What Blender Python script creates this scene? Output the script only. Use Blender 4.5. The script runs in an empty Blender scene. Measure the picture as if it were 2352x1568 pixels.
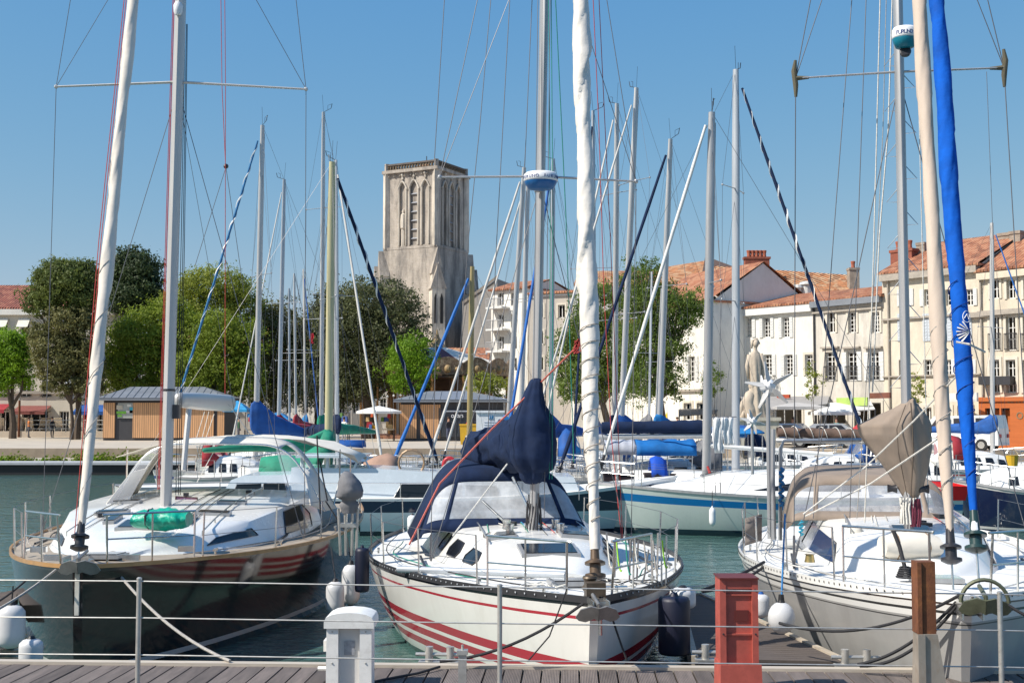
import bpy, math, random
from mathutils import Vector, Matrix, noise as mnoise
random.seed(7)
R = math.radians
scene = bpy.context.scene
# ---------------------------------------------------------------- camera, sky, sun
CAMZ = 3.15; FPX = 2900.0; HOR = 955.0; CX, CY = 1176.0, 784.0
PITCH = math.atan((HOR-CY)/FPX)
cam = bpy.data.cameras.new('camera'); cam.lens = 36*FPX/2352; cam.sensor_width = 36
cam.clip_end = 5000; cam.clip_start = 0.1
camo = bpy.data.objects.new('camera', cam); scene.collection.objects.link(camo)
camo.location = (0, 0, CAMZ); camo.rotation_euler = (R(90)+PITCH, 0, 0)
scene.camera = camo
SUN_EL, SUN_AZ = 46.0, 248.0     # azimuth clockwise from +Y: behind the camera, to the left
sd = Vector((math.sin(R(SUN_AZ))*math.cos(R(SUN_EL)), math.cos(R(SUN_AZ))*math.cos(R(SUN_EL)), math.sin(R(SUN_EL))))
world = bpy.data.worlds.new('World'); scene.world = world; world.use_nodes = True
wn = world.node_tree
sky = wn.nodes.new('ShaderNodeTexSky'); sky.sky_type = 'NISHITA'; sky.sun_disc = False
sky.sun_elevation = R(SUN_EL); sky.sun_rotation = R(SUN_AZ)
sky.air_density = 1.0; sky.dust_density = 0.6; sky.ozone_density = 2.2; sky.altitude = 0
bg = wn.nodes['Background']; bg.inputs[1].default_value = 0.086
_sc = wn.nodes.new('ShaderNodeSeparateColor'); _cc = wn.nodes.new('ShaderNodeCombineColor'); wn.links.new(sky.outputs[0], _sc.inputs[0])
for _i, (_a, _g) in enumerate(((0.74, 1.2), (1.80, 0.62), (4.9, 0.12))):     # clear deep blue air: colour balance of the sky
    _p = wn.nodes.new('ShaderNodeMath'); _p.operation = 'POWER'; wn.links.new(_sc.outputs[_i], _p.inputs[0]); _p.inputs[1].default_value = _g
    _m = wn.nodes.new('ShaderNodeMath'); _m.operation = 'MULTIPLY'; wn.links.new(_p.outputs[0], _m.inputs[0]); _m.inputs[1].default_value = _a
    wn.links.new(_m.outputs[0], _cc.inputs[_i])
wn.links.new(_cc.outputs[0], bg.inputs[0])
sun = bpy.data.lights.new('sun', 'SUN'); sun.energy = 5.0; sun.angle = R(0.5); sun.color = (1.0, 0.94, 0.85)
suno = bpy.data.objects.new('sun', sun); scene.collection.objects.link(suno)
suno.rotation_euler = sd.to_track_quat('Z', 'Y').to_euler()
scene.view_settings.view_transform = 'Standard'; scene.view_settings.look = 'None'
scene.view_settings.exposure = 0.32; scene.view_settings.gamma = 1.0
scene.cycles.max_bounces = 6; scene.cycles.transparent_max_bounces = 12

# ---------------------------------------------------------------- projection helpers (photo pixel at 2352 wide -> point)
cp, sp_ = math.cos(PITCH), math.sin(PITCH)
def ray(x, y):
    a, b = (x-CX)/FPX, (CY-y)/FPX
    return Vector((a, cp-b*sp_, sp_+b*cp))
def Q(x, y, Y):
    d = ray(x, y); return Vector((0, 0, CAMZ))+d*(Y/d.y)
def G(x, y, z):
    d = ray(x, y); return Vector((0, 0, CAMZ))+d*((z-CAMZ)/d.z)
def PLX(x, y, p0, n):      # ray with vertical plane
    d = ray(x, y); o = Vector((0, 0, CAMZ)); return o+d*((p0-o).dot(n)/d.dot(n))

# ---------------------------------------------------------------- materials
def srgb(r, g, b):
    f = lambda c: ((c/255+0.055)/1.055)**2.4 if c > 10 else c/255/12.92
    return (f(r), f(g), f(b), 1)
MATS = {}
def mat(name, col, rough=0.5, metal=0.0, var=0.12, scale=3.0, bump=0.0, bscale=30.0, dirt=0.0, dcol=(0.12,0.1,0.08,1), spec=0.5,
        trans=0.0, alpha=1.0, coat=0.0, stretch=(1,1,1), detail=5.0, emit=None, sub=0.0):
    if name in MATS: return MATS[name]
    m = bpy.data.materials.new(name); m.use_nodes = True; nt = m.node_tree; N = nt.nodes; L = nt.links
    p = N['Principled BSDF']
    if len(col) == 3: col = (*col, 1)
    p.inputs['Base Color'].default_value = col
    p.inputs['Roughness'].default_value = rough; p.inputs['Metallic'].default_value = metal
    p.inputs['Specular IOR Level'].default_value = spec
    p.inputs['Transmission Weight'].default_value = trans; p.inputs['Alpha'].default_value = alpha
    p.inputs['Coat Weight'].default_value = coat; p.inputs['Coat Roughness'].default_value = 0.06
    tc = N.new('ShaderNodeTexCoord'); mp = N.new('ShaderNodeMapping'); mp.inputs['Scale'].default_value = stretch
    L.new(tc.outputs['Object'], mp.inputs[0])
    out = None
    if var > 0:
        n = N.new('ShaderNodeTexNoise'); n.inputs['Scale'].default_value = scale; n.inputs['Detail'].default_value = detail
        n.inputs['Roughness'].default_value = 0.65
        L.new(mp.outputs[0], n.inputs[0])
        mr = N.new('ShaderNodeMapRange'); mr.inputs[1].default_value = 0.3; mr.inputs[2].default_value = 0.7
        mr.inputs[3].default_value = 1-var; mr.inputs[4].default_value = 1+var
        L.new(n.outputs[0], mr.inputs[0])
        mx = N.new('ShaderNodeMix'); mx.data_type = 'RGBA'; mx.blend_type = 'MULTIPLY'; mx.inputs[0].default_value = 1
        mx.inputs[6].default_value = col; L.new(mr.outputs[0], mx.inputs[7]); out = mx.outputs[2]
        r2 = N.new('ShaderNodeMapRange'); r2.inputs[3].default_value = max(0.02, rough-0.08); r2.inputs[4].default_value = min(1, rough+0.1)
        L.new(n.outputs[0], r2.inputs[0]); L.new(r2.outputs[0], p.inputs['Roughness'])
    if dirt > 0:
        n2 = N.new('ShaderNodeTexNoise'); n2.inputs['Scale'].default_value = scale*2.3; n2.inputs['Detail'].default_value = 8
        n2.inputs['Roughness'].default_value = 0.75; L.new(mp.outputs[0], n2.inputs[0])
        mr2 = N.new('ShaderNodeMapRange'); mr2.inputs[1].default_value = 0.5; mr2.inputs[2].default_value = 0.75
        mr2.inputs[3].default_value = 0; mr2.inputs[4].default_value = dirt
        L.new(n2.outputs[0], mr2.inputs[0])
        m2 = N.new('ShaderNodeMix'); m2.data_type = 'RGBA'; L.new(mr2.outputs[0], m2.inputs[0])
        if out: L.new(out, m2.inputs[6])
        else: m2.inputs[6].default_value = col
        m2.inputs[7].default_value = dcol; out = m2.outputs[2]
    if out: L.new(out, p.inputs['Base Color'])
    if bump > 0:
        nb = N.new('ShaderNodeTexNoise'); nb.inputs['Scale'].default_value = bscale; nb.inputs['Detail'].default_value = 4
        L.new(mp.outputs[0], nb.inputs[0])
        b = N.new('ShaderNodeBump'); b.inputs['Strength'].default_value = bump; b.inputs['Distance'].default_value = 0.02
        L.new(nb.outputs[0], b.inputs['Height']); L.new(b.outputs[0], p.inputs['Normal'])
    if emit: p.inputs['Emission Color'].default_value = emit[0]; p.inputs['Emission Strength'].default_value = emit[1]
    MATS[name] = m; return m

def addmul(m, build):
    """hook: build(nt, color_socket)->color socket inserted before base colour"""
    nt = m.node_tree; p = nt.nodes['Principled BSDF']; inp = p.inputs['Base Color']
    if inp.is_linked: src = inp.links[0].from_socket
    else:
        rgb = nt.nodes.new('ShaderNodeRGB'); rgb.outputs[0].default_value = inp.default_value; src = rgb.outputs[0]
    nt.links.new(build(nt, src), inp); return m
def nmath(nt, op, a, b=None, c=None):
    n = nt.nodes.new('ShaderNodeMath'); n.operation = op
    for i, v in enumerate((a, b, c)):
        if v is None: continue
        if isinstance(v, (int, float)): n.inputs[i].default_value = v
        else: nt.links.new(v, n.inputs[i])
    return n.outputs[0]
def nmix(nt, fac, a, b):
    n = nt.nodes.new('ShaderNodeMix'); n.data_type = 'RGBA'
    for i, v in ((0, fac), (6, a), (7, b)):
        if isinstance(v, (int, float)): n.inputs[i].default_value = v
        elif isinstance(v, tuple): n.inputs[i].default_value = v
        else: nt.links.new(v, n.inputs[i])
    return n.outputs[2]
def nxyz(nt, kind='Object'):
    tc = nt.nodes.new('ShaderNodeTexCoord'); s = nt.nodes.new('ShaderNodeSeparateXYZ')
    nt.links.new(tc.outputs[kind], s.inputs[0]); return s.outputs
def band(nt, v, lo, hi):   # 1 inside lo..hi
    return nmath(nt, 'MULTIPLY', nmath(nt, 'GREATER_THAN', v, lo), nmath(nt, 'LESS_THAN', v, hi))
def rgba(c): return (*c, 1) if len(c) == 3 else c

# ---------------------------------------------------------------- mesh builder
COL = scene.collection
class MB:
    def __init__(s): s.v = []; s.f = []; s.m = []; s.uv = None; s.cur = 0
    def add(s, vs, fs, mi=None):
        o = len(s.v); s.v += [Vector(q) for q in vs]
        for f in fs: s.f.append(tuple(i+o for i in f)); s.m.append(s.cur if mi is None else mi)
        return s
    def box(s, c, d, rz=0, mi=None, rx=0, ry=0, top=None):
        """c centre, d full sizes; top=(sx,sy) scale of top"""
        hx, hy, hz = d[0]/2, d[1]/2, d[2]/2; tx, ty = top or (1, 1)
        M = Matrix.Translation(c) @ Matrix.Rotation(rz, 4, 'Z') @ Matrix.Rotation(ry, 4, 'Y') @ Matrix.Rotation(rx, 4, 'X')
        P = [(-hx,-hy,-hz),(hx,-hy,-hz),(hx,hy,-hz),(-hx,hy,-hz),(-hx*tx,-hy*ty,hz),(hx*tx,-hy*ty,hz),(hx*tx,hy*ty,hz),(-hx*tx,hy*ty,hz)]
        return s.add([M @ Vector(p) for p in P], [(0,3,2,1),(4,5,6,7),(0,1,5,4),(1,2,6,5),(2,3,7,6),(3,0,4,7)], mi)
    def tube(s, a, b, r0, r1=None, n=8, mi=None, caps=True):
        return s.path([a, b], [r0, r0 if r1 is None else r1], n, mi, caps)
    def path(s, pts, r, n=6, mi=None, caps=True, flat=None):
        pts = [Vector(p) for p in pts]; k = len(pts)
        if isinstance(r, (int, float)): r = [r]*k
        d0 = (pts[1]-pts[0]).normalized()
        up = Vector((0,0,1)) if abs(d0.z) < 0.9 else Vector((1,0,0))
        u = d0.cross(up).normalized(); vs = []
        for i in range(k):
            d = (pts[min(i+1,k-1)]-pts[max(i-1,0)]).normalized()
            u = (u-d*u.dot(d)).normalized(); w = d.cross(u)
            for j in range(n):
                a = 2*math.pi*j/n
                vs.append(pts[i]+(u*math.cos(a)+w*math.sin(a)*(flat or 1))*r[i])
        fs = [(i*n+j, i*n+(j+1)%n, (i+1)*n+(j+1)%n, (i+1)*n+j) for i in range(k-1) for j in range(n)]
        if caps: fs += [tuple(range(n))[::-1], tuple((k-1)*n+j for j in range(n))]
        return s.add(vs, fs, mi)
    def lathe(s, prof, c=(0,0,0), n=16, mi=None, M=None):
        """prof: (r,z) list"""
        c = Vector(c); vs = []; k = len(prof)
        for r, z in prof:
            for j in range(n):
                a = 2*math.pi*j/n; q = Vector((r*math.cos(a), r*math.sin(a), z))
                vs.append((M @ q if M else q)+c)
        fs = [(i*n+j, i*n+(j+1)%n, (i+1)*n+(j+1)%n, (i+1)*n+j) for i in range(k-1) for j in range(n)]
        fs += [tuple(range(n))[::-1], tuple((k-1)*n+j for j in range(n))]
        return s.add(vs, fs, mi)
    def ball(s, c, r, n=8, mi=None, sc=(1,1,1)):
        prof = [(max(1e-4, r*math.sin(math.pi*i/n)), -r*math.cos(math.pi*i/n)) for i in range(n+1)]
        M = Matrix.Diagonal((*sc, 1))
        return s.lathe(prof, c, n+2, mi, M)
    def grid(s, P, mi=None, wrap=False, skip=None):
        a, b = len(P), len(P[0]); vs = [q for row in P for q in row]; fs = []
        for i in range(a-1):
            for j in range(b if wrap else b-1):
                if skip and skip(i, j): continue
                fs.append((i*b+j, i*b+(j+1)%b, (i+1)*b+(j+1)%b, (i+1)*b+j))
        return s.add(vs, fs, mi)
    def slab(s, poly, z0, z1, mi=None):
        n = len(poly); vs = [(p[0], p[1], z0) for p in poly]+[(p[0], p[1], z1) for p in poly]
        fs = [tuple(range(n))[::-1], tuple(range(n, 2*n))]+[(i, (i+1)%n, (i+1)%n+n, i+n) for i in range(n)]
        return s.add(vs, fs, mi)
    def plate(s, pts, th, mi=None):
        """planar polygon thickened along its normal"""
        pts = [Vector(p) for p in pts]; n = len(pts)
        nn = Vector((0,0,0))
        for i in range(n): nn += (pts[i]-pts[0]).cross(pts[(i+1)%n]-pts[0])
        nn.normalize(); vs = [p-nn*th/2 for p in pts]+[p+nn*th/2 for p in pts]
        fs = [tuple(range(n))[::-1], tuple(range(n, 2*n))]+[(i, (i+1)%n, (i+1)%n+n, i+n) for i in range(n)]
        return s.add(vs, fs, mi)
    def build(s, name, mats, parent=None, smooth=False, world=True, loc=None):
        if not isinstance(mats, (list, tuple)): mats = [mats]
        me = bpy.data.meshes.new(name)
        V = s.v
        if parent is not None and world:
            Mi = (Matrix.Translation(parent.location) @ Matrix.Rotation(parent.rotation_euler.z, 4, 'Z')).inverted()
            V = [Mi @ q for q in V]
        if parent is None:
            if loc is None:
                n = max(1, len(V)); loc = (sum(q.x for q in V)/n, sum(q.y for q in V)/n, min(q.z for q in V))
            V = [q-Vector(loc) for q in V]
        me.from_pydata([tuple(q) for q in V], [], s.f)
        for m in mats: me.materials.append(m)
        if len(mats) > 1: me.polygons.foreach_set('material_index', s.m)
        if smooth:
            me.polygons.foreach_set('use_smooth', [True]*len(s.f))
            if smooth != 'all':
                try: me.set_sharp_from_angle(angle=R(38))
                except Exception: pass
        me.update()
        o = bpy.data.objects.new(name, me); COL.objects.link(o)
        if parent is not None: o.parent = parent
        else: o.location = loc
        return o
def tag(o, label=None, cat=None, group=None, kind=None):
    if label: o['label'] = label
    if cat: o['category'] = cat
    if group: o['group'] = group
    if kind: o['kind'] = kind
    return o
def thing(name, loc, label, cat, rz=0, group=None):
    o = bpy.data.objects.new(name, None); COL.objects.link(o); o.empty_display_size = 0.2
    o.location = loc; o.rotation_euler = (0, 0, rz); return tag(o, label, cat, group)
def children(o): return [c for c in bpy.data.objects if c.parent == o]
def copy_tree(o, parent=None):
    c = o.copy(); COL.objects.link(c); c.parent = parent
    for ch in children(o): copy_tree(ch, c)
    return c
def sag(a, b, dz, n=10):
    a, b = Vector(a), Vector(b)
    return [a.lerp(b, i/n)-Vector((0,0,dz*4*(i/n)*(1-i/n))) for i in range(n+1)]
def lerp(a, b, t): return a+(b-a)*t
def interp(tab, u):
    if u <= tab[0][0]: return tab[0][1]
    for (a, va), (b, vb) in zip(tab, tab[1:]):
        if u <= b: return lerp(va, vb, (u-a)/(b-a))
    return tab[-1][1]
def sinterp(tab, u):
    """smooth (Catmull-Rom) interpolation of table"""
    n = len(tab)
    if u <= tab[0][0]: return tab[0][1]
    if u >= tab[-1][0]: return tab[-1][1]
    for i in range(n-1):
        if u <= tab[i+1][0]:
            x0, y0 = tab[i]; x1, y1 = tab[i+1]; t = (u-x0)/(x1-x0)
            m0 = (y1-tab[i-1][1])/(x1-tab[i-1][0]) if i > 0 else (y1-y0)/(x1-x0)
            m1 = (tab[i+2][1]-y0)/(tab[i+2][0]-x0) if i < n-2 else (y1-y0)/(x1-x0)
            h = x1-x0
            return (2*t**3-3*t*t+1)*y0+(t**3-2*t*t+t)*h*m0+(-2*t**3+3*t*t)*y1+(t**3-t*t)*h*m1

# common materials
white = mat('gelcoat_white', (0.78,0.77,0.73), 0.25, var=0.05, scale=1.2, coat=0.4, dirt=0.12, dcol=(0.45,0.42,0.36,1))
deckwhite = mat('deck_white', (0.74,0.73,0.69), 0.6, var=0.06, scale=4, bump=0.15, bscale=120, dirt=0.25, dcol=(0.42,0.4,0.36,1))
alu = mat('aluminium_grey', (0.40,0.405,0.41), 0.38, 0.45, var=0.12, scale=2, stretch=(4,4,0.4), dirt=0.2, dcol=(0.3,0.29,0.27,1))
alup = mat('mast_pale', (0.50,0.495,0.48), 0.38, 0.3, var=0.08, scale=2, stretch=(4,4,0.3))
steel = mat('stainless', (0.62,0.62,0.6), 0.22, 0.9, var=0.1, scale=8)
galv = mat('galvanised', (0.48,0.47,0.44), 0.45, 0.6, var=0.15, scale=9, dirt=0.3)
wire = mat('wire_grey', (0.16,0.16,0.17), 0.45, 0.6, var=0)
black = mat('black_rubber', (0.015,0.015,0.017), 0.5, var=0.2, scale=6)
dark = mat('dark_plastic', (0.03,0.03,0.035), 0.35, var=0.1, scale=6)
tint = mat('tinted_window', (0.012,0.014,0.018), 0.1, var=0.1, scale=2, spec=0.45, coat=0.0)
ropeb = mat('rope_black', (0.025,0.025,0.028), 0.85, var=0.3, scale=40, bump=0.4, bscale=90)
ropeg = mat('rope_grey', (0.36,0.34,0.31), 0.9, var=0.3, scale=40, bump=0.4, bscale=90)
ropew = mat('rope_white', (0.62,0.6,0.55), 0.9, var=0.25, scale=40, bump=0.4, bscale=90)
roper = mat('rope_red', (0.42,0.05,0.045), 0.85, var=0.3, scale=50)
ropegn = mat('rope_green', (0.02,0.22,0.16), 0.85, var=0.3, scale=50)
ropebl = mat('rope_blue', (0.03,0.17,0.38), 0.85, var=0.3, scale=50)
navy = mat('navy_canvas', (0.008,0.019,0.055), 0.85, var=0.3, scale=3, bump=0.5, bscale=7, dirt=0.12, dcol=(0.03,0.04,0.08,1), spec=0.25)
bluecanvas = mat('blue_canvas', (0.01,0.08,0.30), 0.75, var=0.25, scale=3, bump=0.4, bscale=8)
skycanvas = mat('sky_blue_canvas', (0.01,0.17,0.42), 0.75, var=0.2, scale=3, bump=0.4, bscale=8)
greencanvas = mat('green_canvas', (0.008,0.2,0.12), 0.75, var=0.3, scale=3, bump=0.5, bscale=8)
redcanvas = mat('red_canvas', (0.3,0.02,0.03), 0.75, var=0.25, scale=3, bump=0.4, bscale=8)
taupe = mat('taupe_canvas', (0.26,0.205,0.16), 0.85, var=0.15, scale=3, bump=0.5, bscale=5, stretch=(1,1,0.3))
cream = mat('cream_canvas', (0.66,0.62,0.54), 0.8, var=0.1, scale=2, bump=0.4, bscale=5)
greycanvas = mat('grey_canvas', (0.17,0.17,0.18), 0.85, var=0.2, scale=4, bump=0.6, bscale=7)
milky2 = mat('smoky_vinyl', (0.45,0.45,0.46), 0.15, var=0.4, scale=2.5, bump=0.8, bscale=4, alpha=0.5, spec=0.8)
milky = mat('milky_vinyl', (0.5,0.52,0.54), 0.18, var=0.45, scale=2.2, bump=0.8, bscale=4, alpha=0.72, spec=0.8)
clear = mat('clear_vinyl', (0.75,0.77,0.8), 0.12, var=0.05, scale=2, bump=0.7, bscale=4, alpha=0.24, spec=0.6)
teak = mat('teak_deck', (0.33,0.28,0.22), 0.75, var=0.15, scale=3, dirt=0.3, dcol=(0.2,0.17,0.14,1))
teakrim = mat('varnished_rail', (0.40,0.22,0.08), 0.35, var=0.2, scale=6, coat=0.3)
redpaint = mat('red_paint', (0.42,0.02,0.03), 0.4, var=0.1, scale=3)
yellowpaint = mat('yellow_plastic', (0.6,0.36,0.02), 0.5, var=0.1, scale=3)
signwhite = mat('sign_white', (0.75,0.76,0.77), 0.5, var=0.04, scale=2)
# ================================================================ SETTING
def text_mesh(s, size, th=0.004):
    cu = bpy.data.curves.new('lettering', 'FONT'); cu.body = s; cu.size = size; cu.extrude = th/2; cu.align_x = 'CENTER'; cu.align_y = 'CENTER'
    cu.resolution_u = 2
    o = bpy.data.objects.new('lettering', cu); COL.objects.link(o)
    dg = bpy.context.evaluated_depsgraph_get(); me = bpy.data.meshes.new_from_object(o.evaluated_get(dg))
    me.transform(Matrix.Identity(4)); bpy.data.objects.remove(o); bpy.data.curves.remove(cu)
    return me
def put_text(s, size, loc, rz, m, parent=None, rx=90):
    """flat lettering, readable from -Y at rz=0, location in world"""
    me = text_mesh(s, size); me.materials.clear(); me.materials.append(m)
    T = Matrix.Translation(loc) @ Matrix.Rotation(rz, 4, 'Z') @ Matrix.Rotation(R(rx), 4, 'X')
    if parent: T = (Matrix.Translation(parent.location) @ Matrix.Rotation(parent.rotation_euler.z, 4, 'Z')).inverted() @ T
    me.transform(T); me.update()
    o = bpy.data.objects.new('lettering', me); COL.objects.link(o); o.parent = parent; return o

# water
wm = mat('harbour_water', (0.058,0.128,0.116), 0.05, var=0.15, scale=0.15, spec=0.5)
def _w(nt):
    p = nt.nodes['Principled BSDF']; p.inputs['IOR'].default_value = 1.33
    for l in list(p.inputs['Roughness'].links): nt.links.remove(l)
    p.inputs['Roughness'].default_value = 0.06
    tc = nt.nodes.new('ShaderNodeTexCoord'); mp = nt.nodes.new('ShaderNodeMapping'); mp.inputs['Scale'].default_value = (0.6,1.0,1)
    nt.links.new(tc.outputs['Object'], mp.inputs[0])
    a = nt.nodes.new('ShaderNodeTexNoise'); a.inputs['Scale'].default_value = 1.5; a.inputs['Detail'].default_value = 6; a.inputs['Roughness'].default_value = 0.55
    b = nt.nodes.new('ShaderNodeTexNoise'); b.inputs['Scale'].default_value = 6; b.inputs['Detail'].default_value = 3; b.inputs['Distortion'].default_value = 0.6
    nt.links.new(mp.outputs[0], a.inputs[0]); nt.links.new(mp.outputs[0], b.inputs[0])
    s = nmath(nt, 'MULTIPLY_ADD', b.outputs[0], 0.35, a.outputs[0])
    bp = nt.nodes.new('ShaderNodeBump'); bp.inputs['Strength'].default_value = 0.45; bp.inputs['Distance'].default_value = 0.13
    nt.links.new(s, bp.inputs['Height']); nt.links.new(bp.outputs[0], p.inputs['Normal'])
_w(wm.node_tree)
w = MB().add([(-90,-15,0),(90,-15,0),(90,75,0),(-90,75,0)], [(0,1,2,3)]).build('water', wm, loc=(0,30,0)); tag(w, kind='structure')
bedm = mat('harbour_bed', (0.08,0.09,0.06), 0.9)
tag(MB().add([(-400,-60,-3),(400,-60,-3),(400,80,-3),(-400,80,-3)], [(0,1,2,3)]).build('ground', bedm, loc=(0,0,-3)), kind='structure')

# far quay
QZ = 1.3
quaym = mat('quay_paving', (0.46,0.40,0.32), 0.85, var=0.1, scale=0.6, dirt=0.3, dcol=(0.3,0.26,0.21,1), bump=0.2, bscale=6)
QE = [(-90,72.5), (12,71.5), (22,66), (90,62)]       # quay edge line
tag(MB().slab(QE+[(1500,1500),(-1500,1500)], QZ-0.6, QZ).build('quay', quaym, loc=(0,100,0)), kind='structure')
copm = mat('quay_coping', (0.36,0.28,0.2), 0.85, var=0.15, scale=1.5, dirt=0.3)
revm = mat('quay_revetment_stone', (0.3,0.275,0.235), 0.9, var=0.4, scale=1.6, bump=1.0, bscale=3, dirt=0.5, dcol=(0.07,0.075,0.05,1))
m1 = MB(); m2 = MB()
for (x0,y0),(x1,y1) in zip(QE, QE[1:]):
    m1.add([(x0,y0-.25,QZ-.55),(x1,y1-.25,QZ-.55),(x1,y1-.25,QZ+.02),(x0,y0-.25,QZ+.02),(x0,y0+.4,QZ+.02),(x1,y1+.4,QZ+.02)], [(0,1,2,3),(3,2,5,4)])
    n = 24
    P = []
    for j in range(5):
        t = j/4; P.append([Vector((lerp(x0,x1,i/n), lerp(y0,y1,i/n)-2.0*t-.25+random.uniform(-.2,.2)*(0<j), lerp(QZ-.5,-.5,t)+random.uniform(-.1,.1)*(0<j<4))) for i in range(n+1)])
    m2.grid(P)
tag(m1.build('quay_coping', copm), 'brown stone coping along the edge of the far quay', 'kerb')
tag(m2.build('quay_wall', revm), 'sloping rough stone quay wall above the dark floating pontoon', 'quay wall')

# black floating pontoon below the far quay
pt = thing('floating_pontoon', (-24, 69, 0), 'long low black floating pontoon lying along the far quay at left', 'pontoon')
MB().box((-22,68.6,.25),(64,1.6,.6)).build('float', black, pt)
MB().box((-22,68.6,.62),(64.2,1.9,.14)).build('deck', mat('pontoon_pale_top',(0.42,0.43,0.44),0.7,var=0.1), pt)

# terrace wall left of the kiosk
p0, p1 = G(-120, 1004, QZ), G(238, 1004, QZ)
tw = MB().add([p0, p1, p1+Vector((0,0,.52)), p0+Vector((0,0,.52)), p0+Vector((0,12,.52)), p1+Vector((0,12,.52))], [(0,1,2,3),(3,2,5,4)])
tag(tw.build('terrace_wall', mat('terrace_stone', (0.5,0.42,0.33), 0.85, var=0.1, scale=1, dirt=0.15)), 'low beige terrace wall under the row of deck chairs', 'wall')

# ------------------------------------------------------------ near pontoon (planked walkway)
plankm = mat('weathered_planks', (0.17,0.14,0.125), 0.8, var=0.3, scale=2.2, stretch=(6,0.7,1), dirt=0.35, dcol=(0.09,0.075,0.07,1))
def _grooves(nt, src):
    o = nxyz(nt)
    g = nmath(nt, 'SINE', nmath(nt, 'MULTIPLY', o[0], 2*math.pi/0.0155))
    g2 = nmath(nt, 'MULTIPLY_ADD', g, 0.16, 0.86)
    mx = nt.nodes.new('ShaderNodeMix'); mx.data_type = 'RGBA'; mx.blend_type = 'MULTIPLY'; mx.inputs[0].default_value = 1
    nt.links.new(src, mx.inputs[6]); nt.links.new(g2, mx.inputs[7])
    b = nt.nodes.new('ShaderNodeBump'); b.inputs['Strength'].default_value = 0.6; b.inputs['Distance'].default_value = 0.004
    nt.links.new(g, b.inputs['Height']); nt.links.new(b.outputs[0], nt.nodes['Principled BSDF'].inputs['Normal'])
    wn_ = nt.nodes.new('ShaderNodeTexWhiteNoise'); wn_.noise_dimensions = '1D'
    nt.links.new(nmath(nt, 'FLOOR', nmath(nt, 'DIVIDE', o[0], 0.188)), wn_.inputs['W'])
    vv = nmath(nt, 'MULTIPLY_ADD', wn_.outputs['Value'], 0.55, 0.72)
    m3 = nt.nodes.new('ShaderNodeMix'); m3.data_type = 'RGBA'; m3.blend_type = 'MULTIPLY'; m3.inputs[0].default_value = 1
    nt.links.new(mx.outputs[2], m3.inputs[6]); nt.links.new(vv, m3.inputs[7])
    return m3.outputs[2]
addmul(plankm, _grooves)
PZ = 0.6
eL, eR = G(0, 1519, PZ), G(2352, 1541, PZ)
ex = (eR-eL); ex.z = 0; ex.normalize(); ey = Vector((-ex.y, ex.x, 0)); prz = math.atan2(ex.y, ex.x)
pw = thing('walkway', (eL.x, eL.y, PZ), None, None, rz=prz); tag(pw, kind='structure')
dk = MB(); wd = 0.188
for i in range(-8, 72):
    x = i*wd; dz = random.uniform(-.003,.003)
    dk.box((x+wd/2, -1.65, dz-.02), (wd-.018, 3.06, .04))
dk.build('planks', plankm, pw, world=False)
rim = mat('walkway_rim', (0.5,0.44,0.36), 0.6, 0.1, var=0.15, scale=5, stretch=(.3,3,3), dirt=0.4, dcol=(0.25,0.2,0.16,1))
MB().box((5.5,-.06,-.07),(15.4,.12,.2)).box((5.5,-3.3,-.07),(15.4,.12,.2)).build('rim', rim, pw, world=False)
MB().box((5.5,-1.65,-.09),(15.3,3.1,.08)).box((5.5,-.1,-.32),(15.4,.06,.3)).build('frame', black, pw, world=False)

def W2(a, b, z=PZ):     # point on walkway: a along, b inland(+)/toward camera(-)
    return eL+ex*a+ey*b+Vector((0,0,z-PZ))

# finger pontoon between white boat and grey boat
fg = thing('finger_pontoon', tuple(G(1750,1525,.55)), 'dark planked finger pontoon between the white striped boat and the grey boat', 'pontoon')
P = [G(1596,1512,.55), G(1944,1520,.55), G(1612,1366,.55), G(1560,1366,.55)]
fdm = mat('finger_planks', (0.09,0.072,0.062), 0.8, var=0.3, scale=3, stretch=(0.6,8,1), dirt=0.3)
fd = MB(); nb = 42
for i in range(nb):
    t0, t1 = i/nb, (i+.93)/nb
    a, b = P[0].lerp(P[3], t0), P[1].lerp(P[2], t0); c, d = P[1].lerp(P[2], t1), P[0].lerp(P[3], t1)
    fd.slab([a, b, c, d], .52+random.uniform(0,.006), .556)
fd.build('planks', fdm, fg)
fe = MB(); rimw = mat('finger_edge', (0.42,0.36,0.28), 0.6, var=0.2, scale=6, dirt=0.4)
for a, b in ((P[1],P[2]),(P[0],P[3]),(P[3],P[2])):
    d = (b-a).normalized(); n = Vector((-d.y,d.x,0))
    fe.slab([a-n*.035, b-n*.035, b+n*.035, a+n*.035], .33, .58)
fe.build('edge', rimw, fg)
MB().slab([P[0],P[1],P[2],P[3]], -.15, .5).build('float', black, fg)

# small bit of pontoon left of the dark boat
tag(MB().slab([G(-60,1372,.55), G(42,1352,.55), G(30,1395,.55), G(-60,1420,.55)], .3, .55).build('finger_pontoon', fdm), 'grey planked finger pontoon left of the dark hulled boat', 'pontoon')

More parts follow.
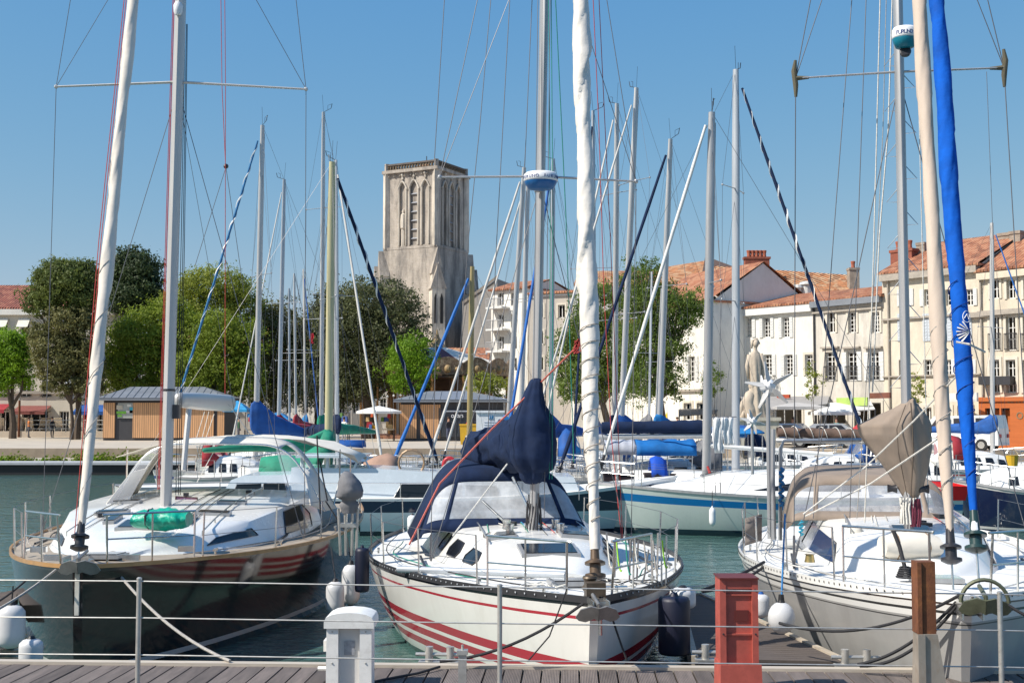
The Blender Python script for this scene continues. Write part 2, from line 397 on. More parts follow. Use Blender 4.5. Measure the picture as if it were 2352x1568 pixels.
# ------------------------------------------------------------ railing
rl = thing('railing', tuple(Q(1150,1560,11.05)), 'thin steel post and wire railing along the front walkway', 'railing')
def rail_pt(x, y): return Q(x, y, lerp(11.2, 10.9, x/2352))
for (x, y) in ((320,1330),(1148,1345),(2296,1362)):
    a = rail_pt(x, y); b = Vector((a.x, a.y, .58))
    MB().tube(b, a, .022, n=10).lathe([(.024,0),(.024,.012),(.012,.02)], a, 10).box(b+Vector((0,0,.01)),(.12,.12,.02)).build('post', galv, rl, smooth=True)
for ys in ((1331,1334,1348,1364,1368),(1416,1418,1431,1447,1450),(1500,1503,1516,1531,1534)):
    pts = [rail_pt(x, y) for x, y in zip((-60,320,1148,2296,2420), ys)]
    MB().path(pts, .0065, 6).build('wire', galv, rl)

# white power pedestal
pm = mat('pedestal_white', (0.78,0.77,0.73), 0.45, var=0.08, scale=5, dirt=0.4, dcol=(0.4,0.37,0.33,1))
def pedestal():
    Y = 11.95; c = Q(803, 1500, Y); s = FPX/Y
    base = Vector((c.x, c.y+.15, PZ)); t = thing('power_pedestal', tuple(base), 'white ribbed power pedestal with a domed cap on the front walkway', 'power pedestal')
    hw = .205; zt = Q(803, 1432, Y).z
    b = MB().box((base.x, base.y, (zt+PZ)/2), (hw*1.5, .3, zt-PZ))
    b.build('core', mat('pedestal_grey',(0.58,0.57,0.55),0.5,var=0.06), t)
    for s_ in (-1,1):
        MB().box((base.x+s_*.155, base.y-.08, (zt+PZ)/2), (.115,.26,zt-PZ), top=(.94,1)).build('side_panel', pm, t)
    MB().box((base.x-.235, base.y-.02, 1.0),(.03,.2,.1)).tube((base.x-.31,base.y-.05,.78),(base.x-.2,base.y-.05,.78),.02).box((base.x-.215,base.y-.03,.82),(.02,.12,.24)).build('tap', pm, t)
    prof = []
    P = []
    for i in range(9):
        a = math.pi*i/8; P.append((-math.cos(a)*.232, zt+.03+math.sin(a)**.8*.085))
    pts = [(-.232, zt-.03)]+P+[(.232, zt-.03)]
    n = len(pts); vs = [(base.x+x, base.y-.23, z) for x, z in pts]+[(base.x+x, base.y+.19, z) for x, z in pts]
    MB().add(vs, [tuple(range(n)), tuple(range(n,2*n))[::-1]]+[(i,i+n,(i+1)%n+n,(i+1)%n) for i in range(n)]).build('cap', pm, t, smooth=True)
    MB().box((base.x,base.y-.155,zt-.22),(.1,.012,.13)).build('label_plate', mat('label_grey',(0.3,0.31,0.33),.5,var=.3,scale=30), t)
    m=MB()
    for sx in (-1,1):
        for z in (zt-.06,zt-.35,zt-.6): m.ball((base.x+sx*.155,base.y-.212,z),.009,4)
    m.build('screws', galv, t)
pedestal()

# red service bollard
rbm = mat('red_post_paint', (0.40,0.085,0.062), 0.55, var=0.15, scale=6, dirt=0.5, dcol=(0.2,0.05,0.04,1))
def redpost():
    Y = 11.75; c = Q(1697, 1450, Y); base = Vector((c.x, c.y+.16, PZ)); zt = Q(1697, 1328, Y).z
    t = thing('service_bollard', tuple(base), 'square terracotta red service bollard on the front walkway by the grey boat', 'bollard')
    h = zt-PZ
    MB().box((base.x, base.y, PZ+h/2), (.33,.3,h)).build('body', rbm, t)
    f = MB()
    for sx in (-1,1): f.box((base.x+sx*.148, base.y-.165, PZ+h/2+.1), (.055,.05,h-.2))
    f.box((base.x, base.y-.16, zt-.045),(.241,.045,.09)).build('frame', rbm, t)
    MB().box((base.x,base.y-.03,zt+.006),(.36,.36,.012)).build('cap', mat('dark_red_cap',(0.12,0.02,0.015),0.5), t)
    MB().box((base.x+.01,base.y-.03,PZ+.1),(.39,.38,.36),top=(.96,.96)).build('base', rbm, t)
    for z in (PZ+h*.86, PZ+h*.52): MB().box((base.x,base.y-.158,z),(.238,.02,.015)).build('ledge', rbm, t)
    m=MB()
    for sx in (-1,1):
        for z in (zt-.1,zt-.5,zt-.85): m.ball((base.x+sx*.148,base.y-.192,z),.009,4)
    m.build('screws', dark, t)
    MB().box((base.x+.03,base.y-.155,PZ+h*.68),(.12,.012,.1)).build('socket_flap', mat('dark_red_cap',(0.12,0.02,0.015),0.5), t)
redpost()

# rusty steel post
rust = mat('rusty_steel', (0.15,0.055,0.025), 0.85, 0.1, var=0.35, scale=2.5, bump=0.15, bscale=60, dirt=0.8, dcol=(0.34,0.13,0.04,1), stretch=(1,1,.8))
bare = mat('bare_steel', (0.36,0.32,0.27), 0.5, 0.3, var=0.2, scale=4, dirt=0.5, dcol=(0.25,0.15,0.08,1), stretch=(1,1,.5))
def rustpost():
    Y = 10.75; c = Q(2130, 1450, Y); zt = Q(2130,1290,Y).z; zm = Q(2130,1455,Y).z
    t = thing('steel_post', (c.x, c.y+.08, .55), 'rust brown square steel post with a pale lower sleeve beside the grey boat', 'post')
    MB().box((c.x, c.y+.08, (zt+zm)/2), (.155,.155,zt-zm)).build('shaft', rust, t)
    MB().box((c.x-.062, c.y+.08-.085, (zt+zm)/2), (.035,.02,zt-zm)).build('flange', rust, t)
    MB().add([(c.x-.085,c.y-.02,.55),(c.x+.2,c.y-.02,.55),(c.x+.08,c.y-.02,zm),(c.x-.07,c.y-.02,zm),
              (c.x-.085,c.y+.2,.55),(c.x+.2,c.y+.2,.55),(c.x+.08,c.y+.16,zm),(c.x-.07,c.y+.16,zm)],
             [(0,1,2,3),(5,4,7,6),(1,5,6,2),(4,0,3,7),(3,2,6,7)]).build('sleeve', bare, t)
    MB().box((c.x-.06,c.y-.03,(zm+.55)/2),(.06,.02,zm-.55)).build('sleeve_rib', bare, t)
rustpost()

# mooring cleats on the walkway edge
def cleat(px, py, label, z=PZ):
    c = G(px, py, z); t = thing('mooring_cleat', tuple(c), label, 'mooring cleat', rz=prz, group='mooring cleats on the walkway edge')
    for s_ in (-.11,.11): MB().tube((s_,0,0),(s_,0,.17),.042,n=10).build('horn_post', galv, t, smooth=True, world=False)
    MB().tube((-.25,0,.09),(.25,0,.09),.02,n=8).box((0,0,.01),(.44,.12,.02)).build('crossbar', galv, t, world=False)
cleat(1010,1522,'grey twin post mooring cleat with black rope in front of the white boat')
cleat(1645,1517,'grey mooring cleat at the foot of the finger pontoon beside the red bollard')
cleat(1966,1529,'grey mooring cleat left of the rusty steel post')
c = G(1062,1590,PZ)
t = thing('walkway_post', tuple(c), 'short square grey post with a cap just left of the middle railing post', 'post')
zt = Q(1062,1500,c.y).z
MB().box((c.x,c.y,(PZ+zt)/2),(.075,.075,zt-PZ)).build('shaft', galv, t)
MB().box((c.x,c.y,zt+.015),(.1,.1,.04)).tube((c.x,c.y,zt+.03),(c.x,c.y,zt+.08),.012).build('cap', galv, t)
# ================================================================ TOWN
def roofmat(name, c1, c2, ang=0.0, sc=0.24):
    m = mat(name, c1, 0.85, var=0.25, scale=1.4, detail=8)
    def f(nt, src):
        tc = nt.nodes.new('ShaderNodeTexCoord')
        vo = nt.nodes.new('ShaderNodeTexVoronoi'); vo.inputs['Scale'].default_value = 2.6
        mp = nt.nodes.new('ShaderNodeMapping'); mp.inputs['Rotation'].default_value = (0,0,ang); mp.inputs['Scale'].default_value = (1,1,0.7)
        nt.links.new(tc.outputs['Object'], mp.inputs[0]); nt.links.new(mp.outputs[0], vo.inputs[0])
        o = nt.nodes.new('ShaderNodeSeparateXYZ'); nt.links.new(mp.outputs[0], o.inputs[0])
        sv = nt.nodes.new('ShaderNodeSeparateColor'); nt.links.new(vo.outputs['Color'], sv.inputs[0])
        c = nmix(nt, nmath(nt,'MULTIPLY',nmath(nt,'GREATER_THAN', sv.outputs[0], 0.55),0.75), src, rgba(c2))
        c = nmix(nt, nmath(nt,'MULTIPLY',nmath(nt,'GREATER_THAN', sv.outputs[1], 0.8),0.6), c, (c1[0]*.45,c1[1]*.45,c1[2]*.5,1))
        s = nmath(nt, 'SINE', nmath(nt,'MULTIPLY', o.outputs[0], 2*math.pi/sc))
        bp = nt.nodes.new('ShaderNodeBump'); bp.inputs['Strength'].default_value = 1; bp.inputs['Distance'].default_value = 0.07
        nt.links.new(s, bp.inputs['Height']); nt.links.new(bp.outputs[0], nt.nodes['Principled BSDF'].inputs['Normal'])
        return c
    return addmul(m, f)
rowang = math.atan2(-.78,.63)
tileA = roofmat('roof_tiles_red', (0.44,0.175,0.09), (0.56,0.28,0.155), -rowang)
tileB = roofmat('roof_tiles_mottled', (0.56,0.24,0.10), (0.64,0.42,0.24), -rowang)
tileL = roofmat('roof_tiles_dark', (0.28,0.09,0.06), (0.4,0.16,0.1), 0)
def wallmat(name, col, dirt=0.35, dcol=(0.28,0.24,0.19,1), course=0.0, stain=0.0):
    m = mat(name, col, 0.85, var=0.09, scale=0.5, dirt=dirt, dcol=dcol, bump=0.15, bscale=8, stretch=(1,1,.45))
    if course:
        def f(nt, src):
            tc = nt.nodes.new('ShaderNodeTexCoord'); br = nt.nodes.new('ShaderNodeTexBrick')
            sx = nt.nodes.new('ShaderNodeSeparateXYZ'); nt.links.new(tc.outputs['Object'], sx.inputs[0])
            cx = nt.nodes.new('ShaderNodeCombineXYZ'); nt.links.new(nmath(nt,'ADD',sx.outputs[0],sx.outputs[1]), cx.inputs[0]); nt.links.new(sx.outputs[2], cx.inputs[1])
            nt.links.new(cx.outputs[0], br.inputs[0]); br.inputs['Scale'].default_value = 1/course
            br.inputs['Color1'].default_value = (1,1,1,1); br.inputs['Color2'].default_value = (.9,.89,.87,1); br.inputs['Mortar'].default_value = (.8,.77,.73,1)
            br.inputs['Mortar Size'].default_value = 0.02
            mx = nt.nodes.new('ShaderNodeMix'); mx.data_type='RGBA'; mx.blend_type='MULTIPLY'; mx.inputs[0].default_value=.85
            nt.links.new(src, mx.inputs[6]); nt.links.new(br.outputs[0], mx.inputs[7]); return mx.outputs[2]
        addmul(m, f)
    if stain:
        def f2(nt, src):
            tc = nt.nodes.new('ShaderNodeTexCoord'); mp = nt.nodes.new('ShaderNodeMapping'); mp.inputs['Scale'].default_value = (1,1,.22); nt.links.new(tc.outputs['Object'], mp.inputs[0])
            n = nt.nodes.new('ShaderNodeTexNoise'); n.inputs['Scale'].default_value = .55; n.inputs['Detail'].default_value = 9; n.inputs['Roughness'].default_value = .72; nt.links.new(mp.outputs[0], n.inputs[0])
            mr = nt.nodes.new('ShaderNodeMapRange'); mr.inputs[1].default_value = .44; mr.inputs[2].default_value = .62; mr.inputs[4].default_value = stain; nt.links.new(n.outputs[0], mr.inputs[0])
            return nmix(nt, mr.outputs[0], src, (0.13,0.12,0.11,1))
        addmul(m, f2)
    return m
wA = wallmat('facade_white', (0.78,0.75,0.68), 0.25, stain=.12)
wB = wallmat('facade_stained', (0.62,0.58,0.51), 0.4, stain=.45)
wC = wallmat('facade_limestone', (0.66,0.59,0.47), 0.4, stain=.25)
wD = wallmat('facade_limestone_warm', (0.63,0.55,0.43), 0.4, stain=.2)
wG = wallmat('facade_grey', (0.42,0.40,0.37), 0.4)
glass = mat('window_glass', (0.03,0.035,0.045), 0.08, var=0.2, scale=2, spec=0.8)
frm = mat('window_frame_white', (0.68,0.67,0.64), 0.6, var=0.05)
shut = mat('shutter_pale', (0.62,0.62,0.6), 0.7, var=0.08)
shutb = mat('shutter_bluegrey', (0.48,0.52,0.56), 0.7, var=0.08)
zinc = mat('zinc_roof', (0.26,0.28,0.31), 0.45, 0.4, var=0.12, scale=1)
ledge = mat('stone_ledge', (0.36,0.32,0.27), 0.85, var=0.2)
iron = mat('iron_black', (0.03,0.03,0.035), 0.6)

srm = mat('window_surround', (0.6,0.55,0.46), .8, var=.1)
curtm = mat('curtained_glass', (0.22,0.215,0.2), .35, var=.5, scale=6, stretch=(3,3,.4))
class Facade:
    """vertical wall from A to B (left to right as seen), outward normal n; openings cut as real holes"""
    def __init__(s, A, B, z0, z1, t):
        s.A = Vector((A[0],A[1],0)); s.B = Vector((B[0],B[1],0)); s.L = (s.B-s.A).length
        s.d = (s.B-s.A)/s.L; s.n = Vector((s.d.y,-s.d.x,0)); s.z0=z0; s.z1=z1; s.t=t; s.holes=[]
    def P(s, u, z, o=0): return s.A+s.d*u+s.n*o+Vector((0,0,z))
    def uz(s, px, py):
        p = PLX(px, py, s.A, s.n); return (p-s.A).dot(s.d), p.z
    def rect(s, x0, x1, y0, y1):
        xm, ym = (x0+x1)/2, (y0+y1)/2
        u0,_ = s.uz(x0,ym); u1,_ = s.uz(x1,ym); _,za = s.uz(xm,y0); _,zb = s.uz(xm,y1); return [u0,u1,zb,za]
    def window(s, x0,x1,y0,y1, frame=frm, shutters=None, closed=False, muntin=(1,3), sill=True, glassm=None, open_=1.0, balcony=False, name='window'):
        u0,u1,zb,za = s.rect(x0,x1,y0,y1); s.opening(u0,u1,zb,za,frame,shutters,closed,muntin,sill,glassm,balcony,name)
    def opening(s, u0,u1,zb,za, frame=frm, shutters=None, closed=False, muntin=(1,3), sill=True, glassm=None, balcony=False, name='window'):
        if u0<.05 or u1>s.L-.05 or zb<s.z0 or za>s.z1-.05: return
        w=u1-u0; h=za-zb
        if closed:
            m = MB()
            for k in (0,1):
                a=u0+w*.5*k+.01; b=u0+w*.5*(k+1)-.01
                m.plate([s.P(a,zb,.03),s.P(b,zb,.03),s.P(b,za,.03),s.P(a,za,.03)],.05)
                for q in range(8):
                    z=zb+h*(q+.7)/8.5; m.plate([s.P(a+.05,z,.065),s.P(b-.05,z,.065),s.P(b-.05,z+h*.05,.065),s.P(a+.05,z+h*.05,.065)],.012)
            m.build('shutter', shutters or shut, s.t); return
        s.holes.append((u0,u1,zb,za)); dep=.22
        f = MB(); fw=.07
        def bar(a,b,c,d,o=.0): f.plate([s.P(a,c,-dep+.03+o),s.P(b,c,-dep+.03+o),s.P(b,d,-dep+.03+o),s.P(a,d,-dep+.03+o)],.05)
        bar(u0,u0+fw,zb,za); bar(u1-fw,u1,zb,za); bar(u0+fw,u1-fw,za-fw,za); bar(u0+fw,u1-fw,zb,zb+fw)
        for k in range(muntin[0]): x=u0+w*(k+1)/(muntin[0]+1); bar(x-.035,x+.035,zb+fw,za-fw,.004)
        for k in range(muntin[1]): z=zb+h*(k+1)/(muntin[1]+1); bar(u0+fw,u1-fw,z-.02,z+.02,-.004)
        fo = f.build(name, frame, s.t)
        MB().add([s.P(u0,zb,-dep),s.P(u1,zb,-dep),s.P(u1,za,-dep),s.P(u0,za,-dep)],[(0,1,2,3)]).build('pane', glassm or (curtm if (int(u0*37+za*11)%3==0) else glass), fo)
        if sill: MB().plate([s.P(u0-.12,zb-.06,.05),s.P(u1+.12,zb-.06,.05),s.P(u1+.12,zb+.0,.05),s.P(u0-.12,zb+.0,.05)],.16).build('sill', ledge, fo)
        if sill and not shutters:
            m=MB()
            for a,b,c,d in ((u0-.16,u0-.0,zb,za+.16),(u1+.0,u1+.16,zb,za+.16),(u0,u1,za+.0,za+.16)): m.plate([s.P(a,c,.03),s.P(b,c,.03),s.P(b,d,.03),s.P(a,d,.03)],.07)
            m.build('surround', srm, s.t)
        if shutters:
            sw=w*.48
            for a,b in ((u0-sw-.03,u0-.03),(u1+.03,u1+sw+.03)):
                m=MB().plate([s.P(a,zb,.04),s.P(b,zb,.04),s.P(b,za,.04),s.P(a,za,.04)],.05)
                for q in range(7):
                    z=zb+h*(q+.7)/7.5; m.plate([s.P(a+.05,z,.07),s.P(b-.05,z,.07),s.P(b-.05,z+h*.06,.07),s.P(a+.05,z+h*.06,.07)],.01)
                m.build('shutter', shutters, s.t)
        if balcony:
            m=MB(); hb=min(1.0,h*.5)
            m.path([s.P(u0-.1,zb+hb,.12),s.P(u1+.1,zb+hb,.12)],.025,4); m.path([s.P(u0-.1,zb+.1,.12),s.P(u1+.1,zb+.1,.12)],.02,4)
            for q in range(9): u=lerp(u0-.1,u1+.1,q/8); m.path([s.P(u,zb+.05,.12),s.P(u,zb+hb,.12)],.014,4)
            m.build('guard_rail', iron, s.t)
    def walls(s, m, depth=8, side=True):
        us=sorted({0,s.L,*[h[0] for h in s.holes],*[h[1] for h in s.holes]}); zs=sorted({s.z0,s.z1,*[h[2] for h in s.holes],*[h[3] for h in s.holes]})
        b=MB()
        for i in range(len(us)-1):
            for j in range(len(zs)-1):
                uc=(us[i]+us[i+1])/2; zc=(zs[j]+zs[j+1])/2
                if any(h[0]<uc<h[1] and h[2]<zc<h[3] for h in s.holes): continue
                b.add([s.P(us[i],zs[j]),s.P(us[i+1],zs[j]),s.P(us[i+1],zs[j+1]),s.P(us[i],zs[j+1])],[(0,1,2,3)])
        for u0,u1,zb,za in s.holes:
            for a,c in (((u0,zb),(u1,zb)),((u1,zb),(u1,za)),((u1,za),(u0,za)),((u0,za),(u0,zb))):
                b.add([s.P(*a),s.P(*c),s.P(*c,-.24),s.P(*a,-.24)],[(0,1,2,3)])
        for u in ((0,s.L) if side else ()):
            b.add([s.P(u,s.z0),s.P(u,s.z1),s.P(u,s.z1,-depth),s.P(u,s.z0,-depth)],[(0,1,2,3)])
        b.add([s.P(0,s.z0,-depth),s.P(0,s.z1,-depth),s.P(s.L,s.z1,-depth),s.P(s.L,s.z0,-depth)],[(0,1,2,3)])
        b.add([s.P(0,s.z1-.06,0),s.P(0,s.z1-.06,-depth),s.P(s.L,s.z1-.06,-depth),s.P(s.L,s.z1-.06,0)],[(0,1,2,3)])
        s.wm=m; return b.build('wall', m, s.t)
    def strip(s, z0, z1, out, m, name='cornice', u0=0, u1=None):
        u1 = s.L if u1 is None else u1
        b=MB().add([s.P(u0,z0,0.003),s.P(u1,z0,0.003),s.P(u1,z0,out),s.P(u0,z0,out),s.P(u0,z1,0.003),s.P(u1,z1,0.003),s.P(u1,z1,out),s.P(u0,z1,out)],
            [(0,1,2,3),(4,7,6,5),(3,2,6,7),(0,3,7,4),(1,5,6,2),(0,4,5,1)])
        return b.build(name, m, s.t)
    def roof(s, zr, m, depth=8, over=.35, hip=(0,0), zb=None):
        z=s.z1+.04; zb = z if zb is None else zb
        b=MB(); a0,a1=s.P(-.15,z,over),s.P(s.L+.15,z,over); r0,r1=s.P(-.15+hip[0],zr,-depth/2),s.P(s.L+.15-hip[1],zr,-depth/2)
        c0,c1=s.P(-.15,zb,-depth-over),s.P(s.L+.15,zb,-depth-over); t=Vector((0,0,-.14))
        b.add([a0,a1,r1,r0,c0,c1,a0+t,a1+t,c0+t,c1+t],[(0,1,2,3),(3,2,5,4),(6,7,1,0),(8,9,7,6),(6,0,4,8),(7,9,5,1)])
        MB().add([s.P(0,z-.1,0),s.P(0,zr-.12,-depth/2),s.P(0,zb-.1,-depth),s.P(s.L,z-.1,0),s.P(s.L,zr-.12,-depth/2),s.P(s.L,zb-.1,-depth)],[(0,1,2),(3,5,4)]).build('gable',s.wm,s.t)
        return b.build('roof', m, s.t)
def chimney(parent, c, w, d, h, rz, m, pots=2):
    MB().box(c+Vector((0,0,h/2-.8)),(w,d,h+1.6),rz).box(c+Vector((0,0,h)),(w*1.1,d*1.15,.18),rz).build('chimney', m, parent)
    dx=Vector((math.cos(rz),math.sin(rz),0))
    for k in range(pots):
        p=c+dx*(w*((k+.5)/pots-.5)*.8)+Vector((0,0,h+.08))
        MB().lathe([(.17,0),(.15,.3),(.2,.55),(.16,.58)],p,8).build('chimney_pot', mat('terracotta_pot',(0.36,0.11,0.06),0.8,var=0.2), parent)
brick = mat('chimney_brick',(0.25,0.08,0.05),0.9,var=0.25,scale=4)
chst = mat('chimney_stone',(0.3,0.25,0.2),0.9,var=0.3,scale=3)

def build_at(name,label,cat,A,B,z1,group=None):
    t=thing(name,((A[0]+B[0])/2,(A[1]+B[1])/2,QZ),label,cat,group=group); return Facade(A,B,QZ,z1,t)
def gpt(px,d): return ((px-CX)/FPX*d, d)
# --- right hand row
a0,a1,b1,c1,d1=gpt(1698,89.8),gpt(1870,84.9),gpt(2030,80.4),gpt(2254,74.9),gpt(2420,71)
F=build_at('town_house','white three storey house with pale open shutters left of the stained facade','house',a0,a1,10.8)
for x in (1719,1761,1805,1860): F.window(x-8,x+8,729,775,shutters=shut,muntin=(1,4))
for x in (1721,1764,1812,1866-7): F.window(x-9,x+9,814,862,shutters=shut if x<1850 else None,muntin=(1,4))
F.strip(10.2,10.75,.3,frm,'cornice'); F.opening(1.0,2.2,QZ+.02,QZ+2.6,name='door',muntin=(0,2)); F.opening(3,5.4,QZ+.5,QZ+2.6,muntin=(2,0),name='shop_window')
F.walls(wA); F.roof(12.0,tileA,depth=9)
F=build_at('town_house','grey stained three storey house with a red roof between two cream facades','house',a1,b1,10.85)
for x in (1910,1958,2012): F.window(x-9,x+9,716,764,muntin=(1,4) if x>1920 else (1,1))
for x in (1908,1957,2008): F.window(x-11,x+11,808,874,shutters=shut if x>1920 else None,muntin=(1,5),balcony=True)
for x in (1908,1957,2008):
    u0,u1,zb,za=F.rect(x-20,x+20,796,800); F.strip(zb,za,.22,ledge,'lintel',u0,u1)
MB().path([F.P(.12,QZ,.1),F.P(.12,10.4,.1)],.06,6).build('downpipe',iron,F.t); F.strip(10.0,10.12,.18,ledge,'string_course'); F.strip(10.4,10.8,.4,zinc,'gutter')
F.opening(.8,2.6,QZ+.1,QZ+2.7,name='shop_window',muntin=(1,0)); F.opening(3.3,5.4,QZ+.1,QZ+2.7,name='shop_window',muntin=(1,0))
F.walls(wB); F.roof(12.0,tileA,depth=9)
F=build_at('town_house','tall cream limestone house with closed blue grey shutters behind the taupe sail cover','house',b1,c1,12.2)
for x in (2080,2132,2182,2226): F.window(x-9,x+9,664,702,shutters=shut,muntin=(1,2),balcony=False)
for x in (2073,2131,2176,2222): F.window(x-11,x+11,720,783,closed=True,shutters=shutb)
for x in (2075,2132,2176,2224): F.window(x-9,x+9,826,863,muntin=(1,2),shutters=shut if x>2150 else None)
for x in (2075,2132,2176,2224): F.window(x-9,x+9,935,985,muntin=(1,0),name='shop_window')
F.strip(11.7,12.15,.35,ledge,'gutter'); F.strip(9.2,9.32,.18,ledge,'string_course'); F.strip(5.6,5.68,.15,ledge,'string_course'); F.strip(9.0,9.25,.3,ledge,'ledge',6,9.2)
p=F.P(.5,0,.12); MB().path([p+Vector((0,0,QZ)),p+Vector((0,0,11.8))],.06,6).build('downpipe',ledge,F.t)
F.walls(wC); F.roof(14.6,tileA,depth=10)
chimney(F.t,F.P(-.1,12.6,-2.5),1.6,.7,1.3,rowang,brick,3); chimney(F.t,Q(2119,592,82),.6,.5,.9,rowang,chst,0)
F=build_at('town_house','cream stone house with tall windows above the orange shop front at the right edge','house',c1,d1,11.75)
for x in (2286,2323,2362): F.window(x-10,x+10,641,686,muntin=(1,1)); F.window(x-11,x+11,726,805,muntin=(1,2),balcony=True); F.window(x-11,x+11,826,902,muntin=(1,3))
F.strip(9.05,9.35,.3,ledge,'ledge'); F.strip(11.2,11.6,.3,wD,'cornice')
for x in (2272,2312):
    u0,u1,zb,za=F.rect(x-2,x+12,868,880); MB().box(F.P((u0+u1)/2,(zb+za)/2,.35),(.9,.5,.5),rowang).build('air_unit',iron,F.t)
F.walls(wD); F.roof(14.3,tileA,depth=9)
chimney(F.t,Q(2312,576,78),.75,.7,1.0,rowang,chst,0); chimney(F.t,Q(2338,572,77),.7,.7,1.0,rowang,chst,0)
for q_ in (.15,F.L-.3): MB().path([F.P(q_,QZ,.12),F.P(q_,11.4,.12)],.06,6).build('downpipe',ledge,F.t)
# orange shop front
sh=thing('corner_shop',tuple(F.P(3,QZ,.4)),'orange painted wooden shop with large windows under the cream house','shop')
orange=mat('orange_shop_wood',(0.42,0.11,0.025),0.55,var=0.12,scale=1,stretch=(.4,.4,4),dirt=0.1)
S=Facade(tuple(F.P(.1,0,.45).xy),tuple(F.P(F.L,0,.45).xy),QZ,4.25,sh)
S.window(2263,2296,937,990,frame=iron,muntin=(1,0),sill=False,name='shop_window'); S.window(2300,2320,937,990,frame=iron,muntin=(0,0),sill=False,name='shop_window')
S.walls(orange,depth=.43); S.strip(4.0,4.2,.12,orange,'cornice')
lm=mat('sign_lettering_grey',(0.2,0.16,0.1),0.5); 
for tx,px,py,sz in (('ES',2266,919,.45),('LE FACE',2342,919,.45),('O',2342,955,.6)):
    p=PLX(px,py,S.A+S.n*.03,S.n); put_text(tx,sz,p,math.atan2(S.d.y,S.d.x),lm,sh)

# building Z with shaded side wall, left of the row
z0,z1=gpt(1475,96),gpt(1637,88)
F=build_at('town_house','white house with shuttered window and shaded grey side wall behind the laundry boat','house',z0,z1,11.2)
F.window(1583,1597,818,876,shutters=shut,muntin=(1,4)); F.window(1510,1526,818,876,shutters=shut,muntin=(1,4)); F.window(1550,1562,740,780,muntin=(1,3),shutters=shut)
F.window(1480+12,1506,740,780,muntin=(1,3),shutters=shut); F.window(1572,1590,925,965,muntin=(1,0),name='shop_window'); F.window(1602,1622,925,965,muntin=(1,0),name='door')
F.strip(4.9,5.05,.2,ledge,'string_course'); F.walls(wA,depth=9); F.roof(14.2,tileA,depth=9)
# its neighbour with long orange mottled roof behind the row
def roof_block(label,pts,d0,d1,m,wall,zb,group=None):
    """pts: eave-left, eave-right, ridge-right, ridge-left in photo px; eave at depth d0, ridge at d1"""
    e0,e1=Q(*pts[0],d0),Q(*pts[1],d0); r1,r0=Q(*pts[2],d1),Q(*pts[3],d1)
    t=thing('house',((e0.x+e1.x)/2,d0,QZ),label,'house',group=group)
    b0,b1_=2*r0-e0,2*r1-e1; b0.z=e0.z; b1_.z=e1.z
    w=MB().add([(e0.x,e0.y+.3,QZ),(e1.x,e1.y+.3,QZ),(e1.x,e1.y+.3,e1.z),(e0.x,e0.y+.3,e0.z),(b0.x,b0.y,QZ),(b1_.x,b1_.y,QZ),(b1_.x,b1_.y,b1_.z),(b0.x,b0.y,b0.z)],
        [(0,1,2,3),(5,4,7,6),(1,5,6,2),(4,0,3,7)])
    w.add([e0+Vector((0,.3,0)),r0-Vector((0,0,.2)),b0],[(0,1,2)]); w.add([e1+Vector((0,.3,0)),b1_,r1-Vector((0,0,.2))],[(0,1,2)]); w.build('wall',wall,t)
    dz=Vector((0,0,-.2)); MB().add([e0,e1,r1,r0,b1_,b0,e0+dz,e1+dz],[(0,1,2,3),(3,2,4,5),(6,7,1,0)]).build('roof',m,t)
    return t,e0,e1,r0,r1
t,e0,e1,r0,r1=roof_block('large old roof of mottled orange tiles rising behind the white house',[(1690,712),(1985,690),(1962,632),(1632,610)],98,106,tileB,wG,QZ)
chimney(t,Q(1738,618,104),2.0,.7,.9,rowang*0,brick,5); chimney(t,Q(1960,655,102),.8,.8,1.3,0,chst,1)
p=Q(1717,668,100); MB().box(p,(1.1,1.4,1.0)).build('dormer',zinc,t); MB().box(p+Vector((0,-.72,-.05)),(.6,.06,.6)).build('dormer_window',frm,t); MB().box(p+Vector((0,-.76,-.05)),(.42,.04,.42)).build('dormer_pane',glass,t)
for x,y in ((1792,672),(1830,668),(1700,690),(1852,660)):
    p=Q(x,y,100.2); MB().lathe([(.4,-.6),(.4,.2),(.55,.22),(.5,.4),(.1,.5)],p,12).build('roof_vent',mat('vent_pale',(0.6,0.6,0.57),0.6),t)
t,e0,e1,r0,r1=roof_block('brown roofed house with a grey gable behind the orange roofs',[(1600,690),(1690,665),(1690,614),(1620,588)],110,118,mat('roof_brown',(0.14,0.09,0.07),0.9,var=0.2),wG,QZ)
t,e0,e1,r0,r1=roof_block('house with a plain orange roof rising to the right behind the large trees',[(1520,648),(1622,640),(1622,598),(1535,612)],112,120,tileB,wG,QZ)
t,e0,e1,r0,r1=roof_block('long pale house with a low orange roof behind the green trees',[(1318,652),(1520,652),(1520,622),(1330,622)],108,114,tileB,wA,QZ)
# houses further along behind trees
F=build_at('town_house','white facade with shuttered windows half hidden by the large green trees','house',gpt(1312,112),gpt(1474,106),11.0)
for x in (1335,1375,1415,1450):
    for y in (700,780,860): F.window(x-8,x+8,y,y+44,shutters=shut,muntin=(1,3))
F.walls(wA); F.roof(12.5,tileA)
F=build_at('apartment_building','white modern apartment block with stacked balconies beside the church','apartment building',gpt(1128,125),gpt(1212,122),15.6)
for y in (672,722,772,822):
    for x in (1150,1180): F.window(x-7,x+7,y,y+30,muntin=(1,0),sill=False)
    u0,u1,zb,za=F.rect(1132,1170,y+34,y+38); F.strip(zb,za,1.1,frm,'balcony_slab',u0,u1)
    m=MB()
    for k in range(14): u=lerp(u0,u1,k/13); m.path([F.P(u,zb,1.05),F.P(u,zb+1.0,1.05)],.03,4)
    m.path([F.P(u0,zb+1,1.05),F.P(u1,zb+1,1.05)],.04,4).build('balcony_rail',mat('rail_grey',(0.4,0.4,0.4),0.5),F.t)
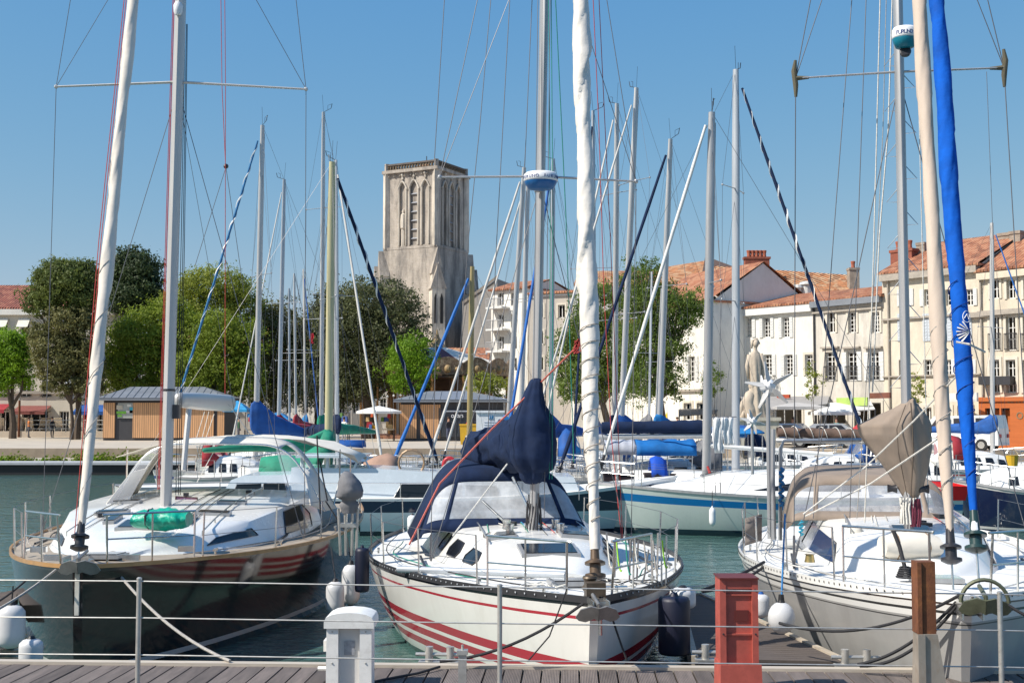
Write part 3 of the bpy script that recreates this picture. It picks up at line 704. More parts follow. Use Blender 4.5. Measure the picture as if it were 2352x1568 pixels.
F.walls(wA); F.roof(16.7,tileA,depth=7)
F=build_at('apartment_building','plain greige apartment building with small windows right of the radome','apartment building',gpt(1214,118),gpt(1318,116),14.6)
for y in (700,760,820,880):
    for x in (1240,1290): F.window(x-8,x+8,y,y+30,muntin=(1,0))
F.walls(wallmat('facade_greige',(0.45,0.41,0.36),.3)); F.roof(15.2,tileA,depth=8)
F=build_at('town_house','small white house with an orange roof at the foot of the church tower','house',gpt(984,118),gpt(1055,118),8.6)
F.window(1024,1034,775,795,muntin=(0,1)); F.walls(wallmat('facade_bluish',(0.5,0.5,0.5),.2)); F.roof(9.6,tileB,depth=6)
# left building
F=build_at('town_house','cream harbour house with white awnings and a dark red tiled roof at the left edge','house',gpt(-120,112),gpt(262,112),12.7)
for x in (-40,7,57,111,165,215):
    F.window(x-10,x+10,738,769,muntin=(1,1),sill=False)
    u0,u1,zb,za=F.rect(x-13,x+13,733,752)
    if x<80: MB().plate([F.P(u0,za+.1,.05),F.P(u1,za+.1,.05),F.P(u1,zb,.7),F.P(u0,zb,.7)],.04).build('window_awning',cream,F.t)
for x in (-40,7,60,107,215): F.window(x-11,x+11,860,912,muntin=(1,3),sill=False,balcony=True)
F.window(150,170,853,915,closed=True,shutters=shutb)
for x0,x1 in ((0,32),(50,110),(136,158),(190,220),(225,250)): F.window(x0,x1,944,992,muntin=(2,0),name='shop_window',sill=False)
F.strip(12.1,12.6,.4,wA,'cornice'); F.strip(5.1,5.35,.2,ledge,'string_course'); F.walls(wallmat('facade_cream',(0.6,0.55,0.46),.25)); F.roof(15.4,tileL,depth=12)
aw=F
def awning(label,x0,x1,y0,y1,F_,out,m,cat='awning',val=.25):
    u0,u1,zb,za=F_.rect(x0,x1,y0,y1); t=thing('awning',tuple(F_.P((u0+u1)/2,zb,out/2)),label,cat)
    MB().plate([F_.P(u0,za,.03),F_.P(u1,za,.03),F_.P(u1,zb,out),F_.P(u0,zb,out)],.05).build('canopy',m,t)
    MB().plate([F_.P(u0,zb-val,out),F_.P(u1,zb-val,out),F_.P(u1,zb-.02,out),F_.P(u0,zb-.02,out)],.04).build('valance',m,t)
    for u in (u0+.05,u1-.05): MB().path([F_.P(u,zb,.05),F_.P(u,zb,out)],.03,4).build('arm',iron,t)
awning('dark red cafe awning on the ground floor of the left harbour house',-20,26,928,942,aw,1.6,redcanvas)
awning('brown cafe awning between the red one and the blue shop at left',44,118,932,945,aw,1.6,mat('brown_canvas',(0.2,0.06,0.05),0.8))
awning('dark blue shop awning behind the pine trunk',180,256,930,946,aw,1.4,bluecanvas)

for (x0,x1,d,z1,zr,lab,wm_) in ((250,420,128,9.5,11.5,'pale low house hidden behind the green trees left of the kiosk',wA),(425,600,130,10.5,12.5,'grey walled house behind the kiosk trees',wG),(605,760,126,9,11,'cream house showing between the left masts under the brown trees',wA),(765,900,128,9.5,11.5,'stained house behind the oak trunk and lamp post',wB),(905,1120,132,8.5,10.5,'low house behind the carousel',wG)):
    F=build_at('town_house',lab,'house',gpt(x0,d),gpt(x1,d),z1)
    for k in range(4):
        x=lerp(x0+20,x1-20,k/3)
        for y in (800,860,915): F.window(x-7,x+7,y,y+34,shutters=shut if k%2 else None,muntin=(1,2))
    F.walls(wm_); F.roof(zr,tileA,depth=8)
# --------------------------------------------------------- church
def church():
    D=200; s=D/200
    C=Vector((*gpt(1000,D),0)); a=R(27.9); k=9.4
    L=Vector((-math.cos(a),math.sin(a),0)); Rr=Vector((math.sin(a),math.cos(a),0))
    zof=lambda y:3.15+(955-y)/FPX*D
    st=wallmat('church_limestone',(0.46,0.41,0.35),.7,dcol=(0.2,0.17,0.14,1),course=1.1,stain=.8); stl=wallmat('church_limestone_pale',(0.60,0.54,0.45),.6,dcol=(0.25,0.21,0.16,1),stain=.6)
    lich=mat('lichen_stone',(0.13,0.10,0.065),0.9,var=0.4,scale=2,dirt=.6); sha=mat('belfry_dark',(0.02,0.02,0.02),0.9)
    t=thing('church_tower',tuple(C+Vector((0,0,QZ))),'square gothic church tower of weathered pale limestone above the trees','church tower')
    Bk=C+L*k+Rr*k
    zt=zof(384); zm=zof(563)
    FL=Facade((C+L*k).xy,C.xy,zm,zt,t); FR=Facade(C.xy,(C+Rr*k).xy,zm,zt,t)
    # openings: real holes with louvres
    def niche(F,u0,u1,zb,za,deep,louvre):
        F.holes.append((u0,u1,zb,za)); 
        b=MB().add([F.P(u0,zb,-deep),F.P(u1,zb,-deep),F.P(u1,za,-deep),F.P(u0,za,-deep)],[(0,1,2,3)])
        for q,c in (((u0,zb),(u1,zb)),((u1,zb),(u1,za)),((u1,za),(u0,za)),((u0,za),(u0,zb))): b.add([F.P(*q,-.2),F.P(*c,-.2),F.P(*c,-deep),F.P(*q,-deep)],[(0,1,2,3)])
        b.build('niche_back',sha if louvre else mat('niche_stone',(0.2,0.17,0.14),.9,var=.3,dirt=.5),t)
        um=(u0+u1)/2; w=(u1-u0)
        # pointed arch infill + hood mould
        arc=[F.P(u0-.25,za-1.5*w*.6,.12)]
        for i in range(7):
            q=i/6; arc.append(F.P(lerp(u0-.2,um,q), za-w*.75+w*.95*math.sin(q*math.pi/2),.14))
        arc.append(F.P(um,za+w*.75,.16)); 
        for i in range(7):
            q=1-i/6; arc.append(F.P(lerp(u1+.2,um,q), za-w*.75+w*.95*math.sin(q*math.pi/2),.14))
        arc.append(F.P(u1+.25,za-1.5*w*.6,.12))
        MB().path(arc,.16,5).build('arch_moulding',stl,t)
        for sgn in (0,1):
            pts=[F.P(u0 if not sgn else u1,za,.02)]
            c0=u0 if not sgn else u1
            pl=[F.P(c0,za-w*.75,-.05),F.P(c0,za,-.05),F.P(um,za,-.05)]
            for i in range(1,6):
                q=1-i/6; pl.append(F.P(lerp(c0,um,q),za-w*.75+w*.75*math.sin(q*math.pi/2),-.05))
            if sgn: pl=pl[::-1]
            MB().plate(pl,.1).build('arch_spandrel',stl,t)
        for u in (u0-.12,u1+.12): MB().path([F.P(u,zb,.1),F.P(u,za-w*.6,.1)],.15,5).build('shaft',stl,t)
        # pinnacle above
        MB().path([F.P(um,za+w*.55,.15),F.P(um,za+w*1.5,.1)],[.22,.05],5).ball(F.P(um,za+w*1.2,.15),.3,5).build('finial',stl,t)
        if louvre:
            n=6
            for i in range(n):
                z=lerp(zb+.6,za-w*.7,(i+.35)/n); h=(za-zb)/n*.30
                MB().plate([F.P(u0+.03,z-h*.25,.0),F.P(u1-.03,z-h*.25,.0),F.P(u1-.03,z+h*.5,-.5),F.P(u0+.03,z+h*.5,-.5)],.1).build('louvre',mat('louvre_slate',(0.3,0.31,0.33),0.6,var=.1),t)
    zb,za=zof(557),zof(408)
    for F,(u0,u1) in ((FL,(0,k)),(FR,(0,k))):
        w=.135*k
        for c,lv in ((.33,0),(.56,1),(.79,0)):
            if F is FR: c=c-.06
            niche(F,c*k-w*.55*(1 if lv else .8),c*k+w*.55*(1 if lv else .8),zb,za-(0 if lv else .1),2.0 if lv else .9,lv)
    # statues in the niches
    for c in (.33,):
        p=FL.P(c*k,zof(515),-.2)
        MB().lathe([(.35,-5),(.3,-.2),(.5,0)],p,6).lathe([(.45,0),(.5,1.2),(.4,2.2),(.18,2.4),(.26,2.7),(.1,3.1)],p,8).build('niche_statue',stl,t,smooth=True)
    FL.walls(st,side=False,depth=.25); FR.walls(st,side=False,depth=.25)
    MB().add([C+L*k+Vector((0,0,zm)),Bk+Vector((0,0,zm)),Bk+Vector((0,0,zt)),C+L*k+Vector((0,0,zt)),C+Rr*k+Vector((0,0,zm)),C+Rr*k+Vector((0,0,zt))],[(0,3,2,1),(1,2,5,4)]).build('wall',st,t)
    # corner strips
    for p in (C,C+L*k,C+Rr*k):
        MB().box((p.x,p.y,(zt+zm)/2),(.9,.9,zt-zm),a).build('corner_pier',stl,t)
    c0=C+L*k/2+Rr*k/2; rz=math.atan2(Rr.y,Rr.x)
    MB().box((c0.x,c0.y,zt+.2),(k+1.2,k+1.2,.5),rz).build('cornice',st,t)
    MB().box((c0.x,c0.y,zm),(k+.8,k+.8,.4),rz).build('string_course',st,t)
    # pierced parapet
    ph=1.25
    b=MB(); b2=MB()
    for A,d in ((C+L*k,-L),(C,Rr),(C+Rr*k,L),(Bk,-Rr)):
        A=A-L*0
        for i in range(18):
            p=A+d*(k*(i+.5)/18); z0=zt+.45
            b.plate([p-d*.22+Vector((0,0,z0)),p+d*.0+Vector((0,0,z0)),p+d*.22+Vector((0,0,z0+.8)),p+Vector((0,0,z0+.8))],.3)
            b.plate([p+d*.0+Vector((0,0,z0)),p+d*.22+Vector((0,0,z0)),p+Vector((0,0,z0+.8)),p-d*.22+Vector((0,0,z0+.8))],.26)
        m0,m1=A,A+d*k
        b2.box(((m0+m1)/2).to_tuple()[:2]+(zt+.45+.95,),(k+.5,.5,.28),math.atan2(d.y,d.x))
    b.build('parapet_tracery',lich,t); b2.build('parapet_rail',mat('parapet_dark',(0.12,0.1,0.085),0.9,var=.3,dirt=.4),t)
    for p in (C,C+L*k,C+Rr*k,Bk): MB().box((p.x,p.y,zt+1.0),(.6,.6,1.3),a).build('parapet_pier',st,t)
    ap=c0+Vector((0,0,zof(352)))
    zb_=zt+.5; q=k*.36
    V=[c0+(-L*q)-Rr*q,c0+L*q-Rr*q,c0+L*q+Rr*q,c0-L*q+Rr*q]; V=[Vector((v.x,v.y,zb_)) for v in V]
    MB().add(V+[ap],[(0,1,4),(1,2,4),(2,3,4),(3,0,4)]).build('roof',tileB,t); MB().path([ap,ap+Vector((0,0,1.2))],.07,4).build('roof_finial',iron,t)
    # lower shaft, slightly wider
    g=.35; CC=C-L*g-Rr*g
    pts=[C-L*g-Rr*g,C+L*(k+g)-Rr*g,C+L*(k+g)+Rr*(k+g),C-L*g+Rr*(k+g)]
    MB().slab([p for p in pts],QZ,zm-.2).build('lower_wall',st,t)
    # diagonal buttresses with gables at the corners
    for p,dv in ((C-L*g-Rr*g,(-L-Rr)),(C+L*(k+g)-Rr*g,(L-Rr)),(C+Rr*(k+g)-L*g,(-L+Rr))):
        dv=dv.normalized(); w=Vector((-dv.y,dv.x,0))*1.05; zt2=zof(580); zg=zof(650)
        for (o,zz0,zz1,ww) in ((1.5,QZ,zg-1,1.0),(.8,QZ,zg+1.5,.8)):
            P=[p-dv*.8-w*ww,p+dv*o-w*ww,p+dv*o+w*ww,p-dv*.8+w*ww]
            MB().slab(P,zz0,zz1).build('buttress',stl,t)
            a_=p+dv*(o+.02)
            G0=[a_-w*ww*1.25+Vector((0,0,zz1)),a_+w*ww*1.25+Vector((0,0,zz1)),a_+Vector((0,0,zz1+4.2))]
            G1=[x-dv*(o+.8) for x in G0]
            MB().add(G0+G1,[(0,1,2),(5,4,3),(0,2,5,3),(2,1,4,5),(1,0,3,4)]).build('buttress_gable',st,t)
            for q in (-.45,.45):
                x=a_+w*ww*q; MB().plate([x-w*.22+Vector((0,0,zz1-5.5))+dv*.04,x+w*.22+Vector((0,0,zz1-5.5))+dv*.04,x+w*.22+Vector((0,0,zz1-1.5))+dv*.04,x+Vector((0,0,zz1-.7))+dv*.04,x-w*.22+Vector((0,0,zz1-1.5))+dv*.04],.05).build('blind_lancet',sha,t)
    for i in range(9):
        p=C.lerp(C+L*k,(i+.5)/9); MB().box((p.x,p.y,zt-.35),(.5,.5,.5),a).build('corbel',st,t)
    # nave
    n=thing('church_nave',tuple(Q(1100,830,190)*1),'dark grey stone nave wall with sloping roofline right of the tower','church')
    e=[Q(1062,700,195),Q(1142,640,190),Q(1142,830,190),Q(1062,830,195)]
    for q in e[2:]: q.z=QZ
    bk=Vector((6,22,0)); vs=e+[v+bk for v in e]
    MB().add(vs,[(0,3,2,1),(4,5,6,7),(1,2,6,5),(0,4,7,3)]).build('wall',wallmat('nave_stone',(0.2,0.19,0.18),.4,course=1.2),n)
    MB().add([e[0],e[1],e[1]+bk,e[0]+bk],[(0,1,2,3)]).add([e[0]-Vector((0,.3,.0)),e[1]-Vector((0,.3,.0)),e[1]+Vector((0,-.3,.5)),e[0]+Vector((0,-.3,.5)),e[1]+Vector((0,.6,.5)),e[0]+Vector((0,.6,.5))],[(0,1,2,3),(3,2,4,5)]).build('roof',mat('nave_roof',(0.16,0.14,0.12),.9,var=.2),n)
church()
# ================================================================ QUAYSIDE OBJECTS
slat=mat('larch_cladding',(0.60,0.33,0.16),0.7,var=0.18,scale=1.5,stretch=(8,8,.5),dirt=.2,dcol=(0.25,0.13,0.07,1))
def _sl(nt,src):
    o=nxyz(nt); g=nmath(nt,'SINE',nmath(nt,'MULTIPLY',o[0],2*math.pi/0.16)); k=nmath(nt,'MULTIPLY_ADD',nmath(nt,'GREATER_THAN',g,-.55),.55,.5)
    mx=nt.nodes.new('ShaderNodeMix'); mx.data_type='RGBA'; mx.blend_type='MULTIPLY'; mx.inputs[0].default_value=1
    nt.links.new(src,mx.inputs[6]); nt.links.new(k,mx.inputs[7]); return mx.outputs[2]
addmul(slat,_sl)
anth=mat('anthracite_panel',(0.045,0.045,0.05),0.5,var=0.1)
def kiosk(label,x0,x1,d,ybase,yeave,yridge,xr0,xr1,panels,dark,over,extra=None,dep=3.6):
    s=FPX/d; P=lambda x,y,o=0:Q(x,y,d-o)
    xl,xr=P(x0,955).x,P(x1,955).x; ze=P(x0,yeave).z; zr=Q(0,yridge,d+dep/2).z
    t=thing('kiosk',((xl+xr)/2,d,QZ),label,'kiosk')
    MB().box(((xl+xr)/2,d+dep/2,(ze+QZ)/2),(xr-xl,dep,ze-QZ)).build('core',anth,t)
    for a,b in panels:
        A,B=P(a,955).x,P(b,955).x
        MB().box(((A+B)/2,d-.06,(ze-.25+QZ+.2)/2),(B-A,.12,ze-QZ-.45)).build('cladding_panel',slat,t)
    oL,oR=xl-over,xr+over; f=d-over; bk=d+dep+over
    R0,R1=Q(xr0,yridge,d+dep/2).x,Q(xr1,yridge,d+dep/2).x
    r=MB().add([(oL,f,ze+.12),(oR,f,ze+.12),(oR,bk,ze+.12),(oL,bk,ze+.12),(R0,d+dep/2,zr),(R1,d+dep/2,zr)],[(0,1,5,4),(1,2,5),(2,3,4,5),(3,0,4)])
    r.build('roof',zinc,t)
    sm=MB()
    n=int((oR-oL)/.55)
    for i in range(1,n):
        x=lerp(oL,oR,i/n); xt=min(max(x,R0),R1)
        k=1 if xt==x else (x-oL)/(R0-oL) if x<R0 else (oR-x)/(oR-R1)
        sm.path([(x,f,ze+.14),(x,lerp(f,d+dep/2,k),lerp(ze+.14,zr+.02,k))],.025,4)
    sm.build('roof_seams',zinc,t)
    MB().box(((oL+oR)/2,(f+bk)/2,ze+.02),(oR-oL,bk-f,.2)).build('fascia',mat('fascia_dark',(0.09,0.1,0.115),0.5),t)
    MB().box(((oL+oR)/2,f-.04,ze-.03),(oR-oL,.07,.08)).build('gutter',zinc,t)
    return t,P,ze
t,P,ze=kiosk('timber clad kiosk with a grey zinc roof and open serving hatch behind the dark boat',238,516,96,1007,917,888,300,470,[(238,265),(306,392),(392,492),(500,516)],0,.45)
g=P(270,925,.02),P(318,960,.02)
MB().box(((g[0].x+g[1].x)/2,95.93,(g[0].z+g[1].z)/2),(g[1].x-g[0].x-.1,.05,g[0].z-g[1].z)).build('display_window',mat('hatch_glow',(0.35,0.36,0.33),0.3),t)
for (x0,x1,y0,y1,c) in ((268,282,930,940,(0.5,0.45,0.35)),(268,290,944,950,(0.2,0.5,0.05)),(292,302,928,934,(0.6,0.6,0.55)),(290,305,942,948,(0.6,0.6,0.58)),(298,305,935,948,(0.05,0.4,0.5)),(270,280,952,957,(0.12,0.3,0.04))):
    a,b=P(x0,y0,.1),P(x1,y1,.1); MB().box(((a.x+b.x)/2,95.88,(a.z+b.z)/2),(b.x-a.x,.03,a.z-b.z)).build('poster',mat('poster_%d%d%d'%(c[0]*99,c[1]*99,c[2]*99),c,0.5,var=.15),t)
t,P,ze=kiosk('timber and glass kiosk with a low zinc roof in front of the carousel',920,1156,94,1012,921,898,985,1075,[(920,957),(966,1012)],0,.5)
MB().box(((P(1013,0).x+P(1152,0).x)/2,93.95,2.6),(P(1152,0).x-P(1013,0).x,.05,2.0)).build('glazing',glass,t)
for x in (1013,1048,1083,1118,1152): MB().box((P(x,0).x,93.9,2.6),(.09,.08,2.3)).build('mullion',anth,t)
a,b=P(1018,944),P(1112,944); MB().box(((a.x+b.x)/2,93.8,a.z),(b.x-a.x,.12,.1)).build('sign_rail',signwhite,t)
put_text('oran',.5,P(1050,954,.25),0,signwhite,t)
# carousel
def carousel():
    d=108; c=Q(1003,955,d); c.z=QZ; t=thing('carousel',tuple(c),'ornate roundabout with brown painted panels and a white and plum canopy behind the kiosk','carousel')
    zof=lambda y:3.15+(955-y)/FPX*d; Rr=174/FPX*d
    orn=mat('carousel_panels',(0.16,0.10,0.055),0.5,var=.5,scale=1.6,dirt=.95,dcol=(0.6,0.5,0.34,1))
    n=16
    rim=MB()
    for i in range(n):
        a0,a1=2*math.pi*i/n,2*math.pi*(i+1)/n; am=(a0+a1)/2
        p0=c+Vector((math.cos(a0)*Rr,math.sin(a0)*Rr,0)); p1=c+Vector((math.cos(a1)*Rr,math.sin(a1)*Rr,0)); pm=(p0+p1)/2; dv=(p1-p0)
        z0,z1=zof(866)-c.z,zof(840)-c.z
        pts=[p0+Vector((0,0,z0)),p1+Vector((0,0,z0)),p1+Vector((0,0,z1))]+[p0+dv*(1-q)+Vector((0,0,z1+.5*math.sin(math.pi*q))) for q in (.2,.35,.5,.65,.8)]+[p0+Vector((0,0,z1))]
        MB().plate(pts,.12).build('rounding_board',orn,t)
        r=(p0+p1)/2-c; r.normalize(); MB().ball(pm+r*.06+Vector((0,0,(z0+z1)/2)),.3,8,sc=(1,1,1.1)).ball(pm+r*.05+dv*.3+Vector((0,0,(z0+z1)/2)),.16,5).ball(pm+r*.05-dv*.3+Vector((0,0,(z0+z1)/2)),.16,5).build('carved_ornament',mat('gilt',(0.3,0.2,0.09),0.6,.1,var=.5,scale=4,dirt=.5,dcol=(.5,.42,.28,1)),t)
        MB().path([p0+Vector((0,0,.3)),p0+Vector((0,0,z0))],.1,5).build('pole',mat('brass_pole',(0.35,0.18,0.06),0.4,.3,var=.3,scale=2),t)
        q=c+(p0-c)*.62; MB().path([q+Vector((0,0,.3)),q+Vector((0,0,z0))],.14,5).build('pole',MATS['brass_pole'],t)
        cm=(mat('plum_canopy',(0.17,0.05,0.06),0.8,var=.1) if i%3==0 else cream)
        e0,e1=c+(p0-c)*.97+Vector((0,0,z1)),c+(p1-c)*.97+Vector((0,0,z1)); ap=c+Vector((0,0,zof(792)-c.z))
        k0,k1=c+(p0-c)*.14,c+(p1-c)*.14; k0.z=k1.z=ap.z-.25
        MB().add([e0,e1,k1,k0],[(0,1,2,3)]).build('canopy_panel',cm,t)
    MB().lathe([(Rr*.14,0),(.5,.5),(.2,1),(.05,1.6)],c+Vector((0,0,zof(792)-c.z-.3)),10).build('finial',MATS['gilt'],t)
    MB().lathe([(Rr,0),(Rr,.3)],c,24).build('platform',mat('carousel_floor',(0.2,0.09,0.05),.6,var=.2),t)
    MB().lathe([(Rr*.35,.3),(Rr*.35,zof(866)-c.z)],c,12).build('drum',mat('carousel_drum',(0.07,0.035,0.02),.6,var=.4,scale=1,dirt=.5,dcol=(0.3,0.2,0.07,1)),t)
    MB().lathe([(Rr*.99,zof(868)-c.z-.15),(Rr*.99,zof(868)-c.z)],c,24).build('ceiling',MATS['carousel_drum'],t)
    g=MB()
    for i in range(64): 
        a=2*math.pi*i/64; g.ball(c+Vector((math.cos(a)*Rr*1.02,math.sin(a)*Rr*1.02,zof(906)-c.z-.5+.35*abs(math.sin(i*math.pi/8)))),.11,4)
    g.build('light_garland',signwhite,t)
carousel()
# lamps
def lamp(label,px,ytop,ybase,globes):
    b=G(px,ybase,QZ); d=b.y; zt=Q(px,ytop,d).z
    t=thing('street_lamp',tuple(b),label,'street lamp')
    MB().tube(b,b+Vector((0,0,zt-QZ)),.09,.05,8).build('pole',galv,t)
    if globes:
        for dx in (-.55,0,.55): MB().ball(Vector((b.x+dx,b.y,zt-.3+(.75 if dx==0 else 0)-.4)),.27,7).build('globe',signwhite,t,smooth=True)
        MB().path([(b.x-.55,b.y,zt-1.0),(b.x+.55,b.y,zt-1.0)],.03,4).build('arm',galv,t)
    else:
        MB().tube(b,b+Vector((0,0,3.2)),.11,.1,8).build('sleeve',rust,t)
        MB().box((b.x,b.y,zt),(.5,.3,.15)).box((b.x-.25,b.y,zt-.5),(.3,.25,.2)).build('lantern',galv,t)
lamp('tall pale lamp post with a brown lower sleeve at the left quay edge',43,772,1004,False)
lamp('grey lamp post with three white globes by the dark oak trees',808,768,1000,True)
lamp('grey lamp post standing in front of the cream harbour house windows',93,880,992,False)
# bollards on far quay
for px,py,lab in ((203,1019,'brown mooring bollard on the far quay left of the timber kiosk'),(1112,1021,'brown mooring bollard on the far quay beside the yellow bin'),(1905,1030,'brown mooring bollard on the far quay near the orange shop')):
    b=G(px,py,QZ); t=thing('quay_bollard',tuple(b),lab,'bollard',group='bollards on the far quay')
    MB().lathe([(.24,0),(.2,.1),(.19,.62),(.27,.66),(.27,.85),(.1,.92)],b,12).build('shaft',mat('bollard_brown',(0.13,0.09,0.05),.7,var=.2),t,smooth=True)
# deck chairs
ORD='first second third fourth fifth sixth seventh eighth ninth tenth eleventh twelfth'.split()
dcm=mat('deckchair_wood',(0.55,0.47,0.36),.7,var=.15)
for i,(px,z) in enumerate(((-8,0),(14,0),(36,0),(60,1),(82,0),(104,1),(128,0),(152,1),(172,0),(-30,1))):
    b=G(px,990,QZ+.52); b.y+=.8+(i%3)*.7
    t=thing('deck_chair',tuple(b),'wooden slatted deck chair, %s from the left edge of the photo in the terrace row'%ORD[[9,0,1,2,3,4,5,6,7,8].index(i)],'deck chair',rz=R(200+14*math.sin(i*2)),group='deck chairs on the terrace')
    for sx in (-.3,.3):
        MB().path([(sx,-.9,.05),(sx,.35,.42),(sx,.95,1.15)],.035,4).build('side_rail',dcm,t,world=False)
        MB().path([(sx,.3,.4),(sx,.75,0)],.03,4).build('leg',dcm,t,world=False); MB().path([(sx,-.7,.1),(sx,-.75,0)],.03,4).build('leg',dcm,t,world=False)
    m=MB()
    for k in range(9): q=k/8; m.box((0,lerp(-.9,.35,q),lerp(.08,.45,q)),(.6,.1,.02))
    m.build('seat',dcm,t,world=False); m=MB()
    for k in range(6): q=(k+.5)/6; m.box((0,lerp(.35,.95,q),lerp(.45,1.18,q)),(.6,.1,.02),rx=R(50))
    m.build('backrest',dcm,t,world=False)
# railing behind
a=G(62,992,QZ+.52); 
t=thing('terrace_railing',tuple(Q(130,985,a.y-.3)),'thin steel railing in front of the deck chairs on the terrace','railing')
y_=a.y-.3
for px in (62,108,152,195,238): x=Q(px,955,y_).x; MB().path([(x,y_,QZ+.5),(x,y_,QZ+1.5)],.035,4).build('post',galv,t)
for z in (.8,1.15,1.5): MB().path([(Q(62,955,y_).x,y_,QZ+z),(Q(238,955,y_).x,y_,QZ+z)],.025,4).build('rail',galv,t)

# people ----------------------------------------------------------
skin=mat('skin',(0.45,0.25,0.17),.6,var=.05); hairm=mat('hair_brown',(0.05,0.03,0.02),.8)
def cloth(c): return mat('cloth_%d_%d_%d'%tuple(int(q*99) for q in c),c,.85,var=.1)
def person(label,px,py,shirt,trousers,z=QZ,d=None,rz=0,seated=False,hat=None):
    b=G(px,py,z) if d is None else Vector((Q(px,py,d).x,d,z))
    t=thing('person',tuple(b),label,'person',rz=rz)
    # one continuous skinned body
    H=1.7
    hipz=.9 if not seated else .48
    V=[(0,0,hipz),(0,0,hipz+.2),(0,0.01,hipz+.42),(0,0,hipz+.55),(0,-.01,hipz+.66),(0,-.02,hipz+.78)]
    Rr=[(.16,.12),(.13,.1),(.17,.11),(.06,.06),(.075,.085),(.07,.085)]
    E=[(0,1),(1,2),(2,3),(3,4),(4,5)]
    def chain(root,pts,rad):
        k=root
        for p,r in zip(pts,rad): V.append(p); Rr.append((r,r)); E.append((k,len(V)-1)); k=len(V)-1
    for s in (-1,1):
        sh=hipz+.47
        chain(2,[(s*.19,0,sh),(s*.25,.02,sh-.28),(s*.24,-.1,sh-.5),(s*.24,-.14,sh-.6)],[.055,.045,.036,.035])
        if seated: chain(0,[(s*.1,-.05,hipz-.03),(s*.12,-.45,hipz-.02),(s*.12,-.48,.08),(s*.12,-.6,.04)],[.085,.06,.045,.04])
        else: chain(0,[(s*.1,0,hipz-.08),(s*.11,-.02*s,.48),(s*.12,.04*s,.08),(s*.12,.04*s-.14,.04)],[.09,.06,.045,.04])
    me=bpy.data.meshes.new('body'); me.from_pydata(V,E,[]); o=bpy.data.objects.new('body',me); COL.objects.link(o); o.parent=t
    sk=o.modifiers.new('skin','SKIN'); sv=me.skin_vertices[0].data
    for i,r in enumerate(Rr): sv[i].radius=r
    sv[0].use_root=True; o.modifiers.new('ss','SUBSURF').levels=1; o.modifiers['ss'].render_levels=1
    bm=mat('clothed_body_%s'%label[:18],shirt,.85,var=.05)
    def f(nt,src):
        oo=nxyz(nt); c=nmix(nt,nmath(nt,'LESS_THAN',oo[2],hipz+.06),src,rgba(trousers))
        return nmix(nt,nmath(nt,'GREATER_THAN',oo[2],hipz+.53),c,(0.45,0.25,0.17,1))
    addmul(bm,f); me.materials.append(bm)
    MB().ball((0,.02,hipz+.80),.105,7,sc=(.9,1,1)).build('hair' if not hat else 'hat',hairm if not hat else cloth(hat),t,smooth=True,world=False)
    return t
person('person in a white cap and pale lilac shirt by the blue tent',1593,1004,(0.5,0.45,0.6),(0.15,0.15,0.2),d=92,hat=(.7,.7,.72))
person('person in a red shirt beside the market stall',1078,1008,(0.5,0.03,0.03),(0.04,0.04,0.06),d=92)
person('person in a black top left of the white market parasol',1030,1006,(0.03,0.03,0.04),(0.08,0.09,0.15),d=93,rz=R(50))
person('person with bare brown arms and an orange top by the green parasol',1018,1004,(0.5,0.16,0.06),(0.1,0.1,0.14),d=96,rz=R(-30))
person('person in a white shirt in front of the blue shop at left',212,985,(0.7,0.7,0.7),(0.05,0.06,0.1),d=106)
person('person in a pink top walking before the blue shop at left',196,985,(0.55,0.3,0.3),(0.08,0.08,0.1),d=107,rz=R(70))
person('person in a dark blue top near the white van',2150,1004,(0.05,0.07,0.2),(0.1,0.1,0.1),d=72,rz=R(40))
for i_,(lab_,px_,py_,d_,s_,t_) in enumerate((('person in a yellow shirt standing left of the yellow waste container',1058,1006,95,(.6,.45,.05),(.1,.1,.15)),('person in pale blue at the toy stall between the left masts',610,1002,92,(.3,.45,.6),(.2,.2,.25)),('person in a dark green jacket right of the left kiosk',548,1004,94,(.04,.12,.06),(.08,.08,.1)),('person in white walking behind the cream mast',790,1003,93,(.7,.7,.68),(.3,.3,.32)),('person in a red top left of the stone statue',1700,1003,84,(.5,.04,.05),(.1,.1,.2)),('person in a brown top below the grey cafe awning',1822,1003,79,(.3,.18,.1),(.1,.1,.1)),('person in teal under the pale square parasol',1922,1003,76,(.05,.35,.35),(.12,.12,.15)),('person in a beige coat beside the blue tents',1556,1004,90,(.5,.42,.3),(.1,.1,.1)),('person in black on the left terrace behind the deck chairs',120,985,107,(.03,.03,.04),(.05,.05,.06)),('person in orange on the left terrace near the brown awning',66,985,107,(.6,.2,.05),(.08,.08,.1)))): person(lab_,px_,py_,s_,t_,d=d_,rz=R(i_*53))
person('person in a grey jacket by the orange shop door',2248,1004,(0.3,0.3,0.32),(0.06,0.06,0.08),d=71,rz=R(-60))
# tents, parasols, stalls
def parasol(label,px,ytop,yedge,w,d,m,kind='round'):
    c=Q(px,yedge,d); r=w/2/FPX*d; zt=Q(px,ytop,d).z
    t=thing('parasol',(c.x,c.y,QZ),label,'parasol'); n=8 if kind=='round' else 4; o=0 if n==8 else math.pi/4
    q=MB(); rr=r if n==8 else r*1.3
    q.lathe([(rr*1.0,c.z-.18),(rr,c.z),(rr*.5,lerp(c.z,zt,.58)),(.05,zt)],(c.x,c.y,0),n,M=Matrix.Rotation(o,4,'Z')).build('canopy',m,t)
    MB().tube((c.x,c.y,QZ),(c.x,c.y,zt),.04).build('pole',galv,t)
whcan=mat('white_canopy',(0.75,0.74,0.7),.8,var=.06,scale=1)
parasol('wide white market parasol over the colourful stall',870,932,944,104,93,whcan)
parasol('white cafe parasol left of the laundry beside the stone statue',1830,924,934,125,80,mat('grey_canopy',(0.42,0.41,0.4),.8,var=.08),'sq')
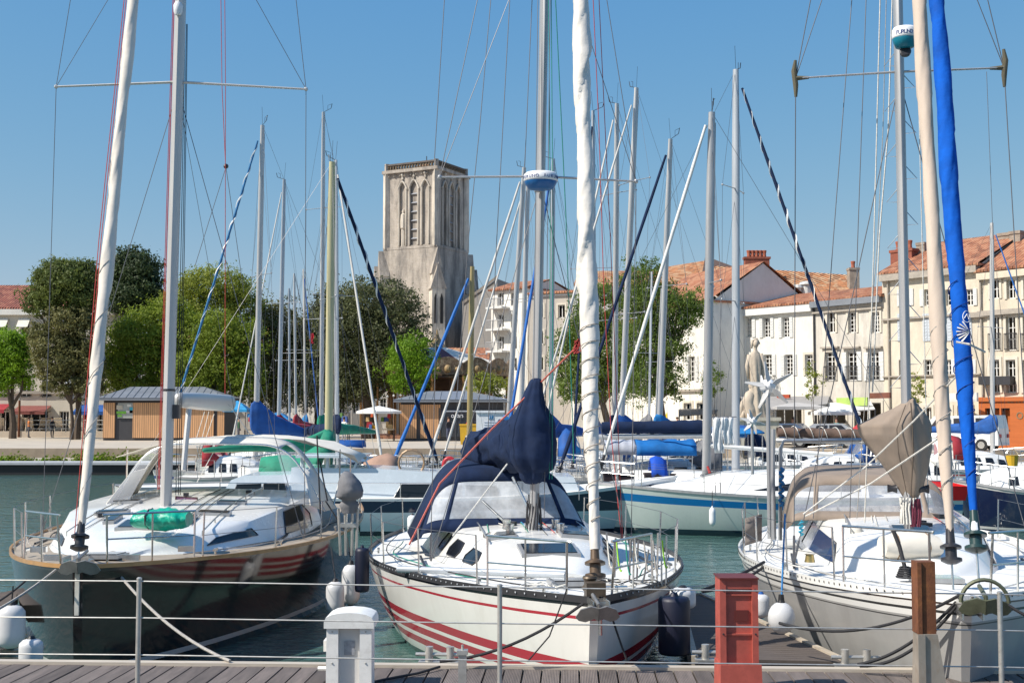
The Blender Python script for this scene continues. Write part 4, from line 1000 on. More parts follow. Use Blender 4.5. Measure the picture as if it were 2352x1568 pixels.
parasol('pale square parasol over the dark terrace right of the statue',1915,932,946,105,78,whcan,'sq')
parasol('bright blue tent roof behind the navy boom',1590,912,936,80,95,skycanvas,'sq')
parasol('darker blue tent roof left of the bright blue one',1535,922,938,60,97,bluecanvas,'sq')
parasol('blue parasol between the masts of the left rows',640,945,962,60,92,skycanvas,'sq')
parasol('turquoise blue stall roof beside the left kiosk',545,920,940,60,92,mat('turquoise_tent',(0.02,0.25,0.5),.7,var=.3),'sq')
# big grey awning terrace
def terrace_tent(label,pts,d0,d1,m):
    a,b,c,e=[Q(x,y,d) for (x,y),d in zip(pts,(d0,d0,d1,d1))]
    t=thing('terrace_awning',((a.x+b.x)/2,(a.y+c.y)/2,QZ),label,'awning')
    MB().plate([a,b,c,e],.06).build('canopy',m,t)
    for p in (a,b,c,e): MB().tube((p.x,p.y,QZ),p,.05,n=5).build('post',iron,t)
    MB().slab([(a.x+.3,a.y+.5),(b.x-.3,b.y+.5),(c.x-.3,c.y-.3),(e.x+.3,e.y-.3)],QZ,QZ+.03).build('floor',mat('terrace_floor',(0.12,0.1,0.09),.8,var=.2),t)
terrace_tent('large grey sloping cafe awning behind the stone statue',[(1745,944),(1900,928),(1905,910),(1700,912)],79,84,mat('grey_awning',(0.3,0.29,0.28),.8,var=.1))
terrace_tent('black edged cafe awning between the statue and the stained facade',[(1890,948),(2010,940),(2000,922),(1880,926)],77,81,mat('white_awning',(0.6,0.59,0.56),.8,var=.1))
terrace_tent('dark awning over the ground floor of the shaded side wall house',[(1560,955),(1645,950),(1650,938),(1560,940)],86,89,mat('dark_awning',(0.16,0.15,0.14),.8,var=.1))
# shop signs
for (px,py,w_,h_,c,lab,d) in ((1958,922,70,20,(0.35,0.5,0.12),'long green and white shop sign under the stained facade',79.5),(2022,908,46,14,(0.16,0.06,0.04),'brown shop sign with pale letters between two facades',77.5),
    (1800,910,28,9,(0.3,0.05,0.02),'rust red sign panel on the white facade',83),(2210,912,70,22,(0.62,0.6,0.56),'white shop sign board beside the orange shop',74.5)):
    a=Q(px-w_/2,py+h_/2,d+1.2*w_/70*1.2); b=Q(px+w_/2,py-h_/2,d-1.2*w_/70*1.2)
    t=thing('shop_sign',((a.x+b.x)/2,(a.y+b.y)/2,a.z),lab,'sign')
    MB().plate([a,(b.x,b.y,a.z),b,(a.x,a.y,b.z)],.12).build('board',mat('sign_%d'%px,c,.5,var=.35,scale=1.2),t)
# cars
def car(label,px,py,d,c,van=False,rz=0):
    b=Vector((Q(px,py,d).x,d,QZ)); t=thing('parked_car' if not van else 'parked_van',tuple(b),label,'car' if not van else 'van',rz=rz)
    L=4.2 if not van else 4.9; W=1.75; pm_=mat('car_paint_%d'%px,c,.25,var=.03,coat=.6)
    prof=([(-L/2,.3),(-L/2,.75),(-L*.3,.92),(-L*.14,1.4),(L*.26,1.42),(L*.42,.98),(L/2,.85),(L/2,.3)] if not van else [(-L/2,.3),(-L/2,.95),(-L*.36,1.15),(-L*.2,1.85),(L*.47,1.9),(L/2,1.2),(L/2,.3)])
    n=len(prof); vs=[]; 
    for y,k in ((-W/2,1),(W/2,1)):
        for x,z in prof: vs.append((x,y*(1 if z<1 else .86),z))
    MB().add(vs,[tuple(range(n)),tuple(range(n,2*n))[::-1]]+[(i,i+n,(i+1)%n+n,(i+1)%n) for i in range(n)]).build('body',pm_,t,world=False)
    if not van: gl=[[(-L*.12,1.0),(-L*.09,1.3),(L*.05,1.33),(L*.05,1.0)],[(L*.08,1.0),(L*.08,1.33),(L*.24,1.33),(L*.33,1.0)]]
    else: gl=[[(-L*.25,1.2),(-L*.17,1.7),(-L*.02,1.72),(-L*.02,1.2)],[(L*.02,1.2),(L*.02,1.72),(L*.22,1.74),(L*.22,1.2)],[(L*.26,1.2),(L*.26,1.74),(L*.43,1.74),(L*.43,1.2)]]
    for s in (-1,1):
        for g_ in gl: MB().plate([(x,s*(W/2*.9+.03),z) for x,z in g_],.05).build('side_window',glass,t,world=False)
        for x in (-L*.32,L*.32):
            w_=MB().tube((x,s*W*.4,.32),(x,s*(W*.5+.03),.32),.32,n=14).build('wheel',black,t,world=False)
            MB().tube((x,s*W*.5,.32),(x,s*(W*.5+.045),.32),.19,n=10).build('rim',galv,w_,world=False)
    for s in (-1,1): MB().box((-L/2-.02,s*.55,.7),(.06,.3,.16)).build('headlight',signwhite,t,world=False)
    for s in (-1,1): MB().box((L/2+.02,s*.6,.8),(.06,.25,.2)).build('tail_light',redpaint,t,world=False)
car('white van parked beside the orange shop front',2200,1000,68.5,(0.7,0.7,0.68),True,R(-40))
car('dark blue car parked below the white facade',1795,1000,76,(0.03,0.06,0.12),False,R(-30))
car('red car parked in front of the stained facade',2008,1000,73,(0.45,0.02,0.03),False,R(-45))
car('silver grey car parked right of the dark terrace',1895,1000,74,(0.3,0.31,0.33),False,R(-20))
# statue: draped figure on stone block
def statue():
    d=71; stn=mat('statue_stone',(0.5,0.42,0.33),.85,var=.15,scale=2,bump=.4,bscale=6,dirt=.35)
    b=Vector((Q(1735,955,d).x,d,QZ)); t=thing('stone_statue',tuple(b),'tall pale stone monument of a draped standing figure above a leaning one','statue')
    P=lambda x,y:Q(x,y,d)
    p0=P(1690,1010); p1=P(1780,1010)
    MB().box((b.x,d+.6,(QZ+P(0,962).z)/2),(2.4,2.4,P(0,962).z-QZ)).box((b.x,d+.6,P(0,962).z),(2.6,2.6,.2)).build('plinth',wC,t)
    secs=[(1741,965,.56,.4),(1739,940,.48,.38),(1738,905,.38,.32),(1736,870,.33,.28),(1735,845,.35,.25),(1734,824,.37,.22),(1734,812,.30,.18),(1735,806,.13,.12),(1735,802,.10,.1),(1735,797,.11,.11)]
    rows=[]
    for k,(x,y,a_,b_) in enumerate(secs):
        c_=P(x,y); rows.append([c_+Vector((a_*math.cos(u)*(1+(.13 if k<5 else .04)*math.sin(7*u+k*.25)),b_*math.sin(u)*(1+(.13 if k<5 else .04)*math.sin(7*u+k*.25)),0)) for u in [2*math.pi*j/28 for j in range(28)]])
    MB().grid(rows,wrap=True).ball(P(1736,789),.2,10,sc=(.85,1,1.2)).path([P(1726,800),P(1729,782),P(1738,778),P(1745,790)],[.06,.09,.09,.05],6).path([P(1722,815),P(1716,840),P(1720,870)],[.14,.12,.09],8).path([P(1747,812),P(1754,845),P(1750,880)],[.14,.12,.1],8).build('standing_figure',stn,t,smooth='all')
    q=[P(1730,962),P(1722,940),P(1718,922),P(1724,905),P(1727,897),P(1728,890)]
    MB().path(q,[.42,.4,.34,.3,.15,.2],12).ball(P(1729,886),.25,8,sc=(1,1,1.15)).path([P(1722,905),P(1706,925),P(1700,950),P(1706,962)],[.15,.14,.12,.1],8).path([P(1722,930),P(1708,950),P(1700,964)],[.22,.18,.15],8).path([P(1738,905),P(1756,930),P(1764,955)],[.2,.26,.3],8).build('leaning_figure',stn,t,smooth='all')
statue()
# market stall clutter
def stall(label,x0,x1,y0,y1,d,cs):
    a,b=Q(x0,y1,d),Q(x1,y0,d); t=thing('market_stall',((a.x+b.x)/2,d,QZ),label,'market stall')
    MB().box(((a.x+b.x)/2,d+.5,QZ+.85),(b.x-a.x,1.0,.08)).build('counter',dcm,t)
    for x in (a.x+.05,b.x-.05):
        for y in (d+.05,d+.95): MB().box((x,y,QZ+.42),(.06,.06,.84)).build('leg',iron,t)
    for i in range(14):
        c=random.choice(cs); x=random.uniform(a.x+.2,b.x-.2); z=QZ+random.choice((1.0,1.2,1.6,1.9)); MB().box((x,d+random.uniform(.1,.9),z),(random.uniform(.2,.5),.25,random.uniform(.25,.5)),rz=random.uniform(-.4,.4),top=(.8,.8)).build('goods',cloth(c),t)
    MB().path([(a.x,d+.5,QZ+2.1),(b.x,d+.5,QZ+2.1)],.03,4).path([(a.x,d+.5,QZ),(a.x,d+.5,QZ+2.1)],.03,4).path([(b.x,d+.5,QZ),(b.x,d+.5,QZ+2.1)],.03,4).build('hanging_rail',iron,t)
CS=[(0.5,0.1,0.04),(0.55,0.4,0.2),(0.6,0.55,0.45),(0.35,0.03,0.04),(0.1,0.2,0.05),(0.6,0.35,0.02),(0.05,0.1,0.3)]
stall('market stall of orange and white goods under the white parasol',835,905,948,985,94,CS)
stall('toy stall with blue and red goods behind the left masts',560,640,950,985,93,[(0.02,0.2,0.5),(0.5,0.03,0.04),(0.03,0.3,0.3),(0.1,0.1,0.1)])
stall('colourful stall with green and orange goods left of the white parasol',750,800,950,985,95,CS)
stall('stall with yellow and red inflatables under the blue tents',1530,1580,945,985,93,[(0.6,0.45,0.02),(0.5,0.05,0.2),(0.5,0.03,0.03),(0.05,0.1,0.5)])
b=G(1085,1020,QZ); t=thing('waste_bin',tuple(b),'bright yellow waste container standing on the far quay','bin')
MB().box(b+Vector((-.0,0,.62)),(1.5,1.0,1.25),top=(1.08,1.08)).build('body',yellowpaint,t); MB().box(b+Vector((0,0,1.28)),(1.7,1.15,.1)).build('lid',yellowpaint,t)
# harbour notice board
c=Q(1126,972,60); t=thing('notice_board',(c.x,c.y,1.0),'white harbour notice board with blue arrows above the navy sail cover','sign')
s=60/FPX
MB().box(c,(64*s,.08,50*s)).build('board',signwhite,t); MB().box(c+Vector((0,-.06,27*s)),(66*s,.1,5*s)).build('frame',signwhite,t)
bl=mat('sign_blue',(0.02,0.2,0.42),.5)
for dx in (-14,14):
    x=c.x+dx*s; z=c.z-19*s; sg=-1 if dx<0 else 1
    MB().plate([(x-10*s,c.y-.06,z-2*s),(x+10*s,c.y-.06,z-2*s),(x+10*s,c.y-.06,z+2*s),(x-10*s,c.y-.06,z+2*s)],.02).add([(x+sg*10*s,c.y-.07,z-3.6*s),(x+sg*10*s,c.y-.07,z+3.6*s),(x+sg*14.5*s,c.y-.07,z)],[(0,1,2) if sg<0 else (0,2,1)]).build('arrow',bl,t)
MB().box((c.x+1*s,c.y-.06,c.z+14*s),(11*s,.03,8*s)).build('pictogram',bl,t)
put_text('11',9*s,(c.x+1*s,c.y-.09,c.z+14*s),0,signwhite,t)
for k in range(3): MB().box((c.x+4*s,c.y-.05,c.z+(3-6*k)*s),(36*s,.02,1.2*s)).build('text_line',mat('sign_text',(0.45,0.5,0.62),.6),t)
MB().tube((c.x-.4,c.y+.1,.2),(c.x-.4,c.y+.1,c.z),.04).tube((c.x+.4,c.y+.1,.2),(c.x+.4,c.y+.1,c.z),.04).build('leg',galv,t)

# ================================================================ TREES
def leafmat(name,col,col2,tr=.35):
    m=bpy.data.materials.new(name); m.use_nodes=True; nt=m.node_tree; N=nt.nodes; L=nt.links; p=N['Principled BSDF']; p.inputs['Roughness'].default_value=.55; p.inputs['Specular IOR Level'].default_value=.3
    tc=N.new('ShaderNodeTexCoord'); n=N.new('ShaderNodeTexNoise'); n.inputs['Scale'].default_value=.55; n.inputs['Detail'].default_value=5; n.inputs['Roughness'].default_value=.7; L.new(tc.outputs['Object'],n.inputs[0])
    mr=N.new('ShaderNodeMapRange'); mr.inputs[1].default_value=.38; mr.inputs[2].default_value=.62; L.new(n.outputs[0],mr.inputs[0])
    c=nmix(nt,mr.outputs[0],rgba(col),rgba(col2)); L.new(c,p.inputs['Base Color'])
    t=N.new('ShaderNodeBsdfTranslucent'); L.new(c,t.inputs[0]); mx=N.new('ShaderNodeMixShader'); mx.inputs[0].default_value=tr
    L.new(p.outputs[0],mx.inputs[1]); L.new(t.outputs[0],mx.inputs[2]); L.new(mx.outputs[0],N['Material Output'].inputs[0]); MATS[name]=m; return m
lf_pine=leafmat('pine_foliage',(0.075,0.105,0.028),(0.17,0.21,0.045),.4)
lf_dark=leafmat('dark_foliage',(0.035,0.06,0.025),(0.085,0.12,0.04),.35)
lf_oak=leafmat('oak_foliage',(0.068,0.082,0.036),(0.16,0.175,0.07),.35)
lf_mid=leafmat('green_foliage',(0.14,0.20,0.022),(0.27,0.34,0.04),.5)
lf_br=leafmat('bright_foliage',(0.13,0.25,0.014),(0.24,0.40,0.025),.5)
lf_yel=leafmat('yellow_green_foliage',(0.21,0.25,0.035),(0.34,0.38,0.06),.5)
lf_ash=leafmat('ash_foliage',(0.09,0.15,0.028),(0.19,0.27,0.05),.5)
lf_brown=leafmat('brown_foliage',(0.11,0.12,0.045),(0.22,0.21,0.075),.45)
bark=mat('bark',(0.1,0.075,0.055),.95,var=.3,scale=3,bump=.8,bscale=10,stretch=(1,1,.3))
LS=.74
def tree(label,px,lobes,d,leaf,n=5000,ls=.3,trunk=None,tr=.35,dens=1.0,name='tree',lean=0,droop=False):
    """lobes in photo px: (x,y,rx,ry[,dd])"""
    rnd=random.Random(int(px*7+d)); base=Vector((Q(px,955,d).x,d,QZ)); t=thing(name,tuple(base),label,'tree')
    E=[]
    for lb in lobes:
        x,y,rx,ry=lb[:4]; dd=lb[4] if len(lb)>4 else 0
        c=Q(x,y,d+dd); a=rx/FPX*d; b=ry/FPX*d; E.append((c,a,b))
    vol=sum(a*a*b for _,a,b in E)
    # trunk and limbs
    tb=MB(); zmin=min(c.z-b for c,a,b in E); top=sum((c*(a*b) for c,a,b in E),Vector())/sum(a*b for c,a,b in E)
    fork=Vector((lerp(base.x,top.x,.5)+lean,d,lerp(QZ,top.z,.4)))
    tb.path([base-Vector((0,0,.2)),base.lerp(fork,.5)+Vector((.1,0,0)),fork],[tr,tr*.8,tr*.65],8)
    for c,a,b in E:
        mid=fork.lerp(c,.5)+Vector((rnd.uniform(-.3,.3),rnd.uniform(-.3,.3),-.2)); tb.path([fork,mid,c+Vector((0,0,b*.3))],[tr*.5,tr*.3,tr*.08],6)
        for k in range(5):
            v=Vector((rnd.gauss(0,1),rnd.gauss(0,1),rnd.gauss(0,.8))).normalized(); e=c+Vector((v.x*a*.85,v.y*a*.85,v.z*b*.85)); s_=mid.lerp(c,rnd.uniform(.1,.9))
            tb.path([s_,s_.lerp(e,.5)+Vector((0,0,.15)),e],[tr*.16,tr*.09,tr*.03],4)
    tb.build('trunk',bark,t)
    # foliage in clumps
    vs=[]; fs=[]
    for c,a,b in E:
        m=int(1.35*n*a*a*b/vol*dens)+40; ncl=max(10,int(m/34)); per=max(1,m//ncl)
        for q in range(ncl):
            v=Vector((rnd.gauss(0,1),rnd.gauss(0,1),rnd.gauss(0,1))).normalized(); rr=(rnd.uniform(.35,1.0)**.6)*(1+.5*mnoise.noise(v*1.9+c*.37)+.22*mnoise.noise(v*4.5+c))*(1.12 if q%6==0 else 1)
            cc=c+Vector((v.x*a*rr,v.y*a*rr*.9,v.z*b*rr)); cr=rnd.choice((.45,.6,.8,1.2))*min(a,b)*.3+ls*.4
            for k in range(per):
                w=Vector((rnd.gauss(0,.5),rnd.gauss(0,.5),rnd.gauss(0,.36)))*cr; p=cc+w
                nn=(w.normalized()*.6+v*.5+Vector((rnd.gauss(0,.5),rnd.gauss(0,.5),rnd.gauss(0,.5)))).normalized()
                u=nn.orthogonal().normalized(); u=(Matrix.Rotation(rnd.uniform(0,6.28),3,nn)@u); w2=nn.cross(u); s1=ls*LS*rnd.uniform(.5,1.15); s2=s1*rnd.uniform(.35,.7)
                if droop: u=(u+Vector((0,0,-.5))).normalized()
                o=len(vs); vs+=[p-u*s1*.5,p+w2*s2*.5,p+u*s1*.5+nn*s1*.1,p-w2*s2*.5]; fs.append((o,o+1,o+2,o+3))
    MB().add(vs,fs).build('crown',leaf,t)
    return t
tree('umbrella shaped dark pine with a leaning trunk at left',178,[(150,650,66,50),(100,690,46,38),(190,680,50,52),(80,705,30,20,1),(160,620,40,25),(215,640,30,40),(140,640,60,40)],100,lf_pine,24000,.34,tr=.3,name='pine_tree',lean=.5)
tree('lower bough of brownish green pine hanging over the left terrace',165,[(120,790,52,32),(180,815,40,45),(90,765,30,24),(200,760,36,60),(150,740,46,36),(130,830,50,40),(215,840,30,50),(150,878,46,26),(205,890,34,26)],99,lf_brown,22000,.34,tr=.18,name='pine_tree')
tree('young bright green tree at the left edge by the lamp post',30,[(20,815,52,58),(55,850,28,40),(5,860,40,40),(40,790,30,25)],104,lf_br,14000,.33,name='tree')
tree('tall dark evergreen with a pointed top behind the cream furled sail',300,[(315,620,50,46),(285,605,30,40),(330,650,40,50),(260,650,40,55),(300,680,66,50),(340,690,40,50)],112,lf_dark,22000,.42,name='evergreen_tree')
tree('broad yellow green tree with feathery top behind the pale mast',490,[(500,655,76,46),(450,655,44,40),(545,678,46,40),(420,700,64,52),(500,720,70,56),(560,730,50,50)],108,lf_yel,19000,.32,name='tree')
tree('wide mid green tree with drooping boughs right of the furled cream sail',330,[(330,770,80,66),(270,800,55,66),(390,735,66,55),(385,820,75,70),(310,860,75,50),(450,780,60,66),(440,850,60,60),(250,860,50,50)],104,lf_mid,34000,.36,name='tree')
tree('dense green tree above the right half of the timber kiosk',520,[(520,820,66,70),(570,790,46,56),(480,870,56,50),(560,870,56,55),(440,860,56,55),(500,760,60,50)],101,lf_mid,24000,.34,name='tree')
tree('brown tinged bushy tree between the left masts',640,[(620,770,55,76),(650,740,46,56),(600,850,56,70),(670,820,56,80),(640,900,66,50),(600,730,36,36)],110,lf_brown,20000,.36,name='tree')
tree('large dark holm oak in front of the church tower',850,[(860,700,110,60),(800,740,80,80),(900,760,80,80),(780,820,70,70),(860,830,90,70),(930,700,40,40),(820,880,80,45),(740,700,36,44),(960,770,36,56),(820,760,80,80),(720,900,60,50),(780,900,60,50),(960,850,40,60)],104,lf_oak,40000,.36,name='oak_tree',tr=.5)
tree('second dark holm oak behind the pale masts left of the big one',730,[(735,760,45,80),(700,800,46,80),(740,860,56,70)],112,lf_oak,13000,.38,name='oak_tree',tr=.4)
tree('small bright lime green tree left of the kiosk and carousel',940,[(940,810,46,46),(920,850,40,40),(965,845,40,38),(945,885,45,30),(960,785,26,24)],99,lf_br,8000,.28,name='tree',tr=.2)
tree('low yellow green shrub right of the carousel',1120,[(1110,880,42,24),(1145,885,26,22)],97,lf_yel,2600,.26,name='shrub',tr=.08)
tree('feathery ash tree beside the white furled sail',1400,[(1380,700,66,60),(1345,770,56,66),(1400,790,66,76),(1350,860,66,60),(1430,860,66,60),(1300,820,42,66),(1310,890,40,40)],98,lf_ash,26000,.32,name='ash_tree',droop=True)
tree('large ash tree with drooping fronds in front of the white facade',1520,[(1500,700,66,66),(1560,720,58,50),(1480,780,66,66),(1540,800,46,60),(1490,870,64,58),(1595,700,30,40),(1550,885,30,36),(1460,650,46,48),(1490,625,30,36)],85.5,lf_ash,26000,.28,name='ash_tree',droop=True)
tree('thin pale leaved street tree in front of the white facade',1868,[(1870,880,22,40),(1860,850,14,24)],76,lf_yel,700,.2,name='young_tree',tr=.05,dens=.7)
tree('thin young olive tree left of the stone statue',1640,[(1640,870,24,40),(1625,900,20,22)],84,lf_ash,1500,.22,name='young_tree',tr=.06,dens=.7)
tree('slender sapling behind the taupe sail cover mast',2105,[(2105,890,18,42)],72,lf_yel,700,.2,name='young_tree',tr=.05,dens=.7)
# tufts on the quay wall
for i,(px,r_) in enumerate(((6,.5),(33,.7),(64,.4),(100,.35),(128,.6),(190,1.0),(209,.8),(236,.5),(255,.9),(285,.5),(310,.9),(345,.7))):
    d=70.9; b=Q(px,1053,d); t=thing('wall_shrub',(b.x,b.y,b.z-.2),'green shrub on the stone quay wall, %s counted from the left edge'%ORD[i],'shrub',group='shrubs growing on the quay wall')
    vs=[];fs=[]
    for k in range(340):
        v=Vector((random.gauss(0,.42),random.gauss(0,.3),abs(random.gauss(0,.28))))*r_; p=Vector((b.x,b.y,b.z-.25))+v; n_=Vector((random.gauss(0,1),random.gauss(0,1),random.gauss(.5,1))).normalized(); u=n_.orthogonal(); w_=n_.cross(u); o=len(vs); vs+=[p-u*.07,p+w_*.04,p+u*.07,p-w_*.04]; fs.append((o,o+1,o+2,o+3))
    MB().add(vs,fs).build('foliage',lf_mid if i%3 else lf_br,t)
# ================================================================ BOAT TOOLKIT
def hullmat(name,col,bands=(),rough=.18,coat=.5,var=.05,dirt=.12,dcol=(0.4,0.36,0.3,1),metal=0):
    """bands: (kind,lo,hi,colour) kind 'z' height above water, 'v' fraction of freeboard"""
    m=mat(name,col,rough,metal,var=var,scale=1.2,coat=coat,dirt=dirt,dcol=dcol,stretch=(1,1,.35))
    def f(nt,src):
        o=nxyz(nt); uvn=nt.nodes.new('ShaderNodeUVMap'); sx=nt.nodes.new('ShaderNodeSeparateXYZ'); nt.links.new(uvn.outputs[0],sx.inputs[0]); c=src
        for k,lo,hi,cc in bands:
            v={'z':o[2],'v':sx.outputs[1]}[k] if k in 'zv' else None
            if k=='s':    # fraction band broken to dashes near the bow
                v=sx.outputs[1]
            msk=band(nt,v,lo,hi)
            if len(k)>1: pass
            c=nmix(nt,msk,c,rgba(cc))
        return c
    return addmul(m,f)
class Boat:
    def __init__(s,label,bow,th,L,W,Zs,cat='sailboat',name='sailboat',group=None):
        s.t=thing(name,(bow[0],bow[1],0),label,cat,rz=-th,group=group); s.L=L; s.W=W; s.Z=Zs
        s.M=Matrix.Translation((bow[0],bow[1],0)) @ Matrix.Rotation(-th,4,'Z'); s.Mi=s.M.inverted()
    def w(s,y): return sinterp(s.W,y)
    def z(s,y): return sinterp(s.Z,y)
    def l(s,p): return s.Mi @ Vector(p)
    def lG(s,x,y,z): return s.l(G(x,y,z))
    def lQ(s,x,y,d): return s.l(Q(x,y,d))
    def b(s,mb,name,m,smooth=False,parent=None):
        return mb.build(name,m,parent or s.t,smooth,world=False)
    def hull(s,m,rake=.4,e0=.62,e1=.24,dk=None,n=30,nz=12,transom=.0,flare=1.0):
        P=[]
        ys=[s.L*(i/n)**1.25 for i in range(n+1)]
        for y in ys:
            u=y/s.L; w=s.w(y); zs=s.z(y); e=lerp(e0,e1,min(1,u*2.4)); row=[]
            for j in range(nz+1):
                q=j/nz; z=lerp(-.45,zs,q); g=q**e if q>0 else 0
                yy=y+rake*(1-q)*(1-u)**5 - transom*(1-q)*(u**6)
                row.append((w*g,yy,z))
            P.append(row)
        vs=[];fs=[];uvs=[]
        k=nz+1
        for sg in (-1,1):
            o=len(vs)
            for row in P:
                for x,y,z in row: vs.append((x*sg,y,z)); uvs.append((y/s.L, z/s.z(min(s.L,max(0,y)))))
            for i in range(n):
                for j in range(nz):
                    a,b_,c,d=o+i*k+j,o+(i+1)*k+j,o+(i+1)*k+j+1,o+i*k+j+1
                    fs.append((a,d,c,b_) if sg<0 else (a,b_,c,d))
        o2=len(P)*k
        for j in range(nz): a=(len(P)-1)*k+j; fs.append((a,a+1,a+1+o2,a+o2))
        fs+=[(j,j+1,j+1+o2,j+o2)[::-1] for j in range(nz)]
        mb=MB().add(vs,fs); o=mb.build('hull',m,s.t,True,world=False)
        me=o.data; ul=me.uv_layers.new(name='UVMap')
        for lp in me.loops: ul.data[lp.index].uv=uvs[lp.vertex_index]
        # deck
        D=[]
        for y in ys:
            w=max(.02,s.w(y)-.015); zs=s.z(y)-.012; D.append([(w*q,y,zs+.05*(1-q*q)*min(1,w)) for q in (-1,-.85,-.5,0,.5,.85,1)])
        mb=MB().grid(D); mb.build('deck',dk or deckwhite,s.t,'all',world=False)
    def edge(s,sg,y0,y1,n=24,inset=0,dz=0):
        return [Vector((sg*(s.w(lerp(y0,y1,i/n))-inset),lerp(y0,y1,i/n),s.z(lerp(y0,y1,i/n))+dz)) for i in range(n+1)]
    def rail(s,m,r=.02,y0=0,y1=None,dz=.02,h=.05,inset=.0,name='toe_rail'):
        y1=s.L if y1 is None else y1; mb=MB()
        for sg in (-1,1):
            E=s.edge(sg,y0,y1,30,inset,0); P=[]
            for p in E:
                n=Vector((sg,0,0)); P.append([p+n*r+Vector((0,0,-.02)),p+n*r+Vector((0,0,h)),p-n*r+Vector((0,0,h)),p-n*r+Vector((0,0,-.02))])
            mb.grid(P,wrap=True)
        s.b(mb,name,m)
    def cabin(s,tab,m,name='cabin_top'):
        tab=[(a[0],a[1],a[2]-.04,a[3],a[4]) for a in tab]; s.ct=tab; P=[]; T2=[]
        for a,b_ in zip(tab,tab[1:]):
            for q in range(6): T2.append([lerp(a[c],b_[c],q/6) for c in range(5)])
        T2.append(tab[-1])
        for y,wb,zb,wt,zt in T2:
            P.append([(-wb,y,zb),(-lerp(wb,wt,.5),y,lerp(zb,zt-.05,.5)),(-wt,y,zt-.05),(-wt*.93,y,zt-.012),(-wt*.6,y,zt+.02),(0,y,zt+.05),(wt*.6,y,zt+.02),(wt*.93,y,zt-.012),(wt,y,zt-.05),(lerp(wb,wt,.5),y,lerp(zb,zt-.05,.5)),(wb,y,zb)])
        mb=MB().grid(P); k=len(P[0]); mb.add(P[-1],[tuple(range(k))]); mb.add(P[0],[tuple(range(k))[::-1]])
        return s.b(mb,name,m,True)
    def cside(s,y,q,sg,o=.008):
        t=s.ct; f=lambda k: interp([(r[0],r[k]) for r in t],y)
        wb,zb,wt,zt=f(1),f(2),f(3),f(4)-.05; n=Vector((sg*(zt-zb),0,(wb-wt))).normalized() if zt>zb else Vector((0,0,1))
        return Vector((sg*lerp(wb,wt,q),y,lerp(zb,zt,q)))+n*o
    def ctop(s,x,y,o=.006):
        t=s.ct; f=lambda k: interp([(r[0],r[k]) for r in t],y)
        wt,zt=f(3),f(4); return Vector((x,y,zt+.05-.055*min(1,abs(x)/wt)**1.4+o))
    def cwin(s,pts,sg,m=None,name='window',frame=True):
        ys=[p[0] for p in pts]; y0,y1=min(ys),max(ys); G_=[]; N_=len(pts)
        for i in range(13):
            y=lerp(y0+1e-4,y1-1e-4,i/12); qs=[]
            for a in range(N_):
                (ya,qa),(yb,qb)=pts[a],pts[(a+1)%N_]
                if (ya-y)*(yb-y)<0: qs.append(lerp(qa,qb,(y-ya)/(yb-ya)))
            if len(qs)<2: continue
            G_.append([s.cside(y,lerp(min(qs),max(qs),j/3),sg,.012) for j in range(4)])
        f=s.b(MB().grid(G_),name,m or tint); P=[s.cside(y,q,sg,.014) for y,q in pts]
        if frame: s.b(MB().path(P+[P[0],P[1]],.009,4),'window_frame',dark,parent=f)
    def hatch(s,x,y,w,l,m=None,deck=False,o=.02):
        zf=(lambda a,b:s.ctop(a,b,o)) if not deck else (lambda a,b:Vector((a,b,s.z(b)+.05+o)))
        P=[zf(x-w/2,y-l/2),zf(x+w/2,y-l/2),zf(x+w/2,y+l/2),zf(x-w/2,y+l/2)]
        f=s.b(MB().plate(P,.05),'hatch',alu); P=[p.lerp((P[0]+P[2])/2,.12)+Vector((0,0,.012)) for p in P]
        s.b(MB().plate(P,.05),'hatch_glass',m or tint,parent=f)
    def guard(s,ys,h=.6,inset=.06,sgs=(-1,1),gates=(),lines=2,bowp=None,r=.0125):
        for sg in sgs:
            tops=[];mids=[]
            for y in ys:
                p=Vector((sg*(s.w(y)-inset),y,s.z(y))); q=p+Vector((sg*.02,0,h))
                s.b(MB().tube(p,q,r,n=6).tube(p,p+Vector((0,0,.05)),.025,n=6),'stanchion',steel); tops.append(q); mids.append(p.lerp(q,.5))
            if bowp: tops=[Vector((sg*bowp[0],bowp[1],bowp[2]))]+tops; mids=[Vector((sg*bowp[0],bowp[1],bowp[2]-h*.48))]+mids
            for L_ in (tops,mids)[:lines]: s.b(MB().path(L_,.004,4),'lifeline',wire if r<.02 else steel)
    def pulpit(s,y0,y1,h=.62,open_=True):
        w0,w1=s.w(y0),s.w(y1); z0,z1=s.z(y0),s.z(y1); mb=MB()
        for sg in (-1,1):
            a=Vector((sg*max(.1,w0*.8),y0,z0)); b_=Vector((sg*(w1-.06),y1,z1)); ta=Vector((sg*max(.14,w0*.85),y0-.12,z0+h)); tb=b_+Vector((0,.03,h))
            mb.path([a,ta],.014,6); mb.path([b_,tb],.014,6); mb.path([tb,tb.lerp(ta,.5),ta,ta+Vector((-sg*.04,-.03,0))],.015,6); mb.path([b_.lerp(tb,.5),a.lerp(ta,.52)],.011,6)
            mb.path([(a+b_)/2,tb.lerp(ta,.5)],.012,6)
            if sg<0 or open_: s.b(mb,'pulpit_rail',steel,True); mb=MB()
        if not open_:
            ta=[Vector((sg*max(.14,w0*.85),y0-.12,z0+h)) for sg in (-1,1)]; mb.path([ta[0],(ta[0]+ta[1])/2+Vector((0,-.12,.0)),ta[1]],.015,6)
        if mb.v: s.b(mb,'pulpit_rail',steel,True)
        s.pt=(max(.14,w0*.85),y0-.12,z0+h)
